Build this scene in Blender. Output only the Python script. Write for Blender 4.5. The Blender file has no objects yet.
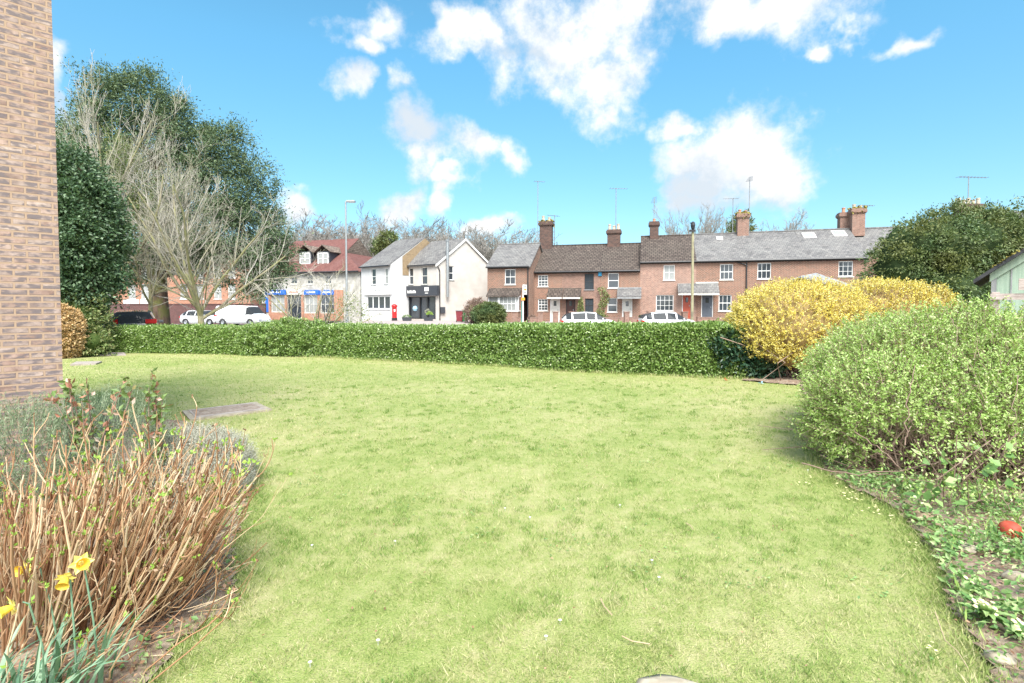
import bpy, math, random
import numpy as np
from mathutils import Vector
R = math.radians
PI = math.pi
rng = np.random.default_rng(7)
random.seed(7)
SC = bpy.context.scene
COL = SC.collection

# ------------------------------------------------------------------ camera
F_PX, HORIZ, PITCH, CAM_H = 520.0, 306.0, R(2.0), 1.9
PY0 = HORIZ + F_PX * math.tan(PITCH)
cam_d = bpy.data.cameras.new('camera')
cam_d.sensor_width = 36.0
cam_d.lens = F_PX / 1024 * 36
cam_d.shift_y = -(341.5 - PY0) / 1024
cam_d.clip_start = 0.05
cam_d.clip_end = 3000
cam = bpy.data.objects.new('camera', cam_d)
COL.objects.link(cam)
cam.location = (0, 0, CAM_H)
cam.rotation_euler = (PI / 2 - PITCH, 0, 0)
SC.camera = cam

# ------------------------------------------------------------------ world, sun, exposure
SUN_EL, SUN_AZ = R(54), R(172)          # azimuth clockwise from +Y: behind the camera
SC.view_settings.view_transform = 'Standard'
SC.view_settings.look = 'None'
SC.view_settings.exposure = 1.45
SC.view_settings.gamma = 1
SC.render.film_transparent = False
world = bpy.data.worlds.new('World')
SC.world = world
world.use_nodes = True
NT = world.node_tree
NT.nodes.clear()


def nd(nt, typ, **kw):
    n = nt.nodes.new(typ)
    for k, v in kw.items():
        if k.startswith('i_'):
            n.inputs[k[2:]].default_value = v
        else:
            setattr(n, k, v)
    return n


def mth(nt, op, a, b=None, c=None):
    n = nt.nodes.new('ShaderNodeMath')
    n.operation = op
    for i, v in enumerate((a, b, c)):
        if v is None:
            continue
        if isinstance(v, (int, float)):
            n.inputs[i].default_value = v
        else:
            nt.links.new(v, n.inputs[i])
    return n.outputs[0]


def build_world():
    nt = NT
    L = nt.links.new
    tc = nd(nt, 'ShaderNodeTexCoord')
    sky = nd(nt, 'ShaderNodeTexSky', sky_type='NISHITA', sun_disc=False)
    sky.sun_elevation = SUN_EL
    sky.sun_rotation = SUN_AZ
    sky.air_density = 1.0
    sky.dust_density = 0.3
    sky.ozone_density = 1.5
    tint = nd(nt, 'ShaderNodeMix', data_type='RGBA', blend_type='MULTIPLY')
    tint.inputs[0].default_value = 1
    te = nd(nt, 'ShaderNodeMapRange'); te.inputs[2].default_value = .42
    sep0 = nd(nt, 'ShaderNodeSeparateXYZ'); L(tc.outputs['Generated'], sep0.inputs[0]); L(sep0.outputs[2], te.inputs[0])
    tm = nd(nt, 'ShaderNodeMix', data_type='RGBA'); L(te.outputs[0], tm.inputs[0])
    tm.inputs[6].default_value = (.47, .53, .555, 1); tm.inputs[7].default_value = (.52, .93, .90, 1)
    L(tm.outputs[2], tint.inputs[7])
    L(sky.outputs[0], tint.inputs[6])
    sep = nd(nt, 'ShaderNodeSeparateXYZ')
    L(tc.outputs['Generated'], sep.inputs[0])
    wn = nd(nt, 'ShaderNodeTexNoise', noise_dimensions='3D')
    wn.inputs['Scale'].default_value = 9.0
    wn.inputs['Detail'].default_value = 5
    L(tc.outputs['Generated'], wn.inputs['Vector'])
    wc = nd(nt, 'ShaderNodeSeparateColor'); L(wn.outputs['Color'], wc.inputs[0])
    az = mth(nt, 'ADD', mth(nt, 'ARCTAN2', sep.outputs[0], sep.outputs[1]), mth(nt, 'MULTIPLY', mth(nt, 'SUBTRACT', wc.outputs[0], .5), .20))
    el = mth(nt, 'ADD', mth(nt, 'ARCSINE', sep.outputs[2]), mth(nt, 'MULTIPLY', mth(nt, 'SUBTRACT', wc.outputs[1], .5), .15))
    nz = nd(nt, 'ShaderNodeTexNoise', noise_dimensions='3D')
    nz.inputs['Scale'].default_value = 7.0
    nz.inputs['Detail'].default_value = 9
    nz.inputs['Roughness'].default_value = 0.62
    L(tc.outputs['Generated'], nz.inputs['Vector'])
    nz2 = nd(nt, 'ShaderNodeTexNoise', noise_dimensions='3D')
    nz2.inputs['Scale'].default_value = 22.0
    nz2.inputs['Detail'].default_value = 9
    nz2.inputs['Roughness'].default_value = 0.65
    L(tc.outputs['Generated'], nz2.inputs['Vector'])
    nz3 = nd(nt, 'ShaderNodeTexNoise', noise_dimensions='3D')
    nz3.inputs['Scale'].default_value = 5.0
    nz3.inputs['Detail'].default_value = 5
    mp3 = nd(nt, 'ShaderNodeMapping'); mp3.inputs['Location'].default_value = (3.1, 1.7, .4)
    L(tc.outputs['Generated'], mp3.inputs[0]); L(mp3.outputs[0], nz3.inputs['Vector'])
    # the clouds as they stand in the sky: azimuth and elevation, radii, density (all in the units of a 52 cm focal map)
    clouds = [(575, 45, 72, 62, 1), (600, 85, 40, 42, 1), (475, 42, 58, 20, .8), (645, 12, 50, 24, .9), (430, 0, 60, 10, .5),
              (365, 36, 26, 16, .75), (352, 72, 26, 22, .7), (405, 85, 26, 30, .25),
              (468, 150, 50, 24, .95), (512, 152, 22, 22, .9), (410, 128, 40, 42, .45), (385, 25, 60, 22, .3), (700, 200, 70, 26, .4), (425, 165, 30, 30, .7),
              (405, 215, 36, 20, 1), (455, 208, 18, 26, .7), (492, 232, 34, 14, .8), (448, 182, 22, 12, .7),
              (762, 22, 68, 34, 1), (830, 46, 18, 14, .6), (895, 44, 36, 14, .55),
              (735, 160, 66, 46, 1), (700, 185, 56, 34, .5), (668, 128, 22, 19, 1), (770, 180, 42, 30, .7),
              (55, 70, 26, 34, .9), (300, 212, 32, 17, .9), (960, -120, 150, 70, .8),
              (200, -160, 170, 60, .8), (1350, 120, 150, 60, .8), (-350, 100, 130, 60, .8), (500, -420, 300, 140, .8)]
    Fm = None
    warp = mth(nt, 'MULTIPLY', mth(nt, 'SUBTRACT', nz.outputs[0], 0.5), 1.0)
    for (px, py, rx, ry, dn) in clouds:
        u = (px - 512) / F_PX
        v = (HORIZ - py) / F_PX
        a0 = math.atan(u)
        e0 = math.atan(v * math.cos(a0))
        ra = rx / F_PX * math.cos(a0) ** 2
        re = ry / F_PX * math.cos(a0) * math.cos(e0) ** 2
        da = mth(nt, 'MULTIPLY', mth(nt, 'SUBTRACT', az, a0), 1 / ra)
        de = mth(nt, 'MULTIPLY', mth(nt, 'SUBTRACT', el, e0), 1 / re)
        q = mth(nt, 'ADD', mth(nt, 'MULTIPLY', da, da), mth(nt, 'MULTIPLY', de, de))
        q = mth(nt, 'SUBTRACT', 1.0, mth(nt, 'SQRT', q))
        q = mth(nt, 'ADD', mth(nt, 'MULTIPLY', q, 1.0), (dn - 1) * 0.55)
        Fm = q if Fm is None else mth(nt, 'SMOOTH_MAX', Fm, q, 0.12)
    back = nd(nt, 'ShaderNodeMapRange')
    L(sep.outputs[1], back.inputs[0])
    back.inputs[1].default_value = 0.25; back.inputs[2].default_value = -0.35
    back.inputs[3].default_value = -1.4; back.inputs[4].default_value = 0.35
    Fm = mth(nt, 'MAXIMUM', Fm, back.outputs[0])       # unseen bank of broken cloud added behind the camera for soft fill
    f = mth(nt, 'ADD', Fm, mth(nt, 'MULTIPLY', mth(nt, 'SUBTRACT', nz.outputs[0], 0.5), 2.3))
    f = mth(nt, 'ADD', f, mth(nt, 'MULTIPLY', mth(nt, 'SUBTRACT', nz2.outputs[0], 0.5), 0.95))
    mr = nd(nt, 'ShaderNodeMapRange', interpolation_type='SMOOTHSTEP')
    L(f, mr.inputs[0])
    mr.inputs[1].default_value = -0.30
    mr.inputs[2].default_value = 0.62
    # body shade: thick parts stay white, low noise makes soft grey undersides
    shade = nd(nt, 'ShaderNodeMapRange')
    L(mth(nt, 'ADD', mth(nt, 'MULTIPLY', nz2.outputs[0], .55), mth(nt, 'MULTIPLY', nz3.outputs[0], .45)), shade.inputs[0])
    shade.inputs[1].default_value = 0.36
    shade.inputs[2].default_value = 0.56
    grey = None       # undersides turned from the light
    for (px, py, rx, ry) in ((695, 190, 62, 44), (745, 205, 60, 22), (410, 125, 45, 45), (350, 60, 34, 30), (520, 60, 50, 14), (440, 15, 60, 20), (60, 95, 30, 30)):
        u = (px - 512) / F_PX; v = (HORIZ - py) / F_PX
        a0 = math.atan(u); e0 = math.atan(v * math.cos(a0))
        da = mth(nt, 'MULTIPLY', mth(nt, 'SUBTRACT', az, a0), 1 / (rx / F_PX * math.cos(a0) ** 2))
        de = mth(nt, 'MULTIPLY', mth(nt, 'SUBTRACT', el, e0), 1 / (ry / F_PX * math.cos(a0) * math.cos(e0) ** 2))
        q = mth(nt, 'SUBTRACT', 1.0, mth(nt, 'SQRT', mth(nt, 'ADD', mth(nt, 'MULTIPLY', da, da), mth(nt, 'MULTIPLY', de, de))))
        q = mth(nt, 'MAXIMUM', q, 0.0)
        grey = q if grey is None else mth(nt, 'MAXIMUM', grey, q)
    ccol = nd(nt, 'ShaderNodeMix', data_type='RGBA')
    L(mth(nt, 'MAXIMUM', mth(nt, 'SUBTRACT', shade.outputs[0], mth(nt, 'MULTIPLY', mth(nt, 'MULTIPLY', grey, nz2.outputs[0]), 1.9)), 0.0), ccol.inputs[0])
    ccol.clamp_factor = False
    ccol.inputs[6].default_value = (2.55, 2.85, 3.15, 1)
    ccol.inputs[7].default_value = (4.0, 3.98, 3.95, 1)
    # the added cloud behind the camera is brightened to strengthen its fill light
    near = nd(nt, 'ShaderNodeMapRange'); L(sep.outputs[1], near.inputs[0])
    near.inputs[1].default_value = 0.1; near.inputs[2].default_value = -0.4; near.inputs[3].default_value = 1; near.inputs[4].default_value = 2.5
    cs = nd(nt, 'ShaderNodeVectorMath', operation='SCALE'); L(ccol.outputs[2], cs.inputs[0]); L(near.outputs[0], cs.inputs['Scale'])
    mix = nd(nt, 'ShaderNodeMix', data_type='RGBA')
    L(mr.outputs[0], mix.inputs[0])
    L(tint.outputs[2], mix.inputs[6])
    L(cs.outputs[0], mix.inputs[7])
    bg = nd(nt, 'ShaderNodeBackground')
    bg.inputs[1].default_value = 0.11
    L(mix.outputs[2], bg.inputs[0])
    out = nd(nt, 'ShaderNodeOutputWorld')
    L(bg.outputs[0], out.inputs[0])


build_world()
sun_d = bpy.data.lights.new('sun', 'SUN')
sun_d.energy = 2.9
sun_d.angle = R(30)
sun_d.color = (1.0, 0.965, 0.91)
sun = bpy.data.objects.new('sun', sun_d)
COL.objects.link(sun)
sdir = Vector((math.sin(SUN_AZ) * math.cos(SUN_EL), math.cos(SUN_AZ) * math.cos(SUN_EL), math.sin(SUN_EL)))
sun.rotation_euler = sdir.to_track_quat('Z', 'Y').to_euler()
sun.location = (10, -10, 30)
world.cycles.sampling_method = 'MANUAL'
world.cycles.sample_map_resolution = 512


# ------------------------------------------------------------------ measured points
def ray(px, py):
    u = (px - 512) / F_PX
    v = (PY0 - py) / F_PX
    return np.array([u, math.cos(PITCH) + v * math.sin(PITCH), -math.sin(PITCH) + v * math.cos(PITCH)])


def at(px, py, Y):
    d = ray(px, py)
    t = Y / d[1]
    return np.array([d[0] * t, Y, CAM_H + d[2] * t])


def G(px, py, z=0.0):
    d = ray(px, py)
    t = (z - CAM_H) / d[2]
    return np.array([d[0] * t, d[1] * t, z])


def sst(a, b, x):
    t = np.clip((np.asarray(x, float) - a) / (b - a), 0, 1)
    return t * t * (3 - 2 * t)


def ground_z(x, y):
    return 0.5 * sst(39, 44, y) * sst(-20, -14, x)


# ------------------------------------------------------------------ meshes
WL = {}


class Acc:
    def __init__(s):
        s.V = []; s.Q = []; s.T = []; s.n = 0; s.UV = []

    def add(s, V, F):
        V = np.asarray(V, float).reshape(-1, 3)
        F = np.asarray(F, int)
        if len(V) == 0 or len(F) == 0:
            return s
        (s.Q if F.shape[1] == 4 else s.T).append(F + s.n)
        s.V.append(V)
        s.n += len(V)
        return s

    def arrays(s):
        V = np.concatenate(s.V) if s.V else np.zeros((0, 3))
        Q = np.concatenate(s.Q) if s.Q else np.zeros((0, 4), int)
        T = np.concatenate(s.T) if s.T else np.zeros((0, 3), int)
        return V, Q, T

    def box(s, x0, x1, y0, y1, z0, z1, fr=None):
        P = np.array([[x, y, z] for z in (z0, z1) for y in (y0, y1) for x in (x0, x1)], float)
        if fr is not None:
            P = fr.w(P)
        F = [[0, 2, 3, 1], [4, 5, 7, 6], [0, 1, 5, 4], [2, 6, 7, 3], [0, 4, 6, 2], [1, 3, 7, 5]]
        return s.add(P, F)

    def prism(s, prof, a, b, fr, axis=0):
        """profile of (d, z) points swept along the frame's first axis from a to b"""
        n = len(prof)
        A = np.array([[a, p[0], p[1]] for p in prof]); B = np.array([[b, p[0], p[1]] for p in prof])
        P = np.concatenate([A, B])
        if fr is not None:
            P = fr.w(P)
        s.add(P, [[i, (i + 1) % n, n + (i + 1) % n, n + i] for i in range(n)])
        c0, c1 = P[:n].mean(0), P[n:].mean(0)
        s.add(np.vstack([P[:n], c0]), [[(i + 1) % n, i, n] for i in range(n)])
        s.add(np.vstack([P[n:], c1]), [[i, (i + 1) % n, n] for i in range(n)])
        return s

    def tube(s, pts, rad, sides=6, cap=True):
        pts = np.asarray(pts, float)
        k = len(pts)
        rad = np.broadcast_to(np.asarray(rad, float), (k,))
        t = np.gradient(pts, axis=0)
        t /= np.linalg.norm(t, axis=1)[:, None] + 1e-12
        ref = np.array([0, 0, 1.0]) if abs(t[:, 2]).mean() < 0.9 else np.array([1.0, 0, 0])
        a = np.cross(t, ref); a /= np.linalg.norm(a, axis=1)[:, None] + 1e-12
        b = np.cross(t, a)
        th = np.arange(sides) * 2 * PI / sides
        V = pts[:, None] + rad[:, None, None] * (np.cos(th)[None, :, None] * a[:, None] + np.sin(th)[None, :, None] * b[:, None])
        V = V.reshape(-1, 3)
        F = [[i * sides + j, i * sides + (j + 1) % sides, (i + 1) * sides + (j + 1) % sides, (i + 1) * sides + j]
             for i in range(k - 1) for j in range(sides)]
        s.add(V, F)
        if cap:
            s.add(np.vstack([V[:sides], pts[0]]), [[(j + 1) % sides, j, sides] for j in range(sides)])
            s.add(np.vstack([V[-sides:], pts[-1]]), [[j, (j + 1) % sides, sides] for j in range(sides)])
        return s

    def lathe(s, prof, c, sides=14):
        """profile of (r, z) turned round the vertical axis at c"""
        c = np.asarray(c, float)
        th = np.arange(sides) * 2 * PI / sides
        V = np.array([[c[0] + r * math.cos(t), c[1] + r * math.sin(t), c[2] + z] for r, z in prof for t in th])
        F = [[i * sides + j, i * sides + (j + 1) % sides, (i + 1) * sides + (j + 1) % sides, (i + 1) * sides + j]
             for i in range(len(prof) - 1) for j in range(sides)]
        return s.add(V, F)


class Frame:
    """a wall's own axes: s along it, d out of it, z up"""
    def __init__(f, P0, P1):
        f.o = np.array([P0[0], P0[1], 0.0])
        e = np.array([P1[0] - P0[0], P1[1] - P0[1], 0.0])
        f.len = float(np.linalg.norm(e))
        f.u = e / f.len
        f.n = np.array([f.u[1], -f.u[0], 0.0])      # right hand side of the way along

    def w(f, P):
        P = np.asarray(P, float)
        return f.o + P[..., 0:1] * f.u + P[..., 1:2] * f.n + P[..., 2:3] * np.array([0, 0, 1.0])

    def sz(f, px, py, d=0.0):
        """where the wall shows at a measured point"""
        r = ray(px, py)
        o = f.o + f.n * d
        C = np.array([0, 0, CAM_H])
        t = np.dot(o - C, f.n) / np.dot(r, f.n)
        p = C + r * t
        return float(np.dot(p - f.o, f.u)), float(p[2])


def pmesh(name, acc, uv=None):
    V, Q, T = acc.arrays() if isinstance(acc, Acc) else acc
    me = bpy.data.meshes.new(name)
    nq, nt_ = len(Q), len(T)
    me.vertices.add(len(V))
    me.loops.add(nq * 4 + nt_ * 3)
    me.polygons.add(nq + nt_)
    me.vertices.foreach_set('co', V.astype(np.float32).ravel())
    me.loops.foreach_set('vertex_index', np.concatenate([Q.ravel(), T.ravel()]).astype(np.int32))
    ls = np.concatenate([np.arange(nq) * 4, nq * 4 + np.arange(nt_) * 3]).astype(np.int32)
    me.polygons.foreach_set('loop_start', ls)
    me.update(calc_edges=True)
    return me


def obj(name, acc, mat, parent=None, smooth=False, label=None, bevel=0):
    V, Q, T = acc.arrays() if isinstance(acc, Acc) else acc
    loc = np.zeros(3)
    if parent is not None:
        loc = WL[parent.name]
    me = pmesh(name, (V - loc, Q, T))
    me.materials.append(mat)
    me.polygons.foreach_set('use_smooth', np.full(len(me.polygons), bool(smooth)))
    o = bpy.data.objects.new(name, me)
    COL.objects.link(o)
    if parent is not None:
        o.parent = parent
    WL[o.name] = loc
    if label:
        o['label'] = label
    if bevel:
        b = o.modifiers.new('bevel', 'BEVEL')
        b.width = bevel; b.segments = 2; b.limit_method = 'ANGLE'
    return o


def tag(o, label, cat, group=None):
    o['label'] = label
    o['category'] = cat
    if group:
        o['group'] = group
    return o


def thing(name, label, cat, loc, group=None):
    o = bpy.data.objects.new(name, None)
    COL.objects.link(o)
    o.location = loc
    o.empty_display_size = 0.2
    WL[o.name] = np.array(loc, float)
    return tag(o, label, cat, group)


def struct(name, acc, mat, smooth=False):
    o = obj(name, acc, mat, smooth=smooth)
    o['kind'] = 'structure'
    return o


def dup(root, dloc, rz, sc, label):
    """a copy of a thing with copies of its parts"""
    r = root.copy(); COL.objects.link(r)
    r.location = dloc; r.rotation_euler = (0, 0, rz); r.scale = sc
    r['label'] = label
    for ch in [c for c in COL.objects if c.parent == root]:
        c = ch.copy(); COL.objects.link(c); c.parent = r
    return r


# ------------------------------------------------------------------ many small things at once
def unit(a):
    return a / (np.linalg.norm(a, axis=-1, keepdims=True) + 1e-12)


def leaf_quads(C, D, N, L, W, fold=0.25, base=0.0):
    """two-triangle leaves: base, left, tip, right; D long axis, N face normal"""
    n = len(C)
    D = unit(D); S = unit(np.cross(D, N)); Nn = np.cross(S, D)
    L = np.broadcast_to(L, (n,))[:, None]; W = np.broadcast_to(W, (n,))[:, None]
    b = C - D * L * base
    t = b + D * L
    m = b + D * L * 0.45 + Nn * W * fold * 0.5
    l = m - S * W * 0.5; r = m + S * W * 0.5
    V = np.stack([b, l, t, r], 1).reshape(-1, 3)
    i = np.arange(n)[:, None] * 4
    T = np.concatenate([np.hstack([i, i + 1, i + 2]), np.hstack([i, i + 2, i + 3])])
    return V, T


def seg_tubes(P0, P1, r0, r1, sides=4):
    P0 = np.asarray(P0, float); P1 = np.asarray(P1, float)
    n = len(P0)
    t = unit(P1 - P0)
    ref = np.where(np.abs(t[:, 2:3]) < 0.9, np.array([[0, 0, 1.0]]), np.array([[1.0, 0, 0]]))
    a = unit(np.cross(t, ref)); b = np.cross(t, a)
    th = np.arange(sides) * 2 * PI / sides
    ring = np.cos(th)[None, :, None] * a[:, None] + np.sin(th)[None, :, None] * b[:, None]
    A = P0[:, None] + ring * np.broadcast_to(r0, (n,))[:, None, None]
    B = P1[:, None] + ring * np.broadcast_to(r1, (n,))[:, None, None]
    V = np.concatenate([A, B], 1).reshape(-1, 3)
    base = np.arange(n)[:, None] * (2 * sides)
    Q = np.concatenate([np.hstack([base + j, base + (j + 1) % sides, base + sides + (j + 1) % sides, base + sides + j]) for j in range(sides)])
    return V, Q


def rand_dir(n):
    return unit(rng.normal(size=(n, 3)))


def vnoise(p, f=1.0, seed=0):
    """cheap smooth noise in -1..1 from a few crossed sines"""
    p = np.asarray(p, float) * f
    r = np.random.default_rng(100 + seed)
    out = 0
    for k in range(5):
        w = r.normal(size=p.shape[-1]) * (0.8 + 0.5 * k)
        out = out + np.sin(p @ w * 2.2 + r.uniform(0, 6.28)) / (1 + 0.4 * k)
    return out / 2.4


def inside_poly(P, poly):
    x, y = P[:, 0], P[:, 1]
    c = np.zeros(len(P), bool)
    n = len(poly)
    for i in range(n):
        x0, y0 = poly[i][0], poly[i][1]; x1, y1 = poly[(i + 1) % n][0], poly[(i + 1) % n][1]
        if y0 == y1:
            continue
        k = (y0 > y) != (y1 > y)
        c ^= k & (x < (x1 - x0) * (y - y0) / (y1 - y0) + x0)
    return c


def poly_dist(P, poly):
    d = np.full(len(P), 1e9)
    n = len(poly)
    for i in range(n):
        a = np.array(poly[i][:2], float); b = np.array(poly[(i + 1) % n][:2], float)
        e = b - a
        t = np.clip(((P[:, :2] - a) @ e) / (e @ e + 1e-9), 0, 1)
        d = np.minimum(d, np.linalg.norm(P[:, :2] - a - t[:, None] * e, axis=1))
    return d
# ------------------------------------------------------------------ materials
def new_mat(name):
    m = bpy.data.materials.new(name)
    m.use_nodes = True
    nt = m.node_tree
    return m, nt, nt.nodes['Principled BSDF']


def c4(c):
    return (c[0], c[1], c[2], 1)


def ramp(nt, fac, stops):
    r = nd(nt, 'ShaderNodeValToRGB')
    nt.links.new(fac, r.inputs[0])
    e = r.color_ramp.elements
    while len(e) < len(stops):
        e.new(0.5)
    for i, (p, c) in enumerate(stops):
        e[i].position = p
        e[i].color = c4(c)
    return r.outputs[0]


def noise(nt, scale, detail=4, rough=0.55, coord='Object', stretch=None, dist=0):
    tc = nd(nt, 'ShaderNodeTexCoord')
    src = tc.outputs[coord]
    if stretch:
        mp = nd(nt, 'ShaderNodeMapping')
        mp.inputs['Scale'].default_value = stretch
        nt.links.new(src, mp.inputs[0]); src = mp.outputs[0]
    n = nd(nt, 'ShaderNodeTexNoise')
    n.inputs['Scale'].default_value = scale
    n.inputs['Detail'].default_value = detail
    n.inputs['Roughness'].default_value = rough
    n.inputs['Distortion'].default_value = dist
    nt.links.new(src, n.inputs['Vector'])
    return n.outputs[0]


def bump(nt, bs, h, strength=0.3, dist=0.02):
    b = nd(nt, 'ShaderNodeBump')
    b.inputs['Strength'].default_value = strength
    b.inputs['Distance'].default_value = dist
    nt.links.new(h, b.inputs['Height'])
    nt.links.new(b.outputs[0], bs.inputs['Normal'])


def mixc(nt, fac, a, b, mode='MIX'):
    m = nd(nt, 'ShaderNodeMix', data_type='RGBA', blend_type=mode)
    for i, v in ((0, fac), (6, a), (7, b)):
        if isinstance(v, (int, float)):
            m.inputs[i].default_value = v
        elif isinstance(v, tuple):
            m.inputs[i].default_value = c4(v)
        else:
            nt.links.new(v, m.inputs[i])
    return m.outputs[2]


def mat_noise(name, c0, c1, scale=6, rough=0.8, bmp=0.2, bd=0.01, stretch=None, detail=5, spec=0.3, c2=None, s2=0.7):
    m, nt, bs = new_mat(name)
    f = noise(nt, scale, detail, stretch=stretch)
    stops = [(0.35, c0), (0.65, c1)]
    col = ramp(nt, f, stops)
    if c2:
        g = noise(nt, scale * 0.23, 3)
        mr = ramp(nt, g, [(s2 - 0.12, (0, 0, 0)), (s2, (1, 1, 1))])
        col = mixc(nt, mr, col, c2)
    nt.links.new(col, bs.inputs['Base Color'])
    bs.inputs['Roughness'].default_value = rough
    bs.inputs['Specular IOR Level'].default_value = spec
    if bmp:
        bump(nt, bs, f, bmp, bd)
    return m


def mat_plain(name, c, rough=0.5, metal=0, spec=0.5, coat=0, emit=None):
    m, nt, bs = new_mat(name)
    f = noise(nt, 9, 3)
    lo = tuple(v * 0.88 for v in c); hi = tuple(min(1, v * 1.08) for v in c)
    nt.links.new(ramp(nt, f, [(0.3, lo), (0.7, hi)]), bs.inputs['Base Color'])
    bs.inputs['Roughness'].default_value = rough
    bs.inputs['Metallic'].default_value = metal
    bs.inputs['Specular IOR Level'].default_value = spec
    if coat:
        bs.inputs['Coat Weight'].default_value = coat
    return m


def mat_leaf(name, stops, rough=0.5, trans=0.3, spec=0.4, patch=None, pscale=0.6):
    """leaf colour runs over the stops at random per leaf; light passes part way through"""
    m, nt, bs = new_mat(name)
    geo = nd(nt, 'ShaderNodeNewGeometry')
    col = ramp(nt, geo.outputs['Random Per Island'], stops)
    if patch:
        pf = noise(nt, pscale, 3)
        pm = ramp(nt, pf, [(0.42, (0, 0, 0)), (0.6, (1, 1, 1))])
        col = mixc(nt, mth(nt, 'MULTIPLY', pm, 0.65), col, patch)
    nt.links.new(col, bs.inputs['Base Color'])
    bs.inputs['Roughness'].default_value = rough
    bs.inputs['Specular IOR Level'].default_value = spec
    tr = nd(nt, 'ShaderNodeBsdfTranslucent')
    nt.links.new(mixc(nt, 1.0, col, (1.0, 1.0, 0.55), 'MULTIPLY'), tr.inputs[0])
    ms = nd(nt, 'ShaderNodeMixShader')
    ms.inputs[0].default_value = trans
    nt.links.new(bs.outputs[0], ms.inputs[1])
    nt.links.new(tr.outputs[0], ms.inputs[2])
    nt.links.new(ms.outputs[0], nt.nodes['Material Output'].inputs[0])
    return m


def face_map(nt):
    """metres along and up a wall, from the object's own axes and the face direction"""
    tc = nd(nt, 'ShaderNodeTexCoord')
    geo = nd(nt, 'ShaderNodeNewGeometry')
    sp = nd(nt, 'ShaderNodeSeparateXYZ'); nt.links.new(tc.outputs['Object'], sp.inputs[0])
    sn = nd(nt, 'ShaderNodeSeparateXYZ'); nt.links.new(geo.outputs['True Normal'], sn.inputs[0])
    # tangent across the face, level: (-ny, nx)/|n_xy|
    ln = mth(nt, 'SQRT', mth(nt, 'ADD', mth(nt, 'ADD', mth(nt, 'MULTIPLY', sn.outputs[0], sn.outputs[0]), mth(nt, 'MULTIPLY', sn.outputs[1], sn.outputs[1])), 1e-6))
    s = mth(nt, 'DIVIDE', mth(nt, 'SUBTRACT', mth(nt, 'MULTIPLY', sp.outputs[1], sn.outputs[0]), mth(nt, 'MULTIPLY', sp.outputs[0], sn.outputs[1])), ln)
    # distance up the face (slopes count their own length)
    up = mth(nt, 'DIVIDE', sp.outputs[2], mth(nt, 'MAXIMUM', ln, 0.3))
    cb = nd(nt, 'ShaderNodeCombineXYZ')
    nt.links.new(s, cb.inputs[0]); nt.links.new(up, cb.inputs[1])
    return cb.outputs[0]


def mat_brick(name, cols, mortar, bw=0.225, bh=0.075, ms=0.012, rough=0.85, offs=0.5, bmp=0.5, grime=None, dark=None):
    m, nt, bs = new_mat(name)
    v = face_map(nt)
    br = nd(nt, 'ShaderNodeTexBrick')
    br.offset = offs
    br.inputs['Scale'].default_value = 1.0
    br.inputs['Mortar Size'].default_value = ms
    br.inputs['Mortar Smooth'].default_value = 0.15
    br.inputs['Bias'].default_value = 0
    br.inputs['Brick Width'].default_value = bw
    br.inputs['Row Height'].default_value = bh
    br.inputs['Color1'].default_value = (0, 0, 0, 1)
    br.inputs['Color2'].default_value = (1, 1, 1, 1)
    br.inputs['Mortar'].default_value = (0.5, 0.5, 0.5, 1)
    nt.links.new(v, br.inputs['Vector'])
    n = len(cols)
    bc = ramp(nt, br.outputs['Color'], [(i / max(1, n - 1), c) for i, c in enumerate(cols)])
    f = noise(nt, 14, 5)
    bc = mixc(nt, 0.35, bc, ramp(nt, f, [(0.3, tuple(c * .55 for c in cols[0])), (0.7, tuple(min(1, c * 1.35) for c in cols[-1]))]))
    f5 = noise(nt, 3.2, 5, .7)
    bc = mixc(nt, .8, bc, ramp(nt, f5, [(.3, (.55, .52, .5)), (.7, (1.35, 1.3, 1.25))]), 'MULTIPLY')
    if dark:   # fired marks within the bricks
        vm = nd(nt, 'ShaderNodeTexNoise'); vm.inputs['Scale'].default_value = 5.5; vm.inputs['Detail'].default_value = 2
        mp = nd(nt, 'ShaderNodeMapping'); mp.inputs['Scale'].default_value = (1.7, 3.6, 1)
        nt.links.new(v, mp.inputs[0]); nt.links.new(mp.outputs[0], vm.inputs['Vector'])
        bc = mixc(nt, ramp(nt, vm.outputs[0], [(0.46, (0, 0, 0)), (0.58, (.85, .85, .85))]), bc, dark)
    if grime:
        g = noise(nt, 0.7, 4)
        bc = mixc(nt, ramp(nt, g, [(0.45, (0, 0, 0)), (0.75, (.6, .6, .6))]), bc, grime)
    col = mixc(nt, br.outputs['Fac'], bc, mortar)
    nt.links.new(col, bs.inputs['Base Color'])
    bs.inputs['Roughness'].default_value = rough
    bs.inputs['Specular IOR Level'].default_value = 0.2
    h = mth(nt, 'ADD', mth(nt, 'MULTIPLY', br.outputs['Fac'], -1.0), mth(nt, 'MULTIPLY', f, 0.35))
    bump(nt, bs, h, bmp, 0.012)
    return m


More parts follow.
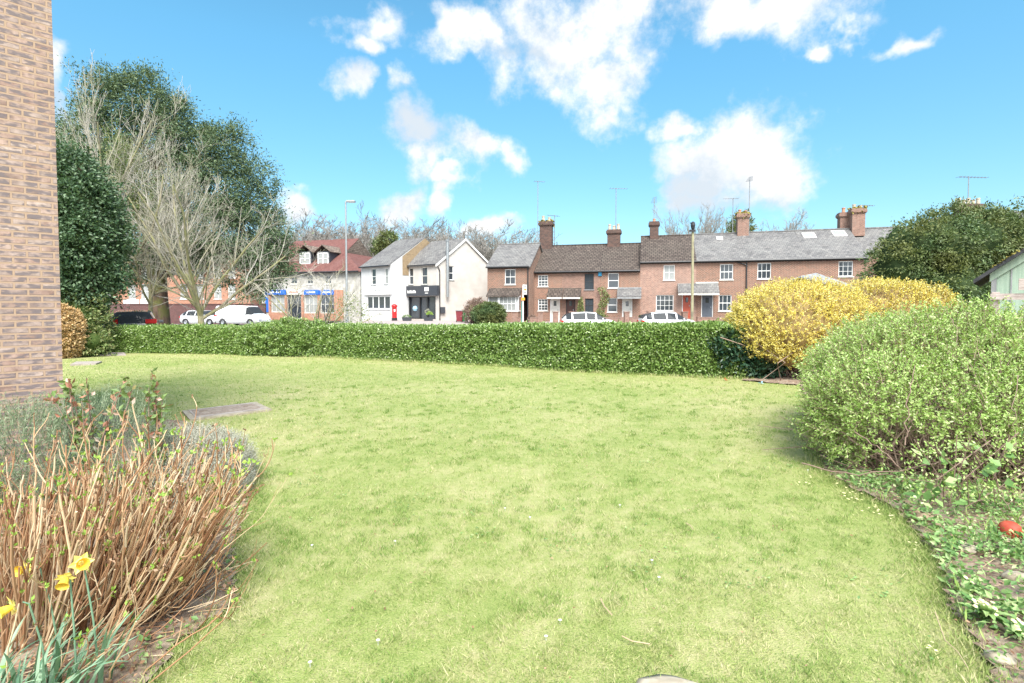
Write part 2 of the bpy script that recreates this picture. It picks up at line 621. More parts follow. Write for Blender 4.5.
LAWN_LIT = [(0.0, (.21, .30, .055)), (0.35, (.30, .38, .085)), (0.7, (.41, .44, .15)), (1.0, (.50, .46, .23))]
M = {}
M['brick_near'] = mat_brick('pale_stock_brick', [(.26, .165, .135), (.35, .25, .21), (.29, .23, .215), (.43, .345, .30)], (.37, .26, .185), dark=(.15, .125, .13), bmp=.9, bw=.215, bh=.067, ms=.0105)
M['brick_red'] = mat_brick('red_house_brick', [(.085, .032, .022), (.21, .072, .04), (.33, .125, .072), (.15, .06, .042)], (.36, .28, .22), grime=(.23, .115, .08), ms=.016)
M['brick_pink'] = mat_brick('pinkish_house_brick', [(.18, .085, .06), (.29, .15, .11), (.40, .225, .17)], (.42, .35, .30), grime=(.29, .17, .13))
M['brick_brown'] = mat_brick('brown_house_brick', [(.17, .08, .06), (.24, .12, .09), (.30, .17, .13)], (.30, .25, .21))
M['brick_orange'] = mat_brick('orange_brick', [(.40, .15, .08), (.46, .20, .12), (.42, .18, .1)], (.42, .32, .26))
M['brick_dark'] = mat_brick('dark_red_brick', [(.10, .04, .04), (.15, .06, .055), (.12, .05, .05)], (.16, .12, .11))
M['brick_gold'] = mat_brick('yellow_stock_brick', [(.27, .18, .09), (.35, .25, .13), (.31, .22, .12)], (.32, .26, .19))
M['brick_chimney'] = mat_brick('sooty_chimney_brick', [(.05, .03, .028), (.10, .055, .045), (.15, .08, .06)], (.13, .11, .10), grime=(.05, .048, .045))
M['slate'] = mat_brick('slate_roof', [(.11, .11, .115), (.16, .16, .16), (.21, .205, .20)], (.07, .07, .075), bw=.3, bh=.25, ms=.014, rough=.75, grime=(.24, .235, .22), bmp=.35)
M['tile_brown'] = mat_brick('brown_concrete_tiles', [(.06, .048, .043), (.095, .078, .068), (.135, .11, .095)], (.022, .02, .02), bw=.33, bh=.30, ms=.024, rough=.9, grime=(.13, .11, .09), offs=0.5, bmp=.8)
M['tile_red'] = mat_brick('red_clay_tiles', [(.14, .06, .052), (.20, .095, .078), (.17, .085, .078)], (.12, .05, .045), bw=.2, bh=.2, ms=.02, rough=.8, grime=(.2, .11, .1), bmp=.5)
M['tile_weathered'] = mat_brick('weathered_brown_tiles', [(.12, .09, .075), (.2, .15, .12), (.28, .23, .19)], (.06, .05, .045), bw=.5, bh=.2, ms=.02, rough=.85, bmp=.5)
M['render'] = mat_noise('cream_render', (.47, .435, .395), (.54, .51, .47), 1.2, .85, .1, c2=(.41, .375, .335), s2=.62)
M['render_white'] = mat_noise('white_painted_brickwork', (.52, .52, .515), (.60, .60, .595), 2, .8, .1)
M['render_grey'] = mat_noise('stained_pale_render', (.33, .315, .28), (.52, .50, .46), 2.5, .85, .15)
M['white'] = mat_plain('white_paint', (.80, .80, .78), .4)
M['offwhite'] = mat_plain('off_white_paint', (.66, .65, .60), .5)
M['black'] = mat_plain('black_paint', (.022, .023, .026), .4)
M['charcoal'] = mat_plain('charcoal_cladding', (.045, .05, .06), .55)
M['glass'] = mat_plain('window_glass', (.045, .055, .065), .06, spec=.8)
M['glass_pale'] = mat_plain('pale_window_glass', (.30, .31, .30), .1, spec=.7)  # a paler grey than the other window glass
M['redpaint'] = mat_plain('pillar_box_red', (.55, .018, .02), .35)
M['reddoor'] = mat_plain('orange_red_door', (.48, .10, .055), .45)
M['browndoor'] = mat_plain('dark_brown_door', (.075, .03, .025), .5)
M['greydoor'] = mat_plain('slate_grey_door', (.10, .115, .14), .5)
M['blue'] = mat_plain('shop_blue', (.02, .13, .55), .45)
M['lightblue'] = mat_plain('pale_blue_plastic', (.35, .6, .75), .5)
M['alarmblue'] = mat_plain('alarm_box_blue', (.02, .25, .45), .5)
M['binred'] = mat_plain('maroon_bin_plastic', (.20, .03, .04), .5)
M['bingreen'] = mat_plain('green_bin_plastic', (.03, .28, .08), .5)
M['orange'] = mat_plain('orange_paint', (.8, .3, .02), .5)
M['teal'] = mat_plain('teal_paint', (.02, .26, .24), .5)
M['steel'] = mat_plain('galvanised_steel', (.36, .38, .39), .45, metal=.6)
M['alu'] = mat_plain('aerial_aluminium', (.28, .29, .30), .45, metal=.5)
M['carwhite'] = mat_plain('white_car_paint', (.80, .80, .80), .25, coat=1)
M['carblack'] = mat_plain('dark_grey_car_paint', (.13, .135, .15), .2, coat=1)
M['carglass'] = mat_plain('car_glass', (.04, .045, .05), .05, spec=.04)
M['tyre'] = mat_plain('tyre_rubber', (.02, .02, .02), .85)
M['rim'] = mat_plain('wheel_rim', (.45, .46, .48), .35, metal=.7)
M['tail'] = mat_plain('tail_lamp_red', (.45, .01, .012), .2)
M['headlamp'] = mat_plain('headlamp_glass', (.55, .57, .6), .1)
M['plate'] = mat_plain('number_plate_yellow', (.65, .5, .08), .4)
M['plate_w'] = mat_plain('number_plate_white', (.7, .7, .68), .4)
M['plastic'] = mat_plain('black_plastic_trim', (.03, .03, .033), .6)
M['shedgreen'] = mat_noise('pale_green_shed_boards', (.30, .40, .31), (.38, .48, .38), 3, .7, .2, stretch=(8, 8, .4))
M['shedroof'] = mat_noise('dark_felt_roof', (.03, .032, .036), (.07, .07, .075), 8, .9, .3)
M['moss'] = mat_noise('yellow_moss', (.20, .17, .04), (.30, .26, .07), 20, .95, .5)
M['fencewood'] = mat_noise('weathered_fence_wood', (.34, .27, .24), (.52, .45, .41), 6, .9, .4, stretch=(1, 1, 6))
M['log'] = mat_noise('edging_log', (.20, .13, .07), (.34, .24, .14), 7, .9, .5)
M['pot'] = mat_noise('terracotta', (.42, .20, .12), (.52, .30, .2), 9, .85, .2)
M['pot_buff'] = mat_noise('buff_clay_pot', (.42, .36, .27), (.54, .47, .37), 9, .85, .2)
M['lead'] = mat_noise('lead_flashing', (.2, .205, .21), (.32, .325, .33), 4, .6, .1)
M['soil'] = mat_noise('garden_soil', (.15, .10, .07), (.30, .22, .165), 30, .95, .8, .02, detail=8, c2=(.30, .24, .18), s2=.6)
M['stone'] = mat_noise('pale_stone', (.26, .22, .16), (.42, .37, .29), 12, .9, .5, .01)
M['rock_brown'] = mat_noise('brown_flint', (.22, .15, .10), (.38, .28, .19), 14, .85, .5, .01)
M['slab'] = mat_noise('weathered_cover_metal', (.26, .22, .19), (.40, .35, .31), 14, .8, .4, .006)
M['redclay'] = mat_noise('faded_red_clay', (.36, .055, .03), (.46, .10, .06), 10, .6, .3)
M['asphalt'] = mat_noise('asphalt', (.085, .08, .08), (.13, .125, .12), 40, .9, .3, .005, c2=(.16, .15, .145), s2=.55)
M['paving'] = mat_noise('pinkish_paving', (.30, .25, .235), (.42, .36, .34), 6, .9, .2, .005)
M['kerb'] = mat_noise('concrete_kerb', (.34, .33, .31), (.45, .44, .42), 9, .9, .2)
M['lines'] = mat_noise('road_paint', (.6, .6, .58), (.75, .75, .72), 20, .7, .1)
M['terrain'] = mat_noise('rough_ground', (.13, .14, .06), (.22, .20, .11), .8, .95, .3)
M['bark'] = mat_noise('grey_green_bark', (.17, .15, .10), (.34, .30, .21), 9, .9, .5, .02, stretch=(1, 1, .25), c2=(.25, .24, .12), s2=.56)
M['twig'] = mat_noise('pale_grey_twigs', (.30, .275, .235), (.45, .42, .37), 3, .9, 0, c2=(.33, .31, .22), s2=.6)
M['twig_far'] = mat_noise('distant_twigs', (.19, .175, .155), (.29, .27, .245), 1, .95, 0)
M['bark_dark'] = mat_noise('dark_mossy_bark', (.075, .05, .035), (.16, .11, .08), 7, .95, .6, .03, stretch=(1, 1, .25), c2=(.13, .13, .045), s2=.58)
M['cane'] = mat_leaf('cut_canes', [(0, (.17, .075, .035)), (.3, (.33, .175, .09)), (.65, (.51, .345, .20)), (1, (.66, .53, .36))], .7, 0, .3)
M['bushtwig'] = mat_leaf('brown_shrub_twigs', [(0, (.13, .085, .065)), (.5, (.24, .165, .13)), (1, (.38, .28, .22))], .8, 0, .2)
M['hedge'] = mat_leaf('hedge_leaves', [(0, (.09, .16, .03)), (.5, (.19, .31, .07)), (.85, (.33, .46, .14)), (1, (.52, .60, .30))], .3, .25, .7)
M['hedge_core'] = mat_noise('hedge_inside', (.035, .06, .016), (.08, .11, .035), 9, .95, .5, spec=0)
M['laurel'] = mat_leaf('dark_laurel_leaves', [(0, (.018, .05, .025)), (.7, (.035, .085, .045)), (1, (.10, .16, .09))], .3, .15, .6)
M['spiraea'] = mat_leaf('fresh_spring_leaves', [(0, (.22, .36, .075)), (.45, (.38, .54, .15)), (.85, (.54, .67, .26)), (1, (.70, .76, .45))], .5, .35, .4)
M['spiraea_core'] = mat_noise('spiraea_inside', (.10, .13, .035), (.17, .19, .06), 9, .95, .5, spec=0)
M['forsythia'] = mat_leaf('yellow_blossom', [(0, (.56, .43, .06)), (.3, (.74, .62, .13)), (.75, (.84, .75, .24)), (1, (.84, .80, .46))], .6, .3, .2)
M['forsythia_core'] = mat_noise('forsythia_inside', (.22, .15, .07), (.36, .26, .11), 9, .95, .5)
M['yew'] = mat_leaf('dark_conifer_sprays', [(0, (.05, .085, .045)), (.5, (.11, .16, .085)), (.9, (.18, .24, .13)), (1, (.28, .33, .20))], .8, .2, .15)
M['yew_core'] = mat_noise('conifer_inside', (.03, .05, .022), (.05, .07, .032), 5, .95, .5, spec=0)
M['holly'] = mat_leaf('mixed_evergreen_leaves', [(0, (.045, .08, .03)), (.5, (.085, .145, .05)), (.9, (.14, .21, .075)), (1, (.28, .33, .14))], .55, .2, .5, patch=(.17, .17, .045), pscale=.5)
M['ivy'] = mat_leaf('ivy_leaves', [(0, (.035, .07, .035)), (.5, (.07, .135, .06)), (1, (.19, .27, .15))], .45, .2, .5)
M['variegated'] = mat_leaf('variegated_leaves', [(0, (.10, .16, .05)), (.6, (.20, .26, .09)), (1, (.38, .36, .17))], .5, .25, .4)
M['tan'] = mat_leaf('dry_tan_foliage', [(0, (.42, .27, .12)), (.5, (.58, .40, .20)), (1, (.68, .50, .29))], .8, .15, .2)
M['lavender'] = mat_leaf('grey_green_needles', [(0, (.13, .19, .10)), (.5, (.22, .29, .17)), (1, (.34, .38, .26))], .7, .2, .2)
M['heather'] = mat_leaf('grey_heather', [(0, (.22, .21, .16)), (.5, (.38, .38, .30)), (1, (.52, .52, .44))], .8, .1, .2)
M['photinia'] = mat_leaf('photinia_leaves', [(0, (.12, .20, .05)), (.5, (.22, .32, .10)), (.7, (.42, .18, .12)), (.9, (.52, .28, .2)), (1, (.6, .5, .42))], .45, .25, .5)
M['bud'] = mat_leaf('fresh_buds', [(0, (.20, .36, .05)), (1, (.42, .58, .12))], .5, .3, .4)
M['cover'] = mat_leaf('low_green_leaves', [(0, (.09, .19, .055)), (.5, (.19, .33, .10)), (.85, (.32, .45, .17)), (1, (.46, .52, .27))], .5, .25, .4)
M['bluegreen'] = mat_leaf('daffodil_leaf', [(0, (.10, .22, .13)), (.5, (.19, .33, .21)), (1, (.30, .42, .28))], .45, .25, .4)
M['daff'] = mat_plain('daffodil_yellow', (.84, .72, .20), .5)
M['daff_cup'] = mat_plain('daffodil_trumpet', (.80, .55, .06), .5)
M['primrose'] = mat_plain('primrose_cream', (.80, .74, .38), .5)
M['daisy'] = mat_plain('daisy_white', (.78, .78, .74), .6)
M['dead'] = mat_leaf('dry_leaves', [(0, (.16, .085, .05)), (.5, (.30, .17, .10)), (1, (.46, .31, .21))], .85, .1, .2)
M['straw'] = mat_leaf('dry_stalks', [(0, (.36, .26, .15)), (1, (.55, .44, .29))], .8, .1, .2)


def mat_lawn(name, leaf):
    m, nt, bs = new_mat(name)
    f1 = noise(nt, .33, 3, .55)
    f2 = noise(nt, 2.6, 4, .6)
    f3 = noise(nt, 11, 4, .65)
    f4 = noise(nt, 90, 3, .6)
    f = mth(nt, 'ADD', mth(nt, 'MULTIPLY', f1, .38), mth(nt, 'MULTIPLY', f2, .30))
    f = mth(nt, 'ADD', f, mth(nt, 'MULTIPLY', f3, .32))
    if leaf:
        geo = nd(nt, 'ShaderNodeNewGeometry')
        f = mth(nt, 'ADD', f, mth(nt, 'MULTIPLY', mth(nt, 'SUBTRACT', geo.outputs['Random Per Island'], .5), .40))
        stops = [(.22, (.13, .21, .045)), (.38, (.24, .34, .085)), (.51, (.36, .42, .145)), (.62, (.49, .48, .23)), (.76, (.62, .56, .35))]
    else:
        f = mth(nt, 'ADD', f, mth(nt, 'MULTIPLY', mth(nt, 'SUBTRACT', f4, .5), .5))
        stops = [(.28, (.14, .20, .045)), (.45, (.26, .31, .09)), (.60, (.40, .38, .18)), (.78, (.50, .43, .27))]
    col = ramp(nt, f, stops)
    nt.links.new(col, bs.inputs['Base Color'])
    bs.inputs['Roughness'].default_value = .65
    bs.inputs['Specular IOR Level'].default_value = .25
    if leaf:
        tr = nd(nt, 'ShaderNodeBsdfTranslucent')
        nt.links.new(col, tr.inputs[0])
        ms = nd(nt, 'ShaderNodeMixShader'); ms.inputs[0].default_value = .3
        nt.links.new(bs.outputs[0], ms.inputs[1]); nt.links.new(tr.outputs[0], ms.inputs[2])
        nt.links.new(ms.outputs[0], nt.nodes['Material Output'].inputs[0])
    else:
        bump(nt, bs, f4, .8, .02)
    return m


M['lawn'] = mat_lawn('lawn_ground', False)
M['grass'] = mat_lawn('grass_blades', True)
M['tuft'] = mat_leaf('lush_grass_tufts', [(0, (.13, .22, .045)), (.5, (.21, .32, .08)), (1, (.31, .41, .13))], .6, .3, .3)
# ================================================================== the ground, roads and beds
def sheet(x0, x1, y0, y1, nx, ny, dz=0.0, fz=ground_z, keep=None, noise_amp=0.0, seed=0):
    xs = np.linspace(x0, x1, nx + 1); ys = np.linspace(y0, y1, ny + 1)
    X, Y = np.meshgrid(xs, ys)
    P = np.stack([X.ravel(), Y.ravel()], 1)
    Z = fz(P[:, 0], P[:, 1]) + dz
    if noise_amp:
        Z = Z + noise_amp * (0.6 * vnoise(P, 3, seed) + 0.6 * vnoise(P, 9, seed + 1) + .5 * rng.uniform(-1, 1, len(P)))
    V = np.column_stack([P, Z])
    i = np.arange(ny)[:, None] * (nx + 1) + np.arange(nx)[None, :]
    i = i.ravel()
    Q = np.column_stack([i, i + 1, i + nx + 2, i + nx + 1])
    if keep is not None:
        c = V[Q].mean(1)
        Q = Q[keep(c)]
    return V, Q, np.zeros((0, 3), int)


xs = np.concatenate([np.linspace(-700, -60, 9)[:-1], np.linspace(-60, 60, 61), np.linspace(60, 700, 9)[1:]])
ys = np.concatenate([np.linspace(-200, 20, 6)[:-1], np.linspace(20, 60, 41), np.linspace(60, 900, 9)[1:]])
X, Y = np.meshgrid(xs, ys)
V = np.column_stack([X.ravel(), Y.ravel(), ground_z(X.ravel(), Y.ravel()) - .05])
i = (np.arange(len(ys) - 1)[:, None] * len(xs) + np.arange(len(xs) - 1)[None, :]).ravel()
struct('terrain', (V, np.column_stack([i, i + 1, i + len(xs) + 1, i + len(xs)]), np.zeros((0, 3), int)), M['terrain'])

LEFT_BED = [G(px, py)[:2] for px, py in [(128, 705), (150, 680), (185, 640), (236, 606), (232, 560), (240, 520), (258, 476), (236, 440), (190, 424), (120, 414), (60, 408), (-60, 420)]] + [np.array([-9, 2.5]), np.array([-9, 0.5]), np.array([-1.6, 0.5])]
RIGHT_BED = [G(px, py)[:2] for px, py in [(1000, 720), (985, 660), (952, 612), (938, 560), (900, 514), (852, 490), (826, 472), (816, 438), (808, 402), (800, 386), (742, 381), (752, 373), (1000, 362)]] + [np.array([16, 10]), np.array([14, 3]), np.array([6, 0.5]), np.array([2.1, 0.5])]
HEDGE_LINE = [G(px, py)[:2] for px, py in [(60, 351), (102, 352), (180, 353), (246, 354), (300, 356), (400, 361.5), (500, 366), (560, 371), (640, 374.5), (700, 377.5), (755, 379)]]

struct('lawn', sheet(-26, 20, -3, 24, 46, 27, .0), M['lawn'])
struct('left_flower_bed_soil', sheet(-9, -1.2, .5, 9.6, 150, 170, .03, keep=lambda c: inside_poly(c, LEFT_BED), noise_amp=.012, seed=3), M['soil'])
struct('right_flower_bed_soil', sheet(1.8, 16, .5, 17.5, 260, 320, .03, keep=lambda c: inside_poly(c, RIGHT_BED), noise_amp=.014, seed=5), M['soil'])
# the road beyond the hedge, the far pavement and the forecourt
struct('road', sheet(-60, 60, 31.5, 39.0, 60, 5, -.02), M['asphalt'])
struct('near_verge', sheet(-60, 60, 24, 31.5, 60, 6, -.02), M['paving'])
a = Acc()
a.box(-60, 60, 31.38, 31.5, -.04, .10)
struct('near_kerb', a, M['kerb'])
a = Acc()
a.box(-14, 60, 39.0, 39.14, -.04, .12)
struct('far_kerb', a, M['kerb'])
struct('far_pavement', sheet(-17, 60, 39.14, 60, 70, 24, .02, fz=lambda x, y: np.maximum(ground_z(x, y), 0.0)), M['paving'])
struct('side_road', sheet(-60, -17, 39.0, 66, 30, 24, -.015), M['asphalt'])
a = Acc()
for k in range(14):
    x = -40 + k * 6
    a.add([[x, 35.2, -.014], [x + 3, 35.2, -.014], [x + 3, 35.3, -.014], [x, 35.3, -.014]], [[0, 1, 2, 3]])
struct('road_marking_dashes', a, M['lines'])


# ================================================================== builders for houses
def holes_wall(acc, fr, s0, s1, z0, z1, holes, reveal=.16):
    ss = sorted({s0, s1, *[h[0] for h in holes], *[h[1] for h in holes]})
    zs = sorted({z0, z1, *[h[2] for h in holes], *[h[3] for h in holes]})
    for a, b in zip(ss, ss[1:]):
        for c, d in zip(zs, zs[1:]):
            m, n = (a + b) / 2, (c + d) / 2
            if any(h[0] < m < h[1] and h[2] < n < h[3] for h in holes):
                continue
            acc.add(fr.w([[a, 0, c], [b, 0, c], [b, 0, d], [a, 0, d]]), [[0, 1, 2, 3]])
    for (a, b, c, d) in holes:
        r = -reveal
        for q in ([[a, 0, c], [a, r, c], [a, r, d], [a, 0, d]], [[b, 0, c], [b, r, c], [b, r, d], [b, 0, d]],
                  [[a, 0, d], [b, 0, d], [b, r, d], [a, r, d]], [[a, 0, c], [b, 0, c], [b, r, c], [a, r, c]]):
            acc.add(fr.w(q), [[0, 1, 2, 3]])


def window(house, fr, h, cols=2, rows=2, fm='white', gm='glass', sill='offwhite', off=-.07, fw=.06, bar=.028, mid=True, label=None):
    a, b, c, d = h
    A = Acc()
    for (p, q, r, s) in ((a, a + fw, c, d), (b - fw, b, c, d), (a + fw, b - fw, c, c + fw), (a + fw, b - fw, d - fw, d)):
        A.box(p, q, off - .05, off, r, s, fr)
    for k in range(1, cols):
        x = a + (b - a) * k / cols
        A.box(x - bar / 2, x + bar / 2, off - .04, off - .008, c + fw, d - fw, fr)
    for k in range(1, rows):
        z = c + (d - c) * k / rows
        w = bar * (2.0 if mid and k * 2 == rows else 1)
        A.box(a + fw, b - fw, off - .042, off - .004, z - w / 2, z + w / 2, fr)
    w_ = obj('window', A, M[fm], house, label=label)
    g = Acc()
    g.box(a + .02, b - .02, off - .038, off - .030, c + .02, d - .02, fr)
    gl = obj('glass', g, M[gm], w_)
    if sill:
        s = Acc()
        s.box(a - .06, b + .06, -.12, .06, c - .07, c - .003, fr)
        obj('sill', s, M[sill], w_)
    return w_


def door(house, fr, h, dm, fm='white', panes=None, label=None, off=-.08):
    a, b, c, d = h
    A = Acc()
    A.box(a + .07, b - .07, off - .05, off - .01, c + .01, d - .07, fr)
    for zz in ((.1, .42), (.48, .9)):
        for k in (0, 1):
            x0 = a + .07 + (b - a - .14) * (.1 + .45 * k)
            A.box(x0, x0 + (b - a - .14) * .35, off - .012, off + .004, c + (d - c) * zz[0], c + (d - c) * (zz[1] if not panes else min(zz[1], .6)), fr)
    o = obj('door', A, M[dm], house, label=label)
    f = Acc()
    f.box(a, a + .068, off - .06, off + .02, c, d, fr); f.box(b - .068, b, off - .06, off + .02, c, d, fr)
    f.box(a + .068, b - .068, off - .06, off + .02, d - .068, d, fr)
    obj('frame', f, M[fm], o)
    k = Acc(); k.box(b - .2, b - .15, off - .01, off + .05, c + 1.0, c + 1.12, fr)
    obj('handle', k, M['steel'], o)
    if panes:
        g = Acc()
        w = b - a
        g.box(a + w * .36, b - w * .36, off - .012, off + .006, c + (d - c) * .66, c + (d - c) * .86, fr)
        obj('glass', g, M['glass'], o)
    return o


def slab(acc, fr, s0, s1, d0, z0, d1, z1, t=.10):
    """a roof slope from the eave (d0,z0) up to the ridge (d1,z1)"""
    acc.prism([(d0, z0), (d1, z1), (d1, z1 - t), (d0, z0 - t)], s0, s1, fr)


def gable_house(name, label, fr, s0, s1, D, z0, ze, zr, wall, roof, holes=(), group=None, oh=.22, verge=0.0, gutter='black', zb=None, cat='house'):
    """walls with openings, a ridge roof parallel to the front"""
    base = fr.w(np.array([(s0 + s1) / 2, 0, z0]))
    h = thing(name, label, cat, base, group)
    zb = ze if zb is None else zb
    A = Acc()
    holes_wall(A, fr, s0, s1, z0 - .3, ze, list(holes))
    for s in (s0, s1):
        A.add(fr.w([[s, 0, z0 - .3], [s, -D, z0 - .3], [s, -D, zb], [s, -D / 2, zr - .1], [s, 0, ze]]), [[0, 1, 2, 4]])
        A.add(fr.w([[s, 0, ze], [s, -D, zb], [s, -D / 2, zr - .1]]), [[0, 1, 2]])
    A.add(fr.w([[s0, -D, z0 - .3], [s1, -D, z0 - .3], [s1, -D, zb], [s0, -D, zb]]), [[0, 1, 2, 3]])
    obj('wall', A, M[wall], h)
    B = Acc()
    k = (zr - ze) / (D / 2)
    slab(B, fr, s0 - verge, s1 + verge, oh, ze - oh * k + .06, -D / 2, zr + .06)
    slab(B, fr, s0 - verge, s1 + verge, -D - oh, zb - oh * k + .06, -D / 2, zr + .061)
    r = obj('roof', B, M[roof], h)
    c = Acc()
    c.tube([fr.w(np.array([s0 - verge, -D / 2, zr + .06])), fr.w(np.array([s1 + verge, -D / 2, zr + .06]))], .09, 8)
    obj('ridge', c, M[roof], r)
    if gutter:
        g = Acc()
        g.tube([fr.w(np.array([s0, oh + .05, ze - .10])), fr.w(np.array([s1, oh + .05, ze - .10]))], .06, 8)
        g.box(s0, s1, .004, .03, ze - .22, ze - .04, fr)
        obj('gutter', g, M[gutter], h)
    return h


def chimney(parent, c, w, d, z0, z1, mat='brick_chimney', pots=2, rz=0.0, potm='pot', bands=True, label=None, poth=.45, moss=False):
    fr = Frame((c[0], c[1]), (c[0] + math.cos(rz), c[1] + math.sin(rz)))
    A = Acc()
    H = z1 - z0
    A.box(-w / 2, w / 2, -d / 2, d / 2, z0, z1 - .42, fr)
    if bands:
        A.box(-w / 2 - .06, w / 2 + .06, -d / 2 - .06, d / 2 + .06, z1 - .42, z1 - .34, fr)
        A.box(-w / 2 - .11, w / 2 + .11, -d / 2 - .11, d / 2 + .11, z1 - .34, z1 - .12, fr)
        A.box(-w / 2 - .05, w / 2 + .05, -d / 2 - .05, d / 2 + .05, z1 - .12, z1, fr)
    else:
        A.box(-w / 2, w / 2, -d / 2, d / 2, z1 - .42, z1, fr)
    o = obj('chimney', A, M[mat], parent, label=label)
    for k in range(pots):
        x = (k - (pots - 1) / 2) * w / max(1, pots) * 1.0
        p = fr.w(np.array([x, 0, z1 - .01]))
        q = Acc()
        hh = poth * (1 - .25 * (k % 2))
        q.lathe([(.0, 0), (.14, 0), (.12, hh * .8), (.145, hh * .85), (.145, hh), (.10, hh), (.10, hh * .5), (0, hh * .5)], p, 12)
        obj('pot', q, M[potm], o)
    f = Acc(); f.box(-w / 2 - .05, w / 2 + .05, -d / 2 - .12, d / 2 + .14, z0 + .0, z0 + .28, fr)
    if moss:
        m = Acc()
        n = 130
        P = fr.w(np.column_stack([rng.uniform(-w / 2 - .11, w / 2 + .11, n), rng.uniform(-d / 2 - .1, d / 2 + .11, n), z1 - .34 + .36 * (rng.random(n) < .6)]))
        V, T = leaf_quads(P, rand_dir(n) + [0, 0, .5], rand_dir(n), .22, .18)
        m.add(V, T)
        obj('moss', m, M['moss'], o)
    return o


def aerial(name, label, p, h, rz, span=.9, n=7, up=False, group='aerials on the chimneys', tilt=0):
    t = thing(name, label, 'aerial', p, group)
    p = np.array(p, float)
    A = Acc(); A.tube([p, p + [0, 0, h]], .034, 6)
    obj('mast', A, M['alu'], t)
    fr = Frame((p[0], p[1]), (p[0] + math.cos(rz), p[1] + math.sin(rz)))
    B = Acc()
    B.tube([fr.w(np.array([-span * .35, 0, p[2] + h - .05 - tilt])), fr.w(np.array([span * .65, 0, p[2] + h - .05 + tilt]))], .02, 5)
    for k in range(n):
        s = -span * .35 + span * k / (n - 1)
        zz = p[2] + h - .05 + tilt * (s / span * 2 - .3)
        e = .16 + .12 * (1 - k / n)
        if up:
            q = (fr.w(np.array([s, 0, zz - e])), fr.w(np.array([s, 0, zz + e])))
        else:
            q = (fr.w(np.array([s, -e, zz])), fr.w(np.array([s, e, zz])))
        B.tube(q, .014, 4, cap=False)
    obj('antenna_array', B, M['alu'], t)
    return t


# ================================================================== the brick terrace across the road
TER = Frame((18 / 520 * 46.5, 46.5), (356 / 520 * 40.0, 40.0))
Z0 = 0.5


def hole(fr, px0, py0, px1, py1, d=0.0):
    a, z1 = fr.sz(px0, (py0 + py1) / 2, d)[0], fr.sz((px0 + px1) / 2, py0, d)[1]
    b, z0 = fr.sz(px1, (py0 + py1) / 2, d)[0], fr.sz((px0 + px1) / 2, py1, d)[1]
    return (a, b, z0, z1)


def S(px, fr=TER):
    return fr.sz(px, 300)[0]


def canopy(house, fr, px0, py0, px1, py1, out=.95, mat='slate', label=None, top=None, posts=None):
    """a lean-to porch roof on brackets"""
    a, z1 = fr.sz(px0, py0)[0], fr.sz((px0 + px1) / 2, py0)[1]
    b = fr.sz(px1, py0)[0]
    zb = fr.sz((px0 + px1) / 2, py1, out)[1]
    A = Acc(); slab(A, fr, a, b, out, zb, .003, z1, .07)
    o = obj('porch_roof', A, M[mat], house, label=label)
    B = Acc()
    B.box(a + .02, b - .02, out - .06, out + .02, zb - .2, zb - .075, fr)
    if top:
        B.box(a, b, .004, .09, z1 - .02, z1 + .1, fr)
    obj('fascia', B, M['offwhite' if not top else top], o)
    if posts:
        C_ = Acc()
        for s in posts:
            C_.box(s - .05, s + .05, .02, out - .05, Z0, zb - .2, fr)
        obj('side_panel', C_, M['offwhite'], o)
    return o


g_ter = 'houses of the brick terrace'
zB = 4.98; zrB = 7.6; zC = 5.66; zrC = 8.22
party = [529.5, 562, 600, 640, 696, 748, 808, 868]
sp = [S(p) for p in party]
DB = 8.2
# --- first of the low ones
w1, w2 = hole(TER, 538, 275, 548, 286.5), hole(TER, 538, 299, 547.8, 310.6)
d1 = hole(TER, 550, 297.5, 559.8, 322)
hA = gable_house('terraced_house', 'low brick house with white front door and two small-paned windows beside arched passage', TER, sp[0], sp[1] - .003, DB, Z0, zB, zrB, 'brick_red', 'tile_brown', [w1, w2, d1], g_ter)
window(hA, TER, w1, 3, 4); window(hA, TER, w2, 3, 4)
door(hA, TER, d1, 'offwhite', panes=True, label='white front door')
canopy(hA, TER, 548.4, 288, 563.5, 296.5, .9, 'tile_brown')
a = Acc(); a.tube([TER.w(np.array([sp[0] + .1, .08, zB - .1])), TER.w(np.array([sp[0] + .1, .08, Z0]))], .05, 8)
obj('downpipe', a, M['black'], hA)
# --- second
w1, w2 = hole(TER, 584.5, 273.5, 593.8, 289.5), hole(TER, 585, 298.5, 593.5, 312)
d1 = hole(TER, 566, 297.5, 575.2, 322)
hB = gable_house('terraced_house', 'low brick house with dark brown front door and dark framed windows', TER, sp[1], sp[2] - .003, DB, Z0, zB, zrB, 'brick_brown', 'tile_brown', [w1, w2, d1], g_ter)
window(hB, TER, w1, 2, 2, 'plastic', sill='lead'); window(hB, TER, w2, 2, 2, 'plastic', sill='lead')
door(hB, TER, d1, 'browndoor', 'plastic', panes=True, label='dark brown front door')
canopy(hB, TER, 564, 288, 581.5, 296.5, .9, 'tile_brown')
# --- third
w1, w2 = hole(TER, 608, 273, 618.8, 288), hole(TER, 607.5, 298, 617.2, 312)
d1 = hole(TER, 622, 298.3, 632.3, 321.5)
hC = gable_house('terraced_house', 'low brick house with pale half-glazed door under a grey slate porch', TER, sp[2], sp[3] - .003, DB, Z0, zB, zrB, 'brick_red', 'tile_brown', [w1, w2, d1], g_ter)
window(hC, TER, w1, 1, 2); window(hC, TER, w2, 1, 2)
door(hC, TER, d1, 'offwhite', panes=True, label='pale front door with oval pane')
canopy(hC, TER, 617.5, 288.6, 641.5, 296.3, .95, 'slate', top='lead')
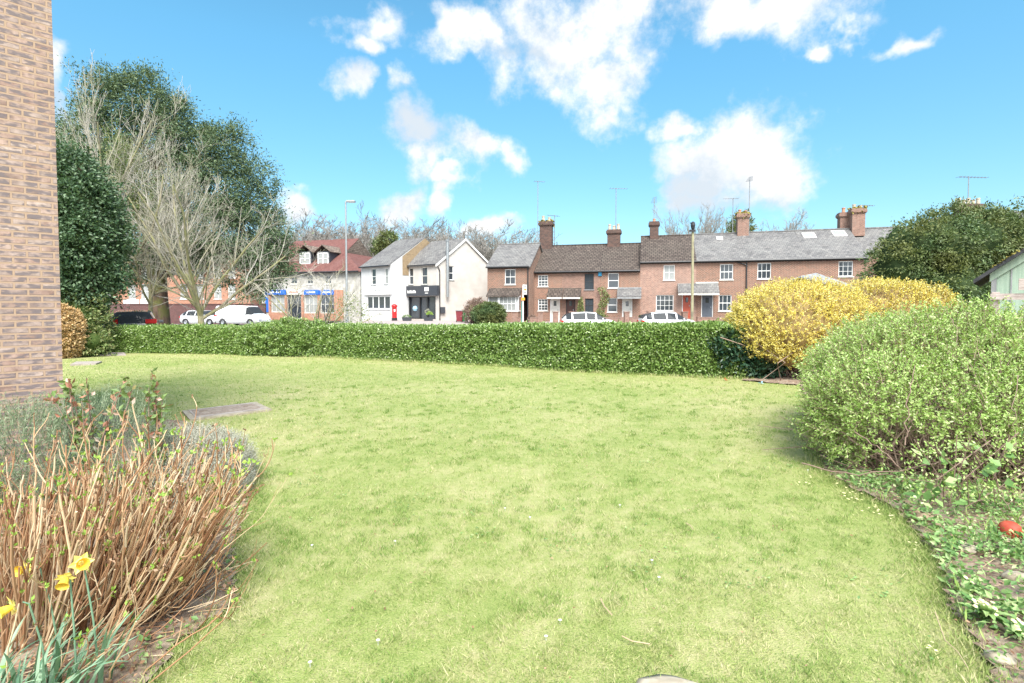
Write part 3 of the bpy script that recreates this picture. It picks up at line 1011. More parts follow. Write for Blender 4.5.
# --- fourth: pink brick, tiled, taller
w1, w2 = hole(TER, 663.6, 265, 674.8, 280), hole(TER, 656, 295, 673.6, 310.8)
d1 = hole(TER, 682, 294, 691.6, 318.5)
hD = gable_house('terraced_house', 'taller pink brick house with orange red door and ribbed brown tile roof', TER, sp[3], sp[4] - .003, DB, Z0, zC, zrC, 'brick_pink', 'tile_brown', [w1, w2, d1], g_ter)
window(hD, TER, w1, 2, 2, gm='glass_pale'); window(hD, TER, w2, 4, 3)
door(hD, TER, d1, 'reddoor', panes=True, label='orange red front door')
canopy(hD, TER, 677.5, 283.4, 697, 292.6, .95, 'slate')
# --- fifth: slate, dark door
w1, w2 = hole(TER, 720, 264, 733.2, 279.6), hole(TER, 718.7, 295, 731.6, 311)
d1 = hole(TER, 701.2, 294, 713.2, 320)
hE = gable_house('terraced_house', 'slate roofed brick house with dark grey front door and drainpipe at its right', TER, sp[4], sp[5] - .003, DB, Z0, zC, zrC + .03, 'brick_red', 'slate', [w1, w2, d1], g_ter)
window(hE, TER, w1, 3, 2); window(hE, TER, w2, 3, 2)
door(hE, TER, d1, 'greydoor', panes=True, label='dark grey front door')
canopy(hE, TER, 695.6, 283.2, 718.2, 292.6, .95, 'slate', top='offwhite')
a = Acc(); q = sp[5] - .15
a.tube([TER.w(np.array([q, .08, zC - .15])), TER.w(np.array([q, .08, Z0]))], .055, 8)
a.tube([TER.w(np.array([q - .75, .08, zC - .2])), TER.w(np.array([q - .05, .08, zC - .45]))], .05, 8)
obj('downpipe', a, M['black'], hE)
# --- sixth and seventh
w1, w2 = hole(TER, 757.5, 262.8, 771.2, 278.8), hole(TER, 760, 295, 773, 312)
d1 = hole(TER, 785, 295, 795, 321)
hF = gable_house('terraced_house', 'slate roofed brick house between the tall black drainpipe and the first large skylight', TER, sp[5], sp[6] - .003, DB, Z0, zC, zrC + .06, 'brick_red', 'slate', [w1, w2, d1], g_ter)
window(hF, TER, w1, 3, 2); window(hF, TER, w2, 3, 2); door(hF, TER, d1, 'greydoor')
w1, w2 = hole(TER, 838.6, 261, 853.2, 276.4), hole(TER, 838, 294, 852, 312)
d1 = hole(TER, 818, 293, 829, 320)
hG = gable_house('terraced_house', 'end brick house of the terrace with slate roof and twin-stack chimney, beside the tall evergreen', TER, sp[6], sp[7], DB, Z0, zC, zrC + .09, 'brick_red', 'slate', [w1, w2, d1], g_ter)
window(hG, TER, w1, 3, 3); window(hG, TER, w2, 3, 3); door(hG, TER, d1, 'browndoor')
# the back range whose slate roof carries on to the right
sR = S(893)
hH = gable_house('cottage', 'plain slate roofed cottage mostly hidden by the evergreen at the terrace end', TER, sp[7] + .05, sR + 3, 6.0, Z0, zC + .6, zrC + .2, 'brick_red', 'slate', [], None)
for o in [hH] + [c for c in COL.objects if c.parent == hH]:
    pass
hH.location = Vector(hH.location) + Vector(tuple(TER.n * -1.9))


def skylight(house, px, py, w=1.0, h=.75, zr=zrC, ze=zC, label=None):
    k = (zr - ze) / (DB / 2)
    # find the slope point under the pixel
    r = ray(px, py); C = np.array([0, 0, CAM_H])
    best = None
    for t in np.linspace(38, 60, 2200):
        p = C + r * t
        dd = float(np.dot(p - TER.o, TER.n)); zz = ze + .07 - dd * k
        if p[2] <= zz:
            best = (float(np.dot(p - TER.o, TER.u)), dd); break
    s, d = best
    zf = lambda d_: ze + .07 - d_ * k
    A = Acc(); A.prism([(d + h / 2, zf(d + h / 2) + .09), (d - h / 2, zf(d - h / 2) + .09), (d - h / 2, zf(d - h / 2) - .05), (d + h / 2, zf(d + h / 2) - .05)], s - w / 2, s + w / 2, TER)
    o = obj('skylight', A, M['offwhite'], house)
    B = Acc(); e = .09; B.prism([(d + h / 2 - e, zf(d + h / 2 - e) + .11), (d - h / 2 + e, zf(d - h / 2 + e) + .11), (d - h / 2 + e, zf(d - h / 2 + e) + .07), (d + h / 2 - e, zf(d + h / 2 - e) + .07)], s - w / 2 + e, s + w / 2 - e, TER)
    obj('glass', B, M['glass_pale'], o)


skylight(hE, 719.5, 238.5, .5, .4)
skylight(hF, 809, 236, .95, .8); skylight(hG, 839, 234, 1.0, .9)


def ridge_pt(px):
    """where the column px crosses the ridge line"""
    s, _ = TER.sz(px, 240, -DB / 2)
    return s, TER.w(np.array([s, -DB / 2, 0]))


def stack(house, px0, px1, pytop, zbase, **kw):
    s0, _ = TER.sz(px0, 240, -DB / 2); s1, _ = TER.sz(px1, 240, -DB / 2)
    p = TER.w(np.array([(s0 + s1) / 2, -DB / 2 + .1, 0]))
    z1 = at((px0 + px1) / 2, pytop, p[1])[2]
    return chimney(house, p, (s1 - s0) * .8, kw.pop('d', .8), zbase, z1, rz=math.atan2(TER.u[1], TER.u[0]), **kw), p, z1


_, pA, zA = stack(hA, 539, 554, 222, zrB - .5, pots=2, potm='pot_buff', moss=True, poth=.6)
_, pC, zCc = stack(hC, 606, 622, 230, zrB - .6, pots=3, potm='pot_buff', poth=.55, d=.75)
_, pD, zD = stack(hD, 648.5, 659.5, 222, zrC - .9, pots=1, poth=.3)
_, pE, zE = stack(hF, 735, 749, 214, zrC - .6, pots=2, mat='brick_brown', moss=True, poth=.4)
_, pG, zG = stack(hG, 848, 864, 209, zrC - .5, pots=2, mat='brick_brown', moss=True, potm='pot_buff', poth=.4)
s0, _ = TER.sz(842, 240, -DB / 2 - .9)
p2 = TER.w(np.array([s0, -DB / 2 - .7, 0]))
chimney(hG, p2, .7, .7, zrC - .8, at(842, 213, p2[1])[2], 'brick_brown', 1, math.atan2(TER.u[1], TER.u[0]))


def aer(px, pyt, pyb, Y, label, rz, **kw):
    b = at(px, pyb, Y); t = at(px, pyt, Y)
    return aerial('tv_aerial', label, b, t[2] - b[2], rz, **kw)


aer(537.8, 181, 252, pA[1] - .3, 'tall thin aerial mast left of the mossy chimney beside the arched passage house', .2, span=1.0)
aer(554.6, 215, 246, pA[1] + .2, 'short aerial right of the mossy chimney above the small-paned windows', 2.6, span=1.2, tilt=.1)
aer(615.8, 188, 232, pC[1], 'tall aerial with crossways array on the three-pot chimney', .1, span=1.6)
aer(654, 199, 224, pD[1], 'short aerial with tilted array on the chimney of the pink brick house', 1.2, span=1.0, tilt=.35)
aer(748.8, 178, 240, pE[1] - .2, 'tallest aerial at the right side of the mossy red chimney', 1.0, span=1.0, tilt=.3)
aer(732.5, 198, 236, pE[1] + 2.2, 'aerial with long sideways boom behind the mossy red chimney', 3.0, span=1.3)
aer(863.5, 205, 214, pG[1], 'low aerial with level boom on the twin-stack chimney', .05, span=1.3)

# alarm box, lean-to, climbing plants of the terrace
s_, z_ = TER.sz(600, 273.8)
t = thing('alarm_box', 'bright blue alarm box below the gutter between dark framed and white upper windows', 'alarm box', TER.w(np.array([s_, .02, z_])))
a = Acc(); a.box(s_ - .15, s_ + .15, .004, .09, z_ - .2, z_ + .2, TER); a.box(s_ - .1, s_ + .1, .09, .12, z_ - .14, z_ + .14, TER)
obj('casing', a, M['alarmblue'], t, bevel=.02)

# ================================================================== the projecting brick house with the bay, left end of the terrace
AX = Frame((at(487.5, 300, 45.6)[0], 45.6), (at(529.5, 300, 44.6)[0], 44.6))
zeA = at(508, 266, 45.1)[2]; zrA = at(520, 245, 49)[2]
w1 = hole(AX, 504.8, 269.2, 515.5, 284.5); arch = hole(AX, 522.4, 294.5, 528.4, 321)
hX = gable_house('end_house', 'brick end house with grey slate roof, tiled bay window and arched side passage', AX, 0, AX.len, 7.6, Z0, zeA, zrA, 'brick_red', 'slate', [w1, arch], None, verge=.12)
window(hX, AX, w1, 2, 2, 'white')
a = Acc()
cx = (arch[0] + arch[1]) / 2; rr = (arch[1] - arch[0]) / 2
for k in range(8):      # arch head filling the square corners
    t0, t1 = PI * k / 8, PI * (k + 1) / 8
    x0, x1 = cx + rr * math.cos(t0), cx + rr * math.cos(t1)
    y0, y1 = arch[3] - rr + rr * math.sin(t0), arch[3] - rr + rr * math.sin(t1)
    a.add(AX.w([[x0, .003, y0], [x1, .003, y1], [x1, .003, arch[3] + .02], [x0, .003, arch[3] + .02]]), [[0, 1, 2, 3]])
obj('arch_head', a, M['brick_red'], hX)
a = Acc(); a.box(arch[0] + .001, arch[1] - .001, -1.6, -1.55, Z0 - .1, arch[3], AX)
a.box(arch[0] - .05, arch[0], -1.6, -.165, Z0 - .1, arch[3], AX); a.box(arch[1], arch[1] + .05, -1.6, -.165, Z0 - .1, arch[3], AX)
obj('passage_door', a, M['brick_dark'], hX)
a = Acc(); q = AX.len - .12
a.tube([AX.w(np.array([q, .09, zeA - .1])), AX.w(np.array([q, .09, Z0]))], .055, 8)
obj('downpipe', a, M['black'], hX)
# bay
b0 = AX.sz(488, 300, .7)[0]; b1 = AX.sz(518.6, 300, .7)[0]
zt = AX.sz(503, 295.5, .7)[1]; zs = AX.sz(503, 311.5, .7)[1]
a = Acc(); a.box(b0 + .05, b1 - .05, .004, .66, Z0 - .2, zs, AX)
bay = obj('bay', a, M['brick_red'], hX)
a = Acc()
a.box(b0, b1, .004, .72, zs, zs + .09, AX); a.box(b0, b1, .004, .7, zt - .14, zt, AX)
for s in (b0, b0 + .95, b1 - 1.55 - .3, b1 - .3, b1 - .09):
    a.box(s, s + .09, .6, .69, zs + .09, zt - .14, AX)
for s in np.linspace(b1 - 1.76, b1 - .3, 5)[1:-1]:
    a.box(s + .02, s + .045, .62, .67, zs + .09, zt - .14, AX)
a.box(b1 - 1.76, b1 - .3, .615, .675, (zs + zt) / 2 - .06, (zs + zt) / 2, AX)
obj('bay_frame', a, M['white'], bay)
a = Acc(); a.box(b0 + .1, b1 - .06, .05, .63, zs + .09, zt - .15, AX)
obj('glass', a, M['glass_pale'], bay)
a = Acc()
z2 = AX.sz(503, 288, 0)[1]
slab(a, AX, b0 - .1, b1 + .1, .92, zt - .02, .004, z2, .1)
obj('bay_roof', a, M['tile_brown'], bay)

# ================================================================== white corner shops
SZ = Z0
Pc = at(437, 300, 49.5); Pl = at(404.6, 300, 52.0)
SF = Frame((Pl[0], Pl[1]), (Pc[0], Pc[1]))          # shop front wall, facing left and forward
Pr = at(488, 300, 52.5)
SG = Frame((Pc[0], Pc[1]), (Pr[0], Pr[1]))          # gable wall, facing the camera
ze2 = SG.sz(437, 263)[1]; za2 = SG.sz(464, 239)[1]
apex_s = SG.sz(464.5, 239)[0]
zr2 = SG.sz(487.5, 263)[1]
shop = thing('corner_shop', 'cream rendered corner shop with black fascia and big gable wall', 'shop', (Pc[0], Pc[1], SZ))
A = Acc()
hs = [hole(SF, 409, 268, 413.2, 284.5), hole(SF, 421.5, 267.2, 427.2, 284.5), hole(SF, 406.6, 296.5, 435.6, 319)]
holes_wall(A, SF, 0, SF.len, SZ - .3, ze2, hs)
hg = hole(SG, 448.8, 266, 453.6, 280)
holes_wall(A, SG, 0, SG.len, SZ - .3, min(ze2, zr2), [hg])
zz = min(ze2, zr2)
A.add(SG.w([[0, 0, zz], [SG.len, 0, zz], [SG.len, 0, zr2], [apex_s, 0, za2], [0, 0, ze2]]), [[0, 1, 2, 3]])
A.add(SG.w([[0, 0, zz], [apex_s, 0, za2], [0, 0, ze2 + .001]]), [[0, 1, 2]])
# back walls
L0 = SF.w(np.array([0, 0, 0])); dvec = np.array([SG.w(np.array([SG.len, 0, 0]))[0] - Pc[0], SG.w(np.array([SG.len, 0, 0]))[1] - Pc[1], 0])
BL = L0 + dvec * .98; BR = np.array([Pr[0], Pr[1], 0])
for p, q in ((L0, BL), (BL, BR)):
    A.add([[p[0], p[1], SZ - .3], [q[0], q[1], SZ - .3], [q[0], q[1], zz], [p[0], p[1], zz]], [[0, 1, 2, 3]])
obj('wall', A, M['render'], shop)
ap = SG.w(np.array([apex_s, 0, za2])); bk = (L0 - np.array([Pc[0], Pc[1], 0]))
bk3 = np.array([bk[0], bk[1], 0])
B = Acc()


def quad_slab(acc, P, t=.1):
    P = np.array(P, float); Q = P - [0, 0, t]
    V = np.vstack([P, Q])
    acc.add(V, [[0, 1, 2, 3], [7, 6, 5, 4], [0, 4, 5, 1], [1, 5, 6, 2], [2, 6, 7, 3], [3, 7, 4, 0]])


ov = -unit(bk3) * .12
e0 = SG.w(np.array([-.25, 0, ze2 - .14])) + ov; e1 = e0 + bk3 * 1.0 - ov
a0 = ap + ov + [0, 0, .07]; a1 = ap + bk3 + [0, 0, .07]
quad_slab(B, [e0, e1, a1, a0])
f0 = SG.w(np.array([SG.len + .2, 0, zr2 - .12])) + ov; f1 = f0 + bk3 - ov
quad_slab(B, [a0 + [0, 0, .001], a1 + [0, 0, .001], f1, f0])
obj('roof', B, M['slate'], shop)
B = Acc()       # white barge boards along the gable
for p, q in ((e0, a0), (a0, f0)):
    p_, q_ = p + ov * .3 - [0, 0, .03], q + ov * .3 - [0, 0, .03]
    B.add([p_, q_, q_ - [0, 0, .2], p_ - [0, 0, .2], p_ + ov * .3, q_ + ov * .3, q_ + ov * .3 - [0, 0, .2], p_ + ov * .3 - [0, 0, .2]], [[0, 1, 2, 3], [4, 5, 6, 7], [0, 1, 5, 4], [3, 2, 6, 7]])
obj('barge_board', B, M['white'], shop)
window(shop, SF, hs[0], 1, 2, 'white', sill='lead'); window(shop, SF, hs[1], 1, 2, 'offwhite', sill='lead')
window(shop, SG, hg, 1, 2, 'white', sill='lead')
g = Acc(); g.tube([SF.w(np.array([0, .2, ze2 - .13])), SF.w(np.array([SF.len, .2, ze2 - .13]))], .06, 8)
obj('gutter', g, M['black'], shop)
# shop front
a = Acc(); fa = hole(SF, 403.2, 285.8, 437, 295.8, .3)
a.box(fa[0], fa[1], .004, .3, fa[2], fa[3], SF)
fas = obj('fascia', a, M['charcoal'], shop)
a = Acc()
h1 = hole(SF, 407.4, 290.3, 416, 293.2, .31)
w_ = (h1[1] - h1[0])
for k in range(8):
    x = h1[0] + w_ * k / 8
    a.box(x + .01, x + w_ / 8 * .72, .303, .325, h1[2], h1[3] - (.06 if k % 3 == 1 else 0), SF)
h2 = hole(SF, 424.5, 287.2, 428.6, 291.2, .31)
a.box(h2[0], h2[1], .303, .33, h2[2], h2[3], SF)
a.box(h2[0] + .08, h2[1] - .08, .303, .33, h2[2] - .22, h2[2] - .14, SF)
obj('sign_lettering', a, M['white'], fas)
a = Acc(); o0, o1, oz0, oz1 = hs[2]
ww = o1 - o0
for t0, t1 in ((0, .11), (.44, .47), (.70, .73), (.97, 1.0)):
    a.box(o0 + ww * t0, o0 + ww * t1, -.3, -.02, SZ, oz1, SF)
a.box(o0, o1, -.25, -.05, oz1 - .1, oz1 - .001, SF); a.box(o0 + ww * .11, o0 + ww * .44, -.25, -.05, SZ, SZ + .25, SF)
sfm = obj('shopfront', a, M['black'], shop)
a = Acc(); a.box(o0 + .03, o1 - .03, -.2, -.17, SZ + .05, oz1 - .1, SF)
obj('glass', a, M['glass'], sfm)
a = Acc()
pos = SF.w(np.array([o0 + ww * .27, -.16, SZ + 1.15]))
a.lathe([(0, -.28), (.2, -.2), (.28, 0), (.2, .2), (0, .28)], pos, 12)
obj('window_lamp', a, M['lightblue'], sfm)
# flue pipe, downpipe, lamp bracket, meter box on the gable
a = Acc(); fp = hole(SG, 444.6, 241, 447.8, 297)
cx_ = (fp[0] + fp[1]) / 2
a.tube([SG.w(np.array([cx_, .3, fp[2]])), SG.w(np.array([cx_, .3, fp[3]]))], .13, 10)
a.lathe([(.0, .12), (.2, .05), (.2, -.02), (0, -.02)], SG.w(np.array([cx_, .3, fp[3]])), 10)
obj('flue', a, M['steel'], shop)
a = Acc(); a.tube([SG.w(np.array([.05, .1, ze2 - .3])), SG.w(np.array([.25, .1, ze2 - .7])), SG.w(np.array([.25, .1, SZ]))], .05, 6)
obj('downpipe', a, M['plastic'], shop)
mb = hole(SG, 440, 307, 444.5, 313.5)
a = Acc(); a.box(mb[0], mb[1], .004, .2, mb[2], mb[3], SG)
obj('meter_box', a, M['charcoal'], shop, bevel=.02)

# --- the other white shop, forward of it
Qc = at(404.2, 300, 51.2); Qr = Qc
Q0 = at(391.0, 300, 49.9); Q1 = at(361.5, 300, 52.6)
WF = Frame((Q1[0], Q1[1]), (Q0[0], Q0[1])); WG = Frame((Q0[0], Q0[1]), (Qc[0], Qc[1]))
zeW = WF.sz(376, 265)[1]; zrW = at(405, 240.5, 55.5)[2]
ws = thing('white_shop', 'white painted brick shop with wide fascia and shop window, behind the red pillar box', 'shop', (Q0[0], Q0[1], SZ))
A = Acc()
hs = [hole(WF, 371.4, 268.6, 375.8, 284.6), hole(WF, 384.6, 268, 388, 284), hole(WF, 366.8, 296, 390, 309)]
holes_wall(A, WF, 0, WF.len, SZ - .3, zeW, hs)
wb = WF.n * -9.0       # depth of the building
Rg = np.array([Q0[0], Q0[1], 0]) + wb
zm = zrW
mid = np.array([Q0[0], Q0[1], 0]) + wb * .5
P0_ = np.array([Q0[0], Q0[1], 0]); 
A.add([[*P0_[:2], SZ - .3], [*Rg[:2], SZ - .3], [*Rg[:2], zeW], [*P0_[:2], zeW]], [[0, 1, 2, 3]])
A.add([[*P0_[:2], zeW], [*Rg[:2], zeW], [*mid[:2], zm]], [[0, 1, 2]])
P1_ = np.array([Q1[0], Q1[1], 0]); R1_ = P1_ + wb; mid1 = P1_ + wb * .5
A.add([[*P1_[:2], SZ - .3], [*R1_[:2], SZ - .3], [*R1_[:2], zeW], [*P1_[:2], zeW]], [[0, 1, 2, 3]])
A.add([[*P1_[:2], zeW], [*R1_[:2], zeW], [*mid1[:2], zm]], [[0, 1, 2]])
A.add([[*Rg[:2], SZ - .3], [*R1_[:2], SZ - .3], [*R1_[:2], zeW], [*Rg[:2], zeW]], [[0, 1, 2, 3]])
obj('wall', A, M['render_white'], ws)
up3 = lambda p, z: np.array([p[0], p[1], z])
B = Acc(); of = WF.n * .25
quad_slab(B, [up3(P1_ + of, zeW - .12), up3(P0_ + of, zeW - .12), up3(mid, zm + .07), up3(mid1, zm + .07)])
quad_slab(B, [up3(mid1, zm + .071), up3(mid, zm + .071), up3(Rg - of, zeW - .12), up3(R1_ - of, zeW - .12)])
obj('roof', B, M['slate'], ws)
B = Acc()       # yellow stock brick parapet wall rising above the neighbour's roof
e = WF.u * .03
q = lambda f, z: up3(P0_ + wb * f + e, z)
B.add([q(.16, zeW + (zm - zeW) * .28), q(.5, zm - .02), q(.86, zeW + (zm - zeW) * .3), q(.86, zeW - 1), q(.16, zeW - 1)], [[0, 1, 2, 3]])
B.add([q(.16, zeW + (zm - zeW) * .28), q(.86, zeW - 1), q(.16, zeW - 1)], [[0, 1, 2]])
obj('party_wall', B, M['brick_gold'], ws)
window(ws, WF, hs[0], 1, 2, 'white', sill='lead'); window(ws, WF, hs[1], 1, 2, 'white', gm='glass_pale', sill='lead')
window(ws, WF, hs[2], 4, 1, 'white', gm='glass', sill='white', fw=.09, bar=.12)
fb = hole(WF, 364.2, 286.4, 390.6, 294.6, .12)
a = Acc(); a.box(fb[0], fb[1], .004, .12, fb[2], fb[3], WF)
fo = obj('fascia', a, M['white'], ws)
a = Acc()
for k in range(9):
    x = fb[0] + (fb[1] - fb[0]) * (.28 + .05 * k)
    a.box(x, x + .10, .123, .13, (fb[2] + fb[3]) / 2 - .1, (fb[2] + fb[3]) / 2 + (.12 if k % 2 else .06), WF)
obj('sign_lettering', a, M['lead'], fo)
g = Acc(); g.tube([WF.w(np.array([0, .3, zeW - .16])), WF.w(np.array([WF.len, .3, zeW - .16]))], .06, 8)
obj('gutter', g, M['black'], ws)

# --- the long tiled building with the blue shop fronts
RB = Frame((at(262, 300, 59.7)[0], 59.7), (at(360.5, 300, 56.0)[0], 56.0))
zeR = RB.sz(325, 269.5)[1]
RD = 12.0
rb = thing('tiled_shop_building', 'long pale building with red tiled roof, two dormers and blue shop fronts', 'building', tuple(RB.w(np.array([RB.len, 0, SZ]))))
shops = [hole(RB, 271.3, 295.5, 284.8, 312), hole(RB, 288, 295.5, 301, 318), hole(RB, 304.8, 295.5, 317.6, 313), hole(RB, 320.6, 295.5, 334, 313)]
ups = [hole(RB, a_, 276, a_ + 6, 284) for a_ in (275, 291, 307, 325)]
A = Acc(); holes_wall(A, RB, 0, RB.len, SZ - .3, zeR, shops + ups, .2)
A.add(RB.w([[RB.len, 0, SZ - .3], [RB.len, -RD, SZ - .3], [RB.len, -RD, zeR], [RB.len, 0, zeR]]), [[0, 1, 2, 3]])
A.add(RB.w([[0, 0, SZ - .3], [0, -RD, SZ - .3], [0, -RD, zeR], [0, 0, zeR]]), [[0, 1, 2, 3]])
A.add(RB.w([[0, -RD, SZ - .3], [RB.len, -RD, SZ - .3], [RB.len, -RD, zeR], [0, -RD, zeR]]), [[0, 1, 2, 3]])
obj('wall', A, M['render_grey'], rb)
zrR = at(345, 238.5, 63)[2]
B = Acc()
k = (zrR - zeR) / (RD / 2)
zu = zeR + (zrR - zeR) * .52
RX = RB.len
IN = 4.0
k = (zrR - zeR) / (RD / 2)
dm_ = -(zu - zeR) / k
quad_slab(B, RB.w([[-.2, .35, zeR - .35 * k], [RX - IN, .35, zeR - .35 * k], [RX - IN, -RD / 2, zrR], [-.2, -RD / 2, zrR]]))
quad_slab(B, RB.w([[RX - IN + .001, .35, zeR - .35 * k], [RX + .35, .35, zeR - .35 * k], [RX - IN + .1, dm_, zu], [RX - IN + .001, dm_, zu]]))
quad_slab(B, RB.w([[-.2, -RD - .35, zeR - .35 * k], [RX - IN, -RD - .35, zeR - .35 * k], [RX - IN, -RD / 2 - .002, zrR], [-.2, -RD / 2 - .002, zrR]]))
quad_slab(B, RB.w([[RX - IN + .001, -RD - .35, zeR - .35 * k], [RX + .35, -RD - .35, zeR - .35 * k], [RX - IN + .1, -RD - dm_, zu], [RX - IN + .001, -RD - dm_, zu]]))
quad_slab(B, RB.w([[RX + .36, .35, zeR - .35 * k], [RX + .36, -RD - .35, zeR - .35 * k], [RX - IN + .1, -RD - dm_, zu + .003], [RX - IN + .1, dm_, zu + .003]]))
obj('roof', B, M['tile_red'], rb)
B = Acc()
B.add(RB.w([[RX - IN + .03, dm_, zu - .05], [RX - IN + .03, -RD - dm_, zu - .05], [RX - IN + .03, -RD * .5, zrR - .02]]), [[0, 1, 2]])
B.add(RB.w([[RX - IN - .3, dm_, zu - .05], [RX - IN - .3, -RD - dm_, zu - .05], [RX - IN - .3, -RD * .5, zrR - .1]]), [[0, 1, 2]])
obj('tile_hung_gable', B, M['tile_weathered'], rb)
for px in (307, 325):
    s = RB.sz(px, 256, -1.5)[0]
    zc = RB.sz(px, 258, -1.2)[1]
    a = Acc(); a.box(s - .85, s + .85, -4.2, -1.2, zc - 1.0, zc + .75, RB)
    dm = obj('dormer', a, M['charcoal'], rb)
    a = Acc()
    quad_slab(a, RB.w([[s - 1.1, -.95, zc + .7], [s, -.95, zc + 1.5], [s, -5.2, zc + 1.5], [s - 1.1, -5.2, zc + .7]]), .08)
    quad_slab(a, RB.w([[s, -.95, zc + 1.501], [s + 1.1, -.95, zc + .7], [s + 1.1, -5.2, zc + .7], [s, -5.2, zc + 1.501]]), .08)
    obj('dormer_roof', a, M['tile_weathered'], dm)
    a = Acc()
    x0, x1, q0, q1 = s - .7, s + .7, zc - .75, zc + .6
    for p, q_, r_, s2 in ((x0, x0 + .1, q0, q1), (x1 - .1, x1, q0, q1), (s - .06, s + .06, q0, q1), (x0, x1, q0, q0 + .1), (x0, x1, q1 - .1, q1), (x0, x1, (q0 + q1) / 2 - .03, (q0 + q1) / 2 + .03)):
        a.box(p, q_, -1.197, -1.12, r_, s2, RB)
    obj('dormer_window', a, M['white'], dm)
    a = Acc(); a.box(x0 + .05, x1 - .05, -1.195, -1.16, q0 + .05, q1 - .05, RB)
    obj('dormer_glass', a, M['glass_pale'], dm)
for h_ in ups:
    window(rb, RB, h_, 2, 2, 'offwhite')
for i_, h_ in enumerate(shops):
    window(rb, RB, h_, 3 if i_ != 1 else 2, 2, 'offwhite' if i_ != 1 else 'black', gm='glass' if i_ % 2 else 'glass_pale', sill=None, bar=.05, mid=False)
for a_, b_, m_ in ((265, 285.6, 'blue'), (286.4, 301.5, 'offwhite'), (303.8, 318.6, 'blue'), (319.4, 333.4, 'blue')):
    h_ = hole(RB, a_, 290, b_, 294.6, .2)
    a = Acc(); a.box(h_[0], h_[1], .004, .2, h_[2], h_[3], RB)
    fo = obj('fascia', a, M[m_], rb)
    a = Acc()
    n_ = 7
    for k_ in range(n_):
        x = h_[0] + (h_[1] - h_[0]) * (.2 + .6 * k_ / n_)
        a.box(x, x + (h_[1] - h_[0]) * .05, .203, .22, h_[2] + .18, h_[3] - .15, RB)
    obj('sign_lettering', a, M['white' if m_ == 'blue' else 'reddoor'], fo)
a = Acc()
for px in (270.3, 286.5, 303, 319.3):
    s = RB.sz(px, 305)[0]
    a.box(s - .15, s + .15, .004, .12, SZ - .2, RB.sz(px, 295)[1], RB)
s = RB.sz(334.6, 305)[0]; s2 = RB.sz(343.5, 305)[0]
a.box(s, s2, .004, .1, SZ - .2, RB.sz(340, 290)[1], RB)
for h_ in (shops[0], shops[2], shops[3]):
    a.box(h_[0], h_[1], .004, .08, SZ - .2, h_[2] - .05, RB)
obj('brick_pier', a, M['brick_orange'], rb)
h_ = hole(RB, 265.4, 296, 269.6, 312, .1)
a = Acc(); a.box(h_[0], h_[1], .004, .1, h_[2], h_[3], RB)
obj('blue_panel', a, M['blue'], rb)
g = Acc(); g.tube([RB.w(np.array([0, .42, zeR - .3])), RB.w(np.array([RX, .42, zeR - .3]))], .08, 8)
obj('gutter', g, M['black'], rb)

# --- brick flats behind the conifer, far left, and the dark brick garden wall before them
FL = Frame((at(20, 300, 72)[0], 72), (at(250, 300, 63)[0], 63))
fl = thing('brick_flats', 'orange brick flats with white bands and windows seen under the big conifer', 'building', tuple(FL.w(np.array([FL.len / 2, 0, 0]))))
fh = []
for px in (128, 141, 152.5, 180, 196, 214, 228, 60, 84, 104):
    for (y0_, y1_) in ((266, 278), (284, 299)):
        fh.append(hole(FL, px, y0_, px + 7.5, y1_))
ztop = FL.sz(150, 256)[1]
A = Acc(); holes_wall(A, FL, 0, FL.len, -.3, ztop, fh, .15)
A.add(FL.w([[FL.len, 0, -.3], [FL.len, -9, -.3], [FL.len, -9, ztop], [FL.len, 0, ztop]]), [[0, 1, 2, 3]])
A.add(FL.w([[0, 0, -.3], [0, -9, -.3], [0, -9, ztop], [0, 0, ztop]]), [[0, 1, 2, 3]])
A.add(FL.w([[0, -9, -.3], [FL.len, -9, -.3], [FL.len, -9, ztop], [0, -9, ztop]]), [[0, 1, 2, 3]])
obj('wall', A, M['brick_orange'], fl)
for h_ in fh:
    window(fl, FL, h_, 2, 2, 'white', gm='glass_pale', sill='white')
A = Acc(); slab(A, FL, -.4, FL.len + .4, .4, ztop - .05, -4.5, ztop + 1.4); slab(A, FL, -.4, FL.len + .4, -9.4, ztop - .05, -4.5, ztop + 1.401)
obj('roof', A, M['tile_weathered'], fl)
A = Acc()
zz0, zz1 = FL.sz(140, 282.2)[1], FL.sz(140, 259)[1]
for px0_, px1_ in ((123, 139), (140, 164)):
    a0_, a1_ = FL.sz(px0_, 290)[0], FL.sz(px1_, 290)[0]
    A.box(a0_, a1_, .003, .05, FL.sz(140, 304)[1], FL.sz(140, 299.5)[1], FL)
obj('white_band', A, M['render_white'], fl)
GW = Frame((at(60, 310, 58)[0], 58), (at(265, 310, 54)[0], 54))
A = Acc(); zt_ = GW.sz(160, 304.5)[1]
A.box(0, GW.len, -.22, 0, -.3, zt_, GW); A.box(-.02, GW.len + .02, -.27, .05, zt_, zt_ + .08, GW)
for s in np.linspace(1, GW.len - 1, 7):
    A.box(s - .2, s + .2, .001, .07, -.3, zt_, GW)
tag(obj('garden_wall', A, M['brick_dark']), 'long dark red brick wall behind the white van and the thick conifer trunk', 'wall')

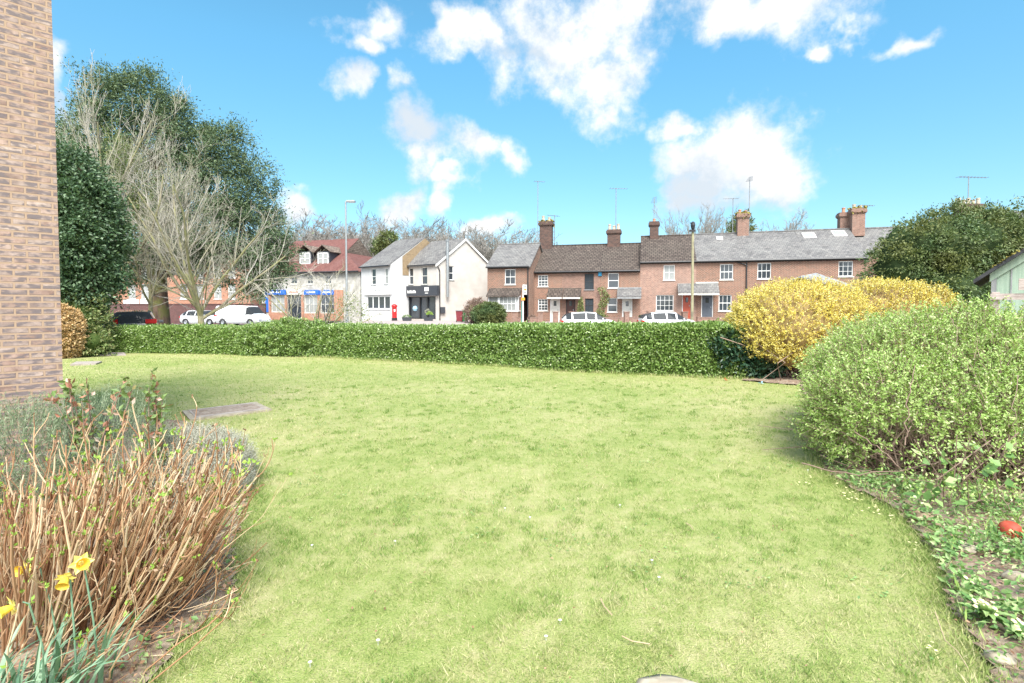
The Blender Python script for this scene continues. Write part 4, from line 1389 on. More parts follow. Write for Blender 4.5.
# --- roof and chimney pots showing over the evergreen on the right
HR = Frame((at(925, 250, 40)[0], 40), (at(1040, 250, 36)[0], 36))
zr_ = at(960, 214, 42)[2]
hr = gable_house('hidden_house', 'brick house behind the tall evergreen with only its row of clay chimney pots showing', HR, 0, HR.len + 2, 7, .4, zr_ - 2.6, zr_ - .4, 'brick_red', 'slate', [])
pc = at(968, 214, 41.0)
o = chimney(hr, pc, 1.9, .6, zr_ - 1.4, at(968, 204.5, 41)[2], 'brick_chimney', 5, potm='pot_buff', poth=.5)
aerial('tv_aerial', 'aerial with long level boom above the clay pots over the tall evergreen', at(968, 203, 41), at(968, 176.5, 41)[2] - at(968, 203, 41)[2], .1, 2.4, 9, group='aerials on the chimneys')
# ================================================================== vehicles
def loft_car(name, label, loc, rz, st, glass_side, glass_ends, paint, wheels, wr=.32, tz=0.0, group=None, roof_rails=False, plate='plate'):
    """st: stations (x, sill, belt, top, half width at belt, half width at roof), rear to front"""
    root = thing(name, label, 'van' if 'van' in name else 'car', loc, group)
    ca, sa = math.cos(rz), math.sin(rz)

    def w(P):
        P = np.asarray(P, float).reshape(-1, 3)
        return np.column_stack([loc[0] + P[:, 0] * ca - P[:, 1] * sa, loc[1] + P[:, 0] * sa + P[:, 1] * ca, loc[2] + P[:, 2]])
    rings = []
    for (x, zs, zb, zt, wb, wt) in st:
        half = [(wb * .9, zs), (wb, zs + (zb - zs) * .25), (wb * 1.01, zs + (zb - zs) * .7), (wb * .97, zb), (wt, zt - min(.06, (zt - zb) * .3)), (wt * .86, zt), (0, zt + .02)]
        ring = [(x, y, z) for y, z in half] + [(x, -y, z) for y, z in reversed(half[:-1])]
        rings.append(ring)
    n = len(rings[0])
    V = w([p for r in rings for p in r])
    body, glass, gk = [], [], []
    for i in range(len(rings) - 1):
        for j in range(n - 1):
            f = [i * n + j, i * n + j + 1, (i + 1) * n + j + 1, (i + 1) * n + j]
            side = j in (3, 8)
            top = j in (4, 5, 6, 7)
            if (side and i in glass_side) or (top and i in glass_ends):
                glass.append(f); gk.append(('s', j, i) if side else ('w', 0, i > len(rings) // 2))
            else:
                body.append(f)
    e = len(rings) - 1
    tri = [[0, j, j + 1] for j in range(1, n - 1)] + [[e * n, e * n + j + 1, e * n + j] for j in range(1, n - 1)]
    obj('body', (V, np.array(body), np.array(tri)), paint, root, smooth=False)
    for key in sorted(set(gk)):
        fs = np.array([f for f, k in zip(glass, gk) if k == key])
        u_, inv = np.unique(fs, return_inverse=True)
        obj('side_window' if key[0] == 's' else 'windscreen', (V[u_], inv.reshape(fs.shape), np.zeros((0, 3), int)), M['carglass'], root)
    wmax = max(s[4] for s in st)
    for x in wheels:
        for sgn in (-1, 1):
            y = sgn * (wmax - .10)
            A = Acc()
            th = np.arange(20) * 2 * PI / 20
            prof = [(wr * .62, sgn * .12), (wr * .9, sgn * .125), (wr, sgn * .09), (wr, -sgn * .09), (wr * .6, -sgn * .1)]
            P = np.array([[x + r * math.cos(t), y + d, wr + r * math.sin(t)] for r, d in prof for t in th])
            F = [[a * 20 + b, a * 20 + (b + 1) % 20, (a + 1) * 20 + (b + 1) % 20, (a + 1) * 20 + b] for a in range(4) for b in range(20)]
            A.add(w(P), F)
            wh = obj('wheel', A, M['tyre'], root)
            B = Acc()
            P = np.array([[x + r * math.cos(t), y + d, wr + r * math.sin(t)] for r, d in [(wr * .62, sgn * .10), (wr * .5, sgn * .12), (wr * .2, sgn * .09)] for t in th])
            B.add(w(P), [[a * 20 + b, a * 20 + (b + 1) % 20, (a + 1) * 20 + (b + 1) % 20, (a + 1) * 20 + b] for a in range(2) for b in range(20)])
            B.add(w(np.vstack([P[40:60], [[x, y + sgn * .09, wr]]])), [[b, (b + 1) % 20, 20] for b in range(20)])
            obj('rim', B, M['rim'], wh)
            Cc = Acc()      # dark arch
            P = np.array([[x + r * math.cos(t), sgn * (wmax + .012), wr + r * math.sin(t)] for r in (wr * 1.03, wr * 1.2) for t in np.linspace(-.1, PI + .1, 15)])
            Cc.add(w(P), [[b, b + 1, 15 + b + 1, 15 + b] for b in range(14)])
            obj('wheel_arch', Cc, M['plastic'], root)
    # lamps, plates, mirrors
    x0, x1 = st[0][0], st[-1][0]
    zr_, zf_ = st[1][2], st[-2][2]
    wr_, wf_ = st[1][4], st[-2][4]

    def wbox(x_0, x_1, y_0, y_1, z_0, z_1):
        a = Acc().box(x_0, x_1, y_0, y_1, z_0, z_1)
        V_, Q_, T_ = a.arrays()
        return (w(V_), Q_, T_)
    for sgn in (-1, 1):
        ya, yb = sorted((sgn * wr_ * .55, sgn * wr_ * 1.02))
        obj('tail_lamp', wbox(x0 - .03, x0 + .30, ya, yb, zr_ - .16 + tz, zr_ - .03 + tz * 1.25), M['tail'], root)
        ya, yb = sorted((sgn * wf_ * .55, sgn * wf_ * 1.0))
        obj('headlamp', wbox(x1 - .26, x1 + .02, ya, yb, zf_ - .17, zf_ - .05), M['headlamp'], root)
        xm = wheels[1] - .55
        k = min(range(len(st)), key=lambda q: abs(st[q][0] - xm))
        ya, yb = sorted((sgn * (st[k][4] * .96), sgn * (st[k][4] + .17)))
        obj('mirror', wbox(xm, xm + .1, ya, yb, st[k][2] + .01, st[k][2] + .14), paint, root, bevel=.02)
    obj('number_plate', wbox(x0 - .04, x0 - .01, -.26, .26, zr_ - .38, zr_ - .27), M[plate], root)
    obj('bumper', wbox(x0 - .035, x0 + .1, -wr_ * .95, wr_ * .95, .25, .42), M['plastic'], root, bevel=.03)
    return root


HATCH = [(-2.05, .40, .80, .84, .70, .62), (-2.0, .28, .92, 1.02, .80, .66), (-1.75, .24, .96, 1.30, .86, .60), (-1.35, .2, .96, 1.43, .88, .59),
         (-1.25, .2, .96, 1.45, .88, .59), (-.35, .2, .95, 1.49, .89, .60), (-.27, .2, .95, 1.49, .89, .60), (.35, .2, .94, 1.45, .89, .60),
         (.45, .2, .94, 1.42, .89, .60), (1.15, .2, .93, 1.0, .88, .70), (1.6, .22, .86, .90, .86, .68), (2.0, .28, .70, .74, .78, .60), (2.12, .35, .60, .62, .66, .5)]
SUV = [(-2.3, .42, .95, .98, .78, .68), (-2.25, .32, 1.02, 1.10, .90, .74), (-2.05, .28, 1.06, 1.42, .93, .68), (-1.8, .25, 1.06, 1.60, .94, .66),
       (-1.7, .25, 1.06, 1.62, .94, .66), (-.55, .24, 1.05, 1.68, .95, .67), (-.45, .24, 1.05, 1.68, .95, .67), (.45, .24, 1.04, 1.63, .95, .66),
       (.55, .24, 1.04, 1.6, .95, .66), (1.2, .25, 1.03, 1.12, .94, .76), (1.75, .26, .98, 1.02, .92, .72), (2.2, .3, .80, .84, .86, .66), (2.3, .36, .68, .70, .76, .55)]
VAN = [(-2.45, .35, 1.0, 1.72, .86, .74), (-2.40, .3, 1.08, 1.88, .92, .78), (-2.3, .26, 1.1, 1.93, .94, .80), (-1.1, .24, 1.1, 1.95, .95, .81), (.35, .24, 1.1, 1.95, .95, .81),
       (.45, .24, 1.1, 1.95, .95, .81), (1.1, .24, 1.1, 1.9, .95, .78), (1.2, .24, 1.1, 1.82, .95, .77), (1.85, .25, 1.08, 1.18, .94, .78), (2.2, .28, .98, 1.02, .92, .7), (2.45, .32, .72, .75, .84, .62), (2.52, .4, .6, .62, .74, .5)]
g_c = 'white cars at the far kerb'
loft_car('parked_car', 'white hatchback with red tail lamp showing, parked below the brown door and dark window', tuple(at(589, 320, 37.9)[:2]) + (-.02,), 0.0, HATCH, (2, 3 + 1, 6, 8), (1, 2, 8), M['carwhite'], (-1.3, 1.35), group=g_c)
loft_car('parked_car', 'white hatchback parked between the wide cottage window and the lichened wooden pole', tuple(at(668, 320, 37.9)[:2]) + (-.02,), 0.0, HATCH, (2, 4, 6, 8), (1, 2, 8), M['carwhite'], (-1.3, 1.35), group=g_c)
loft_car('parked_suv', 'dark estate car seen from behind over the low hedge, beside the thick conifer trunk', tuple(at(135, 320, 24.9)[:2]) + (0.02,), R(123), SUV, (2, 4, 6, 8), (1, 2, 8), M['carblack'], (-1.4, 1.4), .35, tz=.24)
loft_car('parked_van', 'white panel van with dark cab window, parked before the long dark brick wall', tuple(at(243, 320, 50.5)[:2]) + (-.01,), R(-14), VAN, (6, 7), (7,), M['carwhite'], (-1.5, 1.6), .33)
loft_car('parked_car', 'small white car half hidden by the bare tree trunk, behind the white van', tuple(at(204, 320, 51.5)[:2]) + (-.01,), R(-10), HATCH, (2, 4, 6, 8), (1, 2, 8), M['carwhite'], (-1.3, 1.35))

# ================================================================== street furniture
b = at(347, 322, 30.0); t_ = thing('street_lamp', 'tall grey steel street lamp with flat head, just beyond the hedge', 'street lamp', (b[0], 30.0, 0))
zt_ = at(347, 202, 30)[2]
a = Acc(); a.tube([[b[0], 30, 0], [b[0], 30, 1.4]], .10, 12); a.tube([[b[0], 30, 1.4], [b[0], 30, zt_]], [.065, .045], 12)
obj('post', a, M['steel'], t_)
a = Acc(); a.tube([[b[0] - .03, 30, zt_], [b[0] + .12, 30, zt_ + .03]], .035, 8)
a.box(b[0] + .05, b[0] + .55, 29.87, 30.13, zt_ - .01, zt_ + .08)
hd = obj('lamp_head', a, M['steel'], t_, bevel=.02)
a = Acc(); a.box(b[0] + .18, b[0] + .5, 29.9, 30.1, zt_ - .03, zt_ - .012); obj('lens', a, M['headlamp'], hd)

b = at(692, 322, 39.8); t_ = thing('wooden_pole', 'yellow lichened wooden pole with dark lamp at its top, before the pink brick house', 'pole', (b[0], 39.8, 0))
zt_ = at(692, 226, 39.8)[2]
M['polewood'] = mat_noise('lichened_pole', (.19, .17, .12), (.33, .30, .19), 5, .9, .4, stretch=(1, 1, .2), c2=(.33, .31, .19), s2=.55)
a = Acc(); a.tube([[b[0], 39.8, 0], [b[0], 39.8, 4], [b[0] - .02, 39.8, zt_]], [.11, .10, .09], 10); obj('post', a, M['polewood'], t_)
a = Acc()
a.tube([[b[0], 39.8, zt_ - .25], [b[0] - .25, 39.7, zt_ + .25]], .03, 6)
a.lathe([(0, -.42), (.12, -.36), (.18, -.1), (.14, .12), (.04, .2), (0, .2)], [b[0] - .06, 39.68, zt_ + .12], 10)
a.box(b[0] - .32, b[0] + .12, 39.6, 39.72, zt_ - .45, zt_ - .3)
obj('lamp_head', a, M['black'], t_)

b = at(523, 322, 40.2); t_ = thing('sale_board', 'white post with narrow white and orange estate board, by the arched passage', 'sign', (b[0], 40.2, .1))
x = b[0]
a = Acc(); a.box(x - .04, x + .04, 40.16, 40.24, 0, at(523, 286, 40.2)[2]); obj('post', a, M['white'], t_)
z1_ = at(523, 284.5, 40.2)[2]; z2_ = at(523, 294.5, 40.2)[2]
fr = Frame((x, 40.15), (x + .5, 40.9))
a = Acc(); a.box(-.05, .5, 0, .03, z2_, z1_, fr); bd = obj('board', a, M['white'], t_)
a = Acc(); a.box(.1, .4, .031, .037, z2_ + .32, z2_ + .46, fr); obj('orange_band', a, M['orange'], bd)
a = Acc(); a.box(.1, .36, .031, .037, z2_ + .12, z2_ + .2, fr); a.box(.12, .4, .031, .037, z2_ + .56, z2_ + .64, fr); obj('lettering', a, M['lead'], bd)
zz_ = at(523, 299, 40.2)[2]
a = Acc(); a.box(x - .13, x + .14, 40.10, 40.155, zz_ - .1, zz_ + .1); obj('orange_plate', a, M['orange'], t_)
a = Acc(); a.box(x - .12, x - .05, 40.2, 40.26, .1, at(523, 301, 40.2)[2]); obj('side_post', a, M['teal'], t_)

b = at(394.5, 320, 48.8); zb_ = ground_z(b[0], 48.8) + .02
t_ = thing('pillar_box', 'red cylindrical post box with domed cap, against the white shop side wall', 'post box', (b[0], 48.8, zb_))
c_ = [b[0], 48.8, zb_]
a = Acc(); a.lathe([(.22, .28), (.22, 1.28), (.27, 1.32), (.27, 1.40), (.2, 1.5), (.08, 1.56), (0, 1.57)], c_, 20); obj('body', a, M['redpaint'], t_, smooth=False)
a = Acc(); a.lathe([(.0, 0), (.25, 0), (.25, .26), (.22, .28)], c_, 20); obj('base', a, M['black'], t_)
a = Acc(); a.box(c_[0] - .12, c_[0] + .12, 48.56, 48.6, zb_ + 1.14, zb_ + 1.18); obj('letter_slot', a, M['black'], t_)
a = Acc(); a.box(c_[0] + .0, c_[0] + .14, 48.565, 48.59, zb_ + .86, zb_ + 1.08); obj('notice_plate', a, M['white'], t_)

for px, mm, lab, dy in ((459.5, 'binred', 'maroon wheeled bin with bluish lid, on the pavement before the cream gable', 0), (464.2, 'bingreen', 'green wheeled bin tucked behind the maroon one', .35)):
    b = at(px, 323, 44.6 + dy); zb_ = float(ground_z(b[0], b[1])) + .02
    t_ = thing('wheeled_bin', lab, 'bin', (b[0], b[1], zb_), 'wheeled bins')
    x, y = b[0], b[1]
    V_ = np.array([[x + sx * w_, y + sy * w_, zb_ + z_] for z_, w_ in ((.06, .23), (.95, .29)) for sy in (-1, 1) for sx in (-1, 1)])
    obj('bin_body', (V_, np.array([[0, 2, 3, 1], [4, 5, 7, 6], [0, 1, 5, 4], [2, 6, 7, 3], [0, 4, 6, 2], [1, 3, 7, 5]]), np.zeros((0, 3), int)), M[mm], t_, bevel=.02)
    a = Acc(); a.box(x - .31, x + .31, y - .33, y + .33, zb_ + .953, zb_ + 1.03); obj('lid', a, M['lead'] if mm == 'binred' else M[mm], t_, bevel=.02)
    for sg in (-1, 1):
        a = Acc(); a.tube([[x + sg * .24, y + .2, zb_ + .1], [x + sg * .3, y + .2, zb_ + .1]], .1, 12); obj('wheel', a, M['tyre'], t_)


def small_leaves(name, c, r, n, mat, size, parent=None, flat=1.0, lift=0.0):
    D = rand_dir(n); D[:, 2] = np.abs(D[:, 2]) * flat
    P = np.array(c) + D * np.array(r) * rng.uniform(.6, 1.0, (n, 1)) + [0, 0, lift]
    V, T = leaf_quads(P, D + .7 * rand_dir(n), rand_dir(n) + D, size * rng.uniform(.6, 1.2, n), size * .6)
    return obj(name, (V, np.zeros((0, 4), int), T), mat, parent)


for px, lab, big in ((407, 'low dark planter with pale flowers left of the black shop front', False), (428.5, 'dark planter with bright lime green ball plant at the shop door', True)):
    b = at(px, 320, 48.0); zb_ = float(ground_z(b[0], 48)) + .02
    t_ = thing('planter', lab, 'planter', (b[0], 48.0, zb_))
    V_ = np.array([[b[0] + sx * w_, 48 + sy * w_ * .45, zb_ + z_] for z_, w_ in ((0, .36), (.34, .45)) for sy in (-1, 1) for sx in (-1, 1)])
    obj('trough', (V_, np.array([[0, 2, 3, 1], [4, 5, 7, 6], [0, 1, 5, 4], [2, 6, 7, 3], [0, 4, 6, 2], [1, 3, 7, 5]]), np.zeros((0, 3), int)), M['charcoal'], t_)
    if big:
        small_leaves('foliage', [b[0] + .1, 48, zb_ + .58], [.3, .3, .28], 300, M['bud'], .09, t_)
        small_leaves('pale_foliage', [b[0] - .1, 48.1, zb_ + .75], [.25, .25, .35], 160, M['heather'], .1, t_)
    else:
        small_leaves('foliage', [b[0], 48, zb_ + .34], [.42, .2, .22], 260, M['cover'], .08, t_)

# brick gate piers, low walls and front gardens of the terrace
PY_ = 42.0
for px, lab in ((514.5, 'brick gate pier below the bay window'), (540.5, 'brick gate pier below the left small-paned window'), (555.5, 'brick gate pier before the first white door'),
                (571.5, 'brick gate pier before the dark brown door'), (626.5, 'brick gate pier before the pale half-glazed door'), (650.0, 'brick gate pier left of the wide cottage window'), (684.5, 'brick gate pier before the orange red door')):
    b = at(px, 320, PY_); zt_ = at(px, 311.5, PY_)[2]; zg = float(ground_z(b[0], PY_))
    a = Acc(); a.box(b[0] - .2, b[0] + .2, PY_ - .2, PY_ + .2, zg - .1, zt_ - .07)
    a.box(b[0] - .24, b[0] + .24, PY_ - .24, PY_ + .24, zt_ - .069, zt_)
    tag(obj('gate_pier', a, M['brick_brown']), lab, 'gate pier', 'brick gate piers of the front gardens')
for p0, p1, lab in ((517.5, 522, 'short low brick wall right of the bay window pier'), (530, 538, 'low brick wall before the left small-paned window'), (574.5, 623.5, 'long low brick wall behind the left white hatchback'), (629.5, 647.5, 'low brick wall between the white hatchbacks'), (655, 680, 'low brick wall below the wide cottage window'), (697, 760, 'low brick wall right of the lichened wooden pole')):
    x0, x1 = at(p0, 320, PY_)[0], at(p1, 320, PY_)[0]; zt_ = at((p0 + p1) / 2, 317, PY_)[2]
    a = Acc(); a.box(x0, x1, PY_ - .11, PY_ + .11, .1, zt_ - .06); a.box(x0, x1, PY_ - .14, PY_ + .14, zt_ - .059, zt_)
    tag(obj('low_wall', a, M['brick_brown']), lab, 'wall', 'low front garden walls')
for px, w_, h_, m_, lab in ((600, 1.0, .7, 'variegated', 'small pale shrub in the front garden behind the left hatchback'), (642, .8, .6, 'laurel', 'small dark shrub beside the stone coloured door step'), (532, .7, .6, 'bushtwig', 'dry brown shrub by the arched passage'), (580.5, .5, 2.2, 'variegated', 'pale climbing shrub on the wall right of the brown door')):
    b = at(px, 320, 43.2 if h_ < 2 else 44.9)
    zg = .5
    tag(small_leaves('garden_shrub', [b[0], b[1], zg + h_ * .4], [w_ / 2, .35, h_ * .62], 420, M[m_], .14), lab, 'shrub', 'front garden shrubs')
b = TER.w(np.array([TER.sz(603, 300)[0], .1, 0]))
n = 500
u_ = rng.uniform(-.6, .6, n); z_ = .5 + rng.uniform(0, 1, n) ** 1.2 * 3.0
V, T = leaf_quads(np.column_stack([b[0] + u_ * .6 + .2 * np.sin(z_ * 3), b[1] - .03 - rng.uniform(0, .15, n), z_]), rand_dir(n), rand_dir(n) + [0, -1, 0], .14, .1)
tag(obj('wall_creeper', (V, np.zeros((0, 4), int), T), M['variegated']), 'thin leafy creeper climbing brick between dark framed and white windows', 'creeper')

# the pale lean-to roof seen between the yellow shrubs and the end houses
LT = Frame((at(793, 290, 33)[0], 33.0), (at(846, 290, 31)[0], 31.0))
t_ = thing('garage', 'small brick outbuilding with pale felt lean-to roof rising over the yellow shrubs', 'outbuilding', tuple(LT.w(np.array([LT.len / 2, 0, .0]))))
zl, zh = LT.sz(843, 289)[1], LT.sz(806, 276)[1]
a = Acc(); a.add(LT.w([[0, 0, 0], [LT.len, 0, 0], [LT.len, 0, zl - .1], [.6, 0, zh - .1], [0, 0, zh - .3]]), [[0, 1, 2, 3]]); a.add(LT.w([[0, 0, 0], [.6, 0, zh - .1], [0, 0, zh - .3]]), [[0, 1, 2]])
a.add(LT.w([[LT.len, 0, 0], [LT.len, -3, 0], [LT.len, -3, zl - .1], [LT.len, 0, zl - .1]]), [[0, 1, 2, 3]])
a.add(LT.w([[0, 0, 0], [0, -3, 0], [0, -3, zh - .3], [0, 0, zh - .3]]), [[0, 1, 2, 3]]); a.add(LT.w([[0, -3, 0], [LT.len, -3, 0], [LT.len, -3, zl - .1], [0, -3, zh - .1]]), [[0, 1, 2, 3]])
obj('wall', a, M['brick_brown'], t_)
a = Acc()
quad_slab(a, LT.w([[.5, .3, zh], [LT.len + .3, .3, zl], [LT.len + .3, -3.2, zl + .1], [.5, -3.2, zh + .35]]), .1)
quad_slab(a, LT.w([[-.6, .3, zh - .35], [.499, .3, zh - .002], [.499, -3.2, zh + .34], [-.6, -3.2, zh - .2]]), .1)
obj('roof', a, M['lead'], t_)

# pale green shed and the weathered fence on the right
SH = Frame((at(992, 300, 12.0)[0], 12.0), (at(992, 300, 12.0)[0] + 2.0, 10.05))
zs_ = SH.sz(994, 269)[1]; ze_ = SH.sz(1023, 250)[1]; s1_ = SH.sz(1023, 260)[0]
kk = (ze_ - zs_) / s1_
W_ = 2.6; za_ = zs_ + kk * W_
t_ = thing('garden_shed', 'pale green boarded shed with mossy dark felt roof, behind the weathered fence', 'shed', tuple(SH.w(np.array([W_ / 2, 0, 0]))))
a = Acc()
zr2_ = zs_
for (s0_, s1q, z0_, z1_) in ((0, W_, zs_, za_), (W_, 2 * W_, za_, zr2_)):
    a.add(SH.w([[s0_, 0, 0], [s1q, 0, 0], [s1q, 0, z1_], [s0_, 0, z0_]]), [[0, 1, 2, 3]])
    a.add(SH.w([[s0_, -2.6, 0], [s1q, -2.6, 0], [s1q, -2.6, z1_], [s0_, -2.6, z0_]]), [[0, 1, 2, 3]])
for s in (0, 2 * W_):
    a.add(SH.w([[s, 0, 0], [s, -2.6, 0], [s, -2.6, zs_], [s, 0, zs_]]), [[0, 1, 2, 3]])
obj('wall', a, M['shedgreen'], t_)
a = Acc()
a.prism([(.004, 0), (.03, 0), (.03, .001), (.004, .001)], 0, .001, SH)
for s in np.arange(.0, 2 * W_, .30):
    zt_ = zs_ + kk * (s if s < W_ else 2 * W_ - s)
    a.box(s, s + .025, .003, .02, 0, zt_ - .2, SH)
a.box(-.02, .07, .022, .05, 0, zs_ - .02, SH)
obj('cover_strip', a, M['lead'], t_)
a = Acc()
a.add(SH.w([[-.05, .03, zs_ - .3], [W_, .03, za_ - .3], [W_, .03, za_ - .02], [-.05, .03, zs_ - .02], [-.05, .06, zs_ - .3], [W_, .06, za_ - .3], [W_, .06, za_ - .02], [-.05, .06, zs_ - .02]]), [[0, 1, 2, 3], [4, 5, 6, 7], [0, 1, 5, 4], [3, 2, 6, 7], [0, 3, 7, 4]])
obj('barge_board', a, M['shedgreen'], t_)
a = Acc(); quad_slab(a, SH.w([[-.32, .25, zs_ - .32 * kk + .02], [W_, .25, za_ + .02], [W_, -2.8, za_ + .02], [-.32, -2.8, zs_ - .32 * kk + .02]]), .09)
quad_slab(a, SH.w([[W_, .25, za_ + .021], [2 * W_ + .3, .25, zs_ - .1], [2 * W_ + .3, -2.8, zs_ - .1], [W_, -2.8, za_ + .021]]), .09)
rf = obj('roof', a, M['shedroof'], t_)
n = 500
s = rng.uniform(.0, W_, n); d = rng.uniform(.16, .28, n) - (rng.random(n) < .3) * rng.uniform(0, .5, n)
V, T = leaf_quads(SH.w(np.column_stack([s, d, zs_ + kk * s + .03])), rand_dir(n), rand_dir(n) + [0, 0, 2], .05, .045)
obj('moss', (V, np.zeros((0, 4), int), T), M['moss'], rf)
FN = Frame((at(990, 300, 10.2)[0], 10.2), (at(990, 300, 10.2)[0] + 3.6, 7.2))
t_ = thing('picket_fence', 'weathered grey pink timber fence with thick rails, before the green shed', 'fence', tuple(FN.w(np.array([1, 0, 0]))))
a = Acc()
for z0_, z1_ in ((2.02, 2.14), (1.62, 1.74), (1.2, 1.32)):
    a.box(0, FN.len, .0, .045, z0_, z1_, FN)
obj('rail', a, M['fencewood'], t_)
for k in range(8):
    s = .02 + k * .75
    if s > FN.len - .1: break
    a = Acc(); a.box(s, s + .12, -.121, -.001, 0, 2.16 + (.18 if k == 1 else 0) + rng.uniform(-.03, .03), FN)
    obj('post', a, M['fencewood'], t_, bevel=.01)
s_b = FN.sz(1018, 290)[0]
a = Acc(); a.box(s_b, s_b + 1.8, .05, .09, 2.2, 2.42, FN)
obj('upper_board', a, M['fencewood'], t_)
# ================================================================== plants: how they grow
Z4 = np.zeros((0, 4), int); Z3 = np.zeros((0, 3), int)


def grow(seed, trunk, limbs, kids=(7, 6, 5), spread=.75, up=.25, len0=1.0, ratio=.62, wob=.16, r0=.12, nseg=3, rr=.55):
    """segments (p0, p1, ra, rb) of a bare tree"""
    rg = np.random.default_rng(seed)
    segs = []
    p = np.zeros(3)
    top = np.array([0, 0, trunk])
    segs.append((p, top, r0 * 1.25, r0))
    todo = []
    for i in range(limbs):
        az = 2 * PI * (i + rg.uniform(-.3, .3)) / limbs
        tilt = rg.uniform(.15, 1.0) * spread
        d = np.array([math.cos(az) * math.sin(tilt), math.sin(az) * math.sin(tilt), math.cos(tilt)])
        todo.append((top * rg.uniform(.7, 1), d, len0 * rg.uniform(.8, 1.15), r0 * .62, 0))
    while todo:
        q, d, L, r, lev = todo.pop()
        n = nseg + (2 if lev == 0 else 0)
        pts = [q]
        for k in range(n):
            d = unit(d + rg.normal(size=3) * wob + np.array([0, 0, up * .3]))
            q2 = pts[-1] + d * L / n
            a, b = r * (1 - .62 * k / n), r * (1 - .62 * (k + 1) / n)
            segs.append((pts[-1], q2, a, b))
            pts.append(q2)
            if lev < len(kids):
                m = kids[lev] / n
                m = int(m) + (rg.random() < m - int(m))
                for _ in range(m if k > 0 or lev > 0 else m // 2):
                    t = rg.random()
                    ang = rg.uniform(.35, .95)
                    s = unit(np.cross(d, rg.normal(size=3)))
                    dd = unit(d * math.cos(ang) + s * math.sin(ang) + np.array([0, 0, up * .5]))
                    todo.append((pts[-2] + (q2 - pts[-2]) * t, dd, L * ratio * rg.uniform(.65, 1.15) * (1 - .35 * k / n), b * rr, lev + 1))
    P0 = np.array([s[0] for s in segs]); P1 = np.array([s[1] for s in segs])
    ra = np.array([s[2] for s in segs]); rb = np.array([s[3] for s in segs])
    return P0, P1, ra, rb


def fit(P0, P1, c, w, d, h):
    """scale the skeleton to the crown's own width, depth and height, standing at c"""
    A = np.vstack([P0, P1])
    lo, hi = np.percentile(A, 1.5, 0), np.percentile(A, 98.5, 0)
    s = np.array([w / (hi[0] - lo[0]), d / (hi[1] - lo[1]), h / hi[2]])
    m = np.array([(hi[0] + lo[0]) / 2, (hi[1] + lo[1]) / 2, 0])

    def g(P):      # keep the foot at c while the crown centres over it
        t = sst(0, .5 * hi[2], P[:, 2])[:, None]
        return (P - m * t) * s + c
    return g(P0), g(P1)


def bare_tree(name, label, c, w, d, h, seed, group=None, bark='bark', twig='twig', rmin=.008, split=.035, **kw):
    root = thing(name, label, 'tree', c, group)
    P0, P1, ra, rb = grow(seed, **kw)
    P0, P1 = fit(P0, P1, np.array(c, float), w, d, h)
    ra = np.maximum(ra, rmin); rb = np.maximum(rb, rmin * .7)
    big = ra > split
    V, Q = seg_tubes(P0[big], P1[big], ra[big], rb[big], 7)
    obj('trunk', (V, Q, Z3), M[bark], root, smooth=True)
    V, Q = seg_tubes(P0[~big], P1[~big], ra[~big], rb[~big], 3)
    obj('crown', (V, Q, Z3), M[twig], root)
    return root


def blob_points(ells, n, lo=.8, hi=1.03, amp=.12, f=.8, seed=0, zmin=None, cull=.82):
    E = np.array([[*c, *r] for c, r in ells], float)
    area = (E[:, 3] * E[:, 4] + E[:, 4] * E[:, 5] + E[:, 3] * E[:, 5])
    idx = rng.choice(len(E), n, p=area / area.sum())
    D = rand_dir(n)
    rad = rng.uniform(lo, hi, n)
    P = E[idx, :3] + D * E[idx, 3:] * rad[:, None]
    N = unit(D / E[idx, 3:])
    P = P + N * (vnoise(P, f, seed) * amp)[:, None]
    keep = np.ones(n, bool)
    for k in range(len(E)):
        q = np.linalg.norm((P - E[k, :3]) / E[k, 3:], axis=1)
        keep &= ~((q < cull) & (idx != k))
    if zmin is not None:
        keep &= P[:, 2] > zmin
    return P[keep], N[keep]


def ico_core(ells, scale=.8, amp=.0, zmin=None, nu=18, nv=12):
    A = Acc()
    for c, r in ells:
        th = np.linspace(0, 2 * PI, nu, endpoint=False); ph = np.linspace(.02, PI - .02, nv)
        P = np.array([[math.sin(p) * math.cos(t), math.sin(p) * math.sin(t), math.cos(p)] for p in ph for t in th])
        V = np.array(c) + P * np.array(r) * scale
        V = V + P * (vnoise(V, 1.1, 3) * amp)[:, None]
        if zmin is not None:
            V[:, 2] = np.maximum(V[:, 2], zmin)
        F = [[i * nu + j, i * nu + (j + 1) % nu, (i + 1) * nu + (j + 1) % nu, (i + 1) * nu + j] for i in range(nv - 1) for j in range(nu)]
        A.add(V, F)
    return A


def clump_crown(parent, ells, nclump, per, csize, leaf, mat, core, amp=.3, f=.5, name='crown', cs=.75, droop=0.0, lo=.72, zmin=.05, aspect=.5):
    P, N = blob_points(ells, nclump, lo, 1.10, amp, f, 2, zmin)
    n = len(P) * per
    C = np.repeat(P, per, 0); NN = np.repeat(N, per, 0)
    size = np.repeat(csize * rng.uniform(.5, 1.4, len(P)), per)
    off = rng.normal(size=(n, 3)) * size[:, None] * .5
    off[:, 2] *= .7
    C = C + off
    D = NN * .9 + rand_dir(n) * .8 + np.array([0, 0, -droop]) * np.ones((n, 1))
    V, T = leaf_quads(C, D, NN + rand_dir(n) * .9 + [0, 0, .4], leaf * rng.uniform(.6, 1.4, n), leaf * aspect * rng.uniform(.7, 1.2, n))
    o = obj(name, (V, Z4, T), M[mat], parent)
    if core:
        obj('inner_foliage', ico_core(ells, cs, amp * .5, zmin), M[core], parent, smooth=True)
    return o


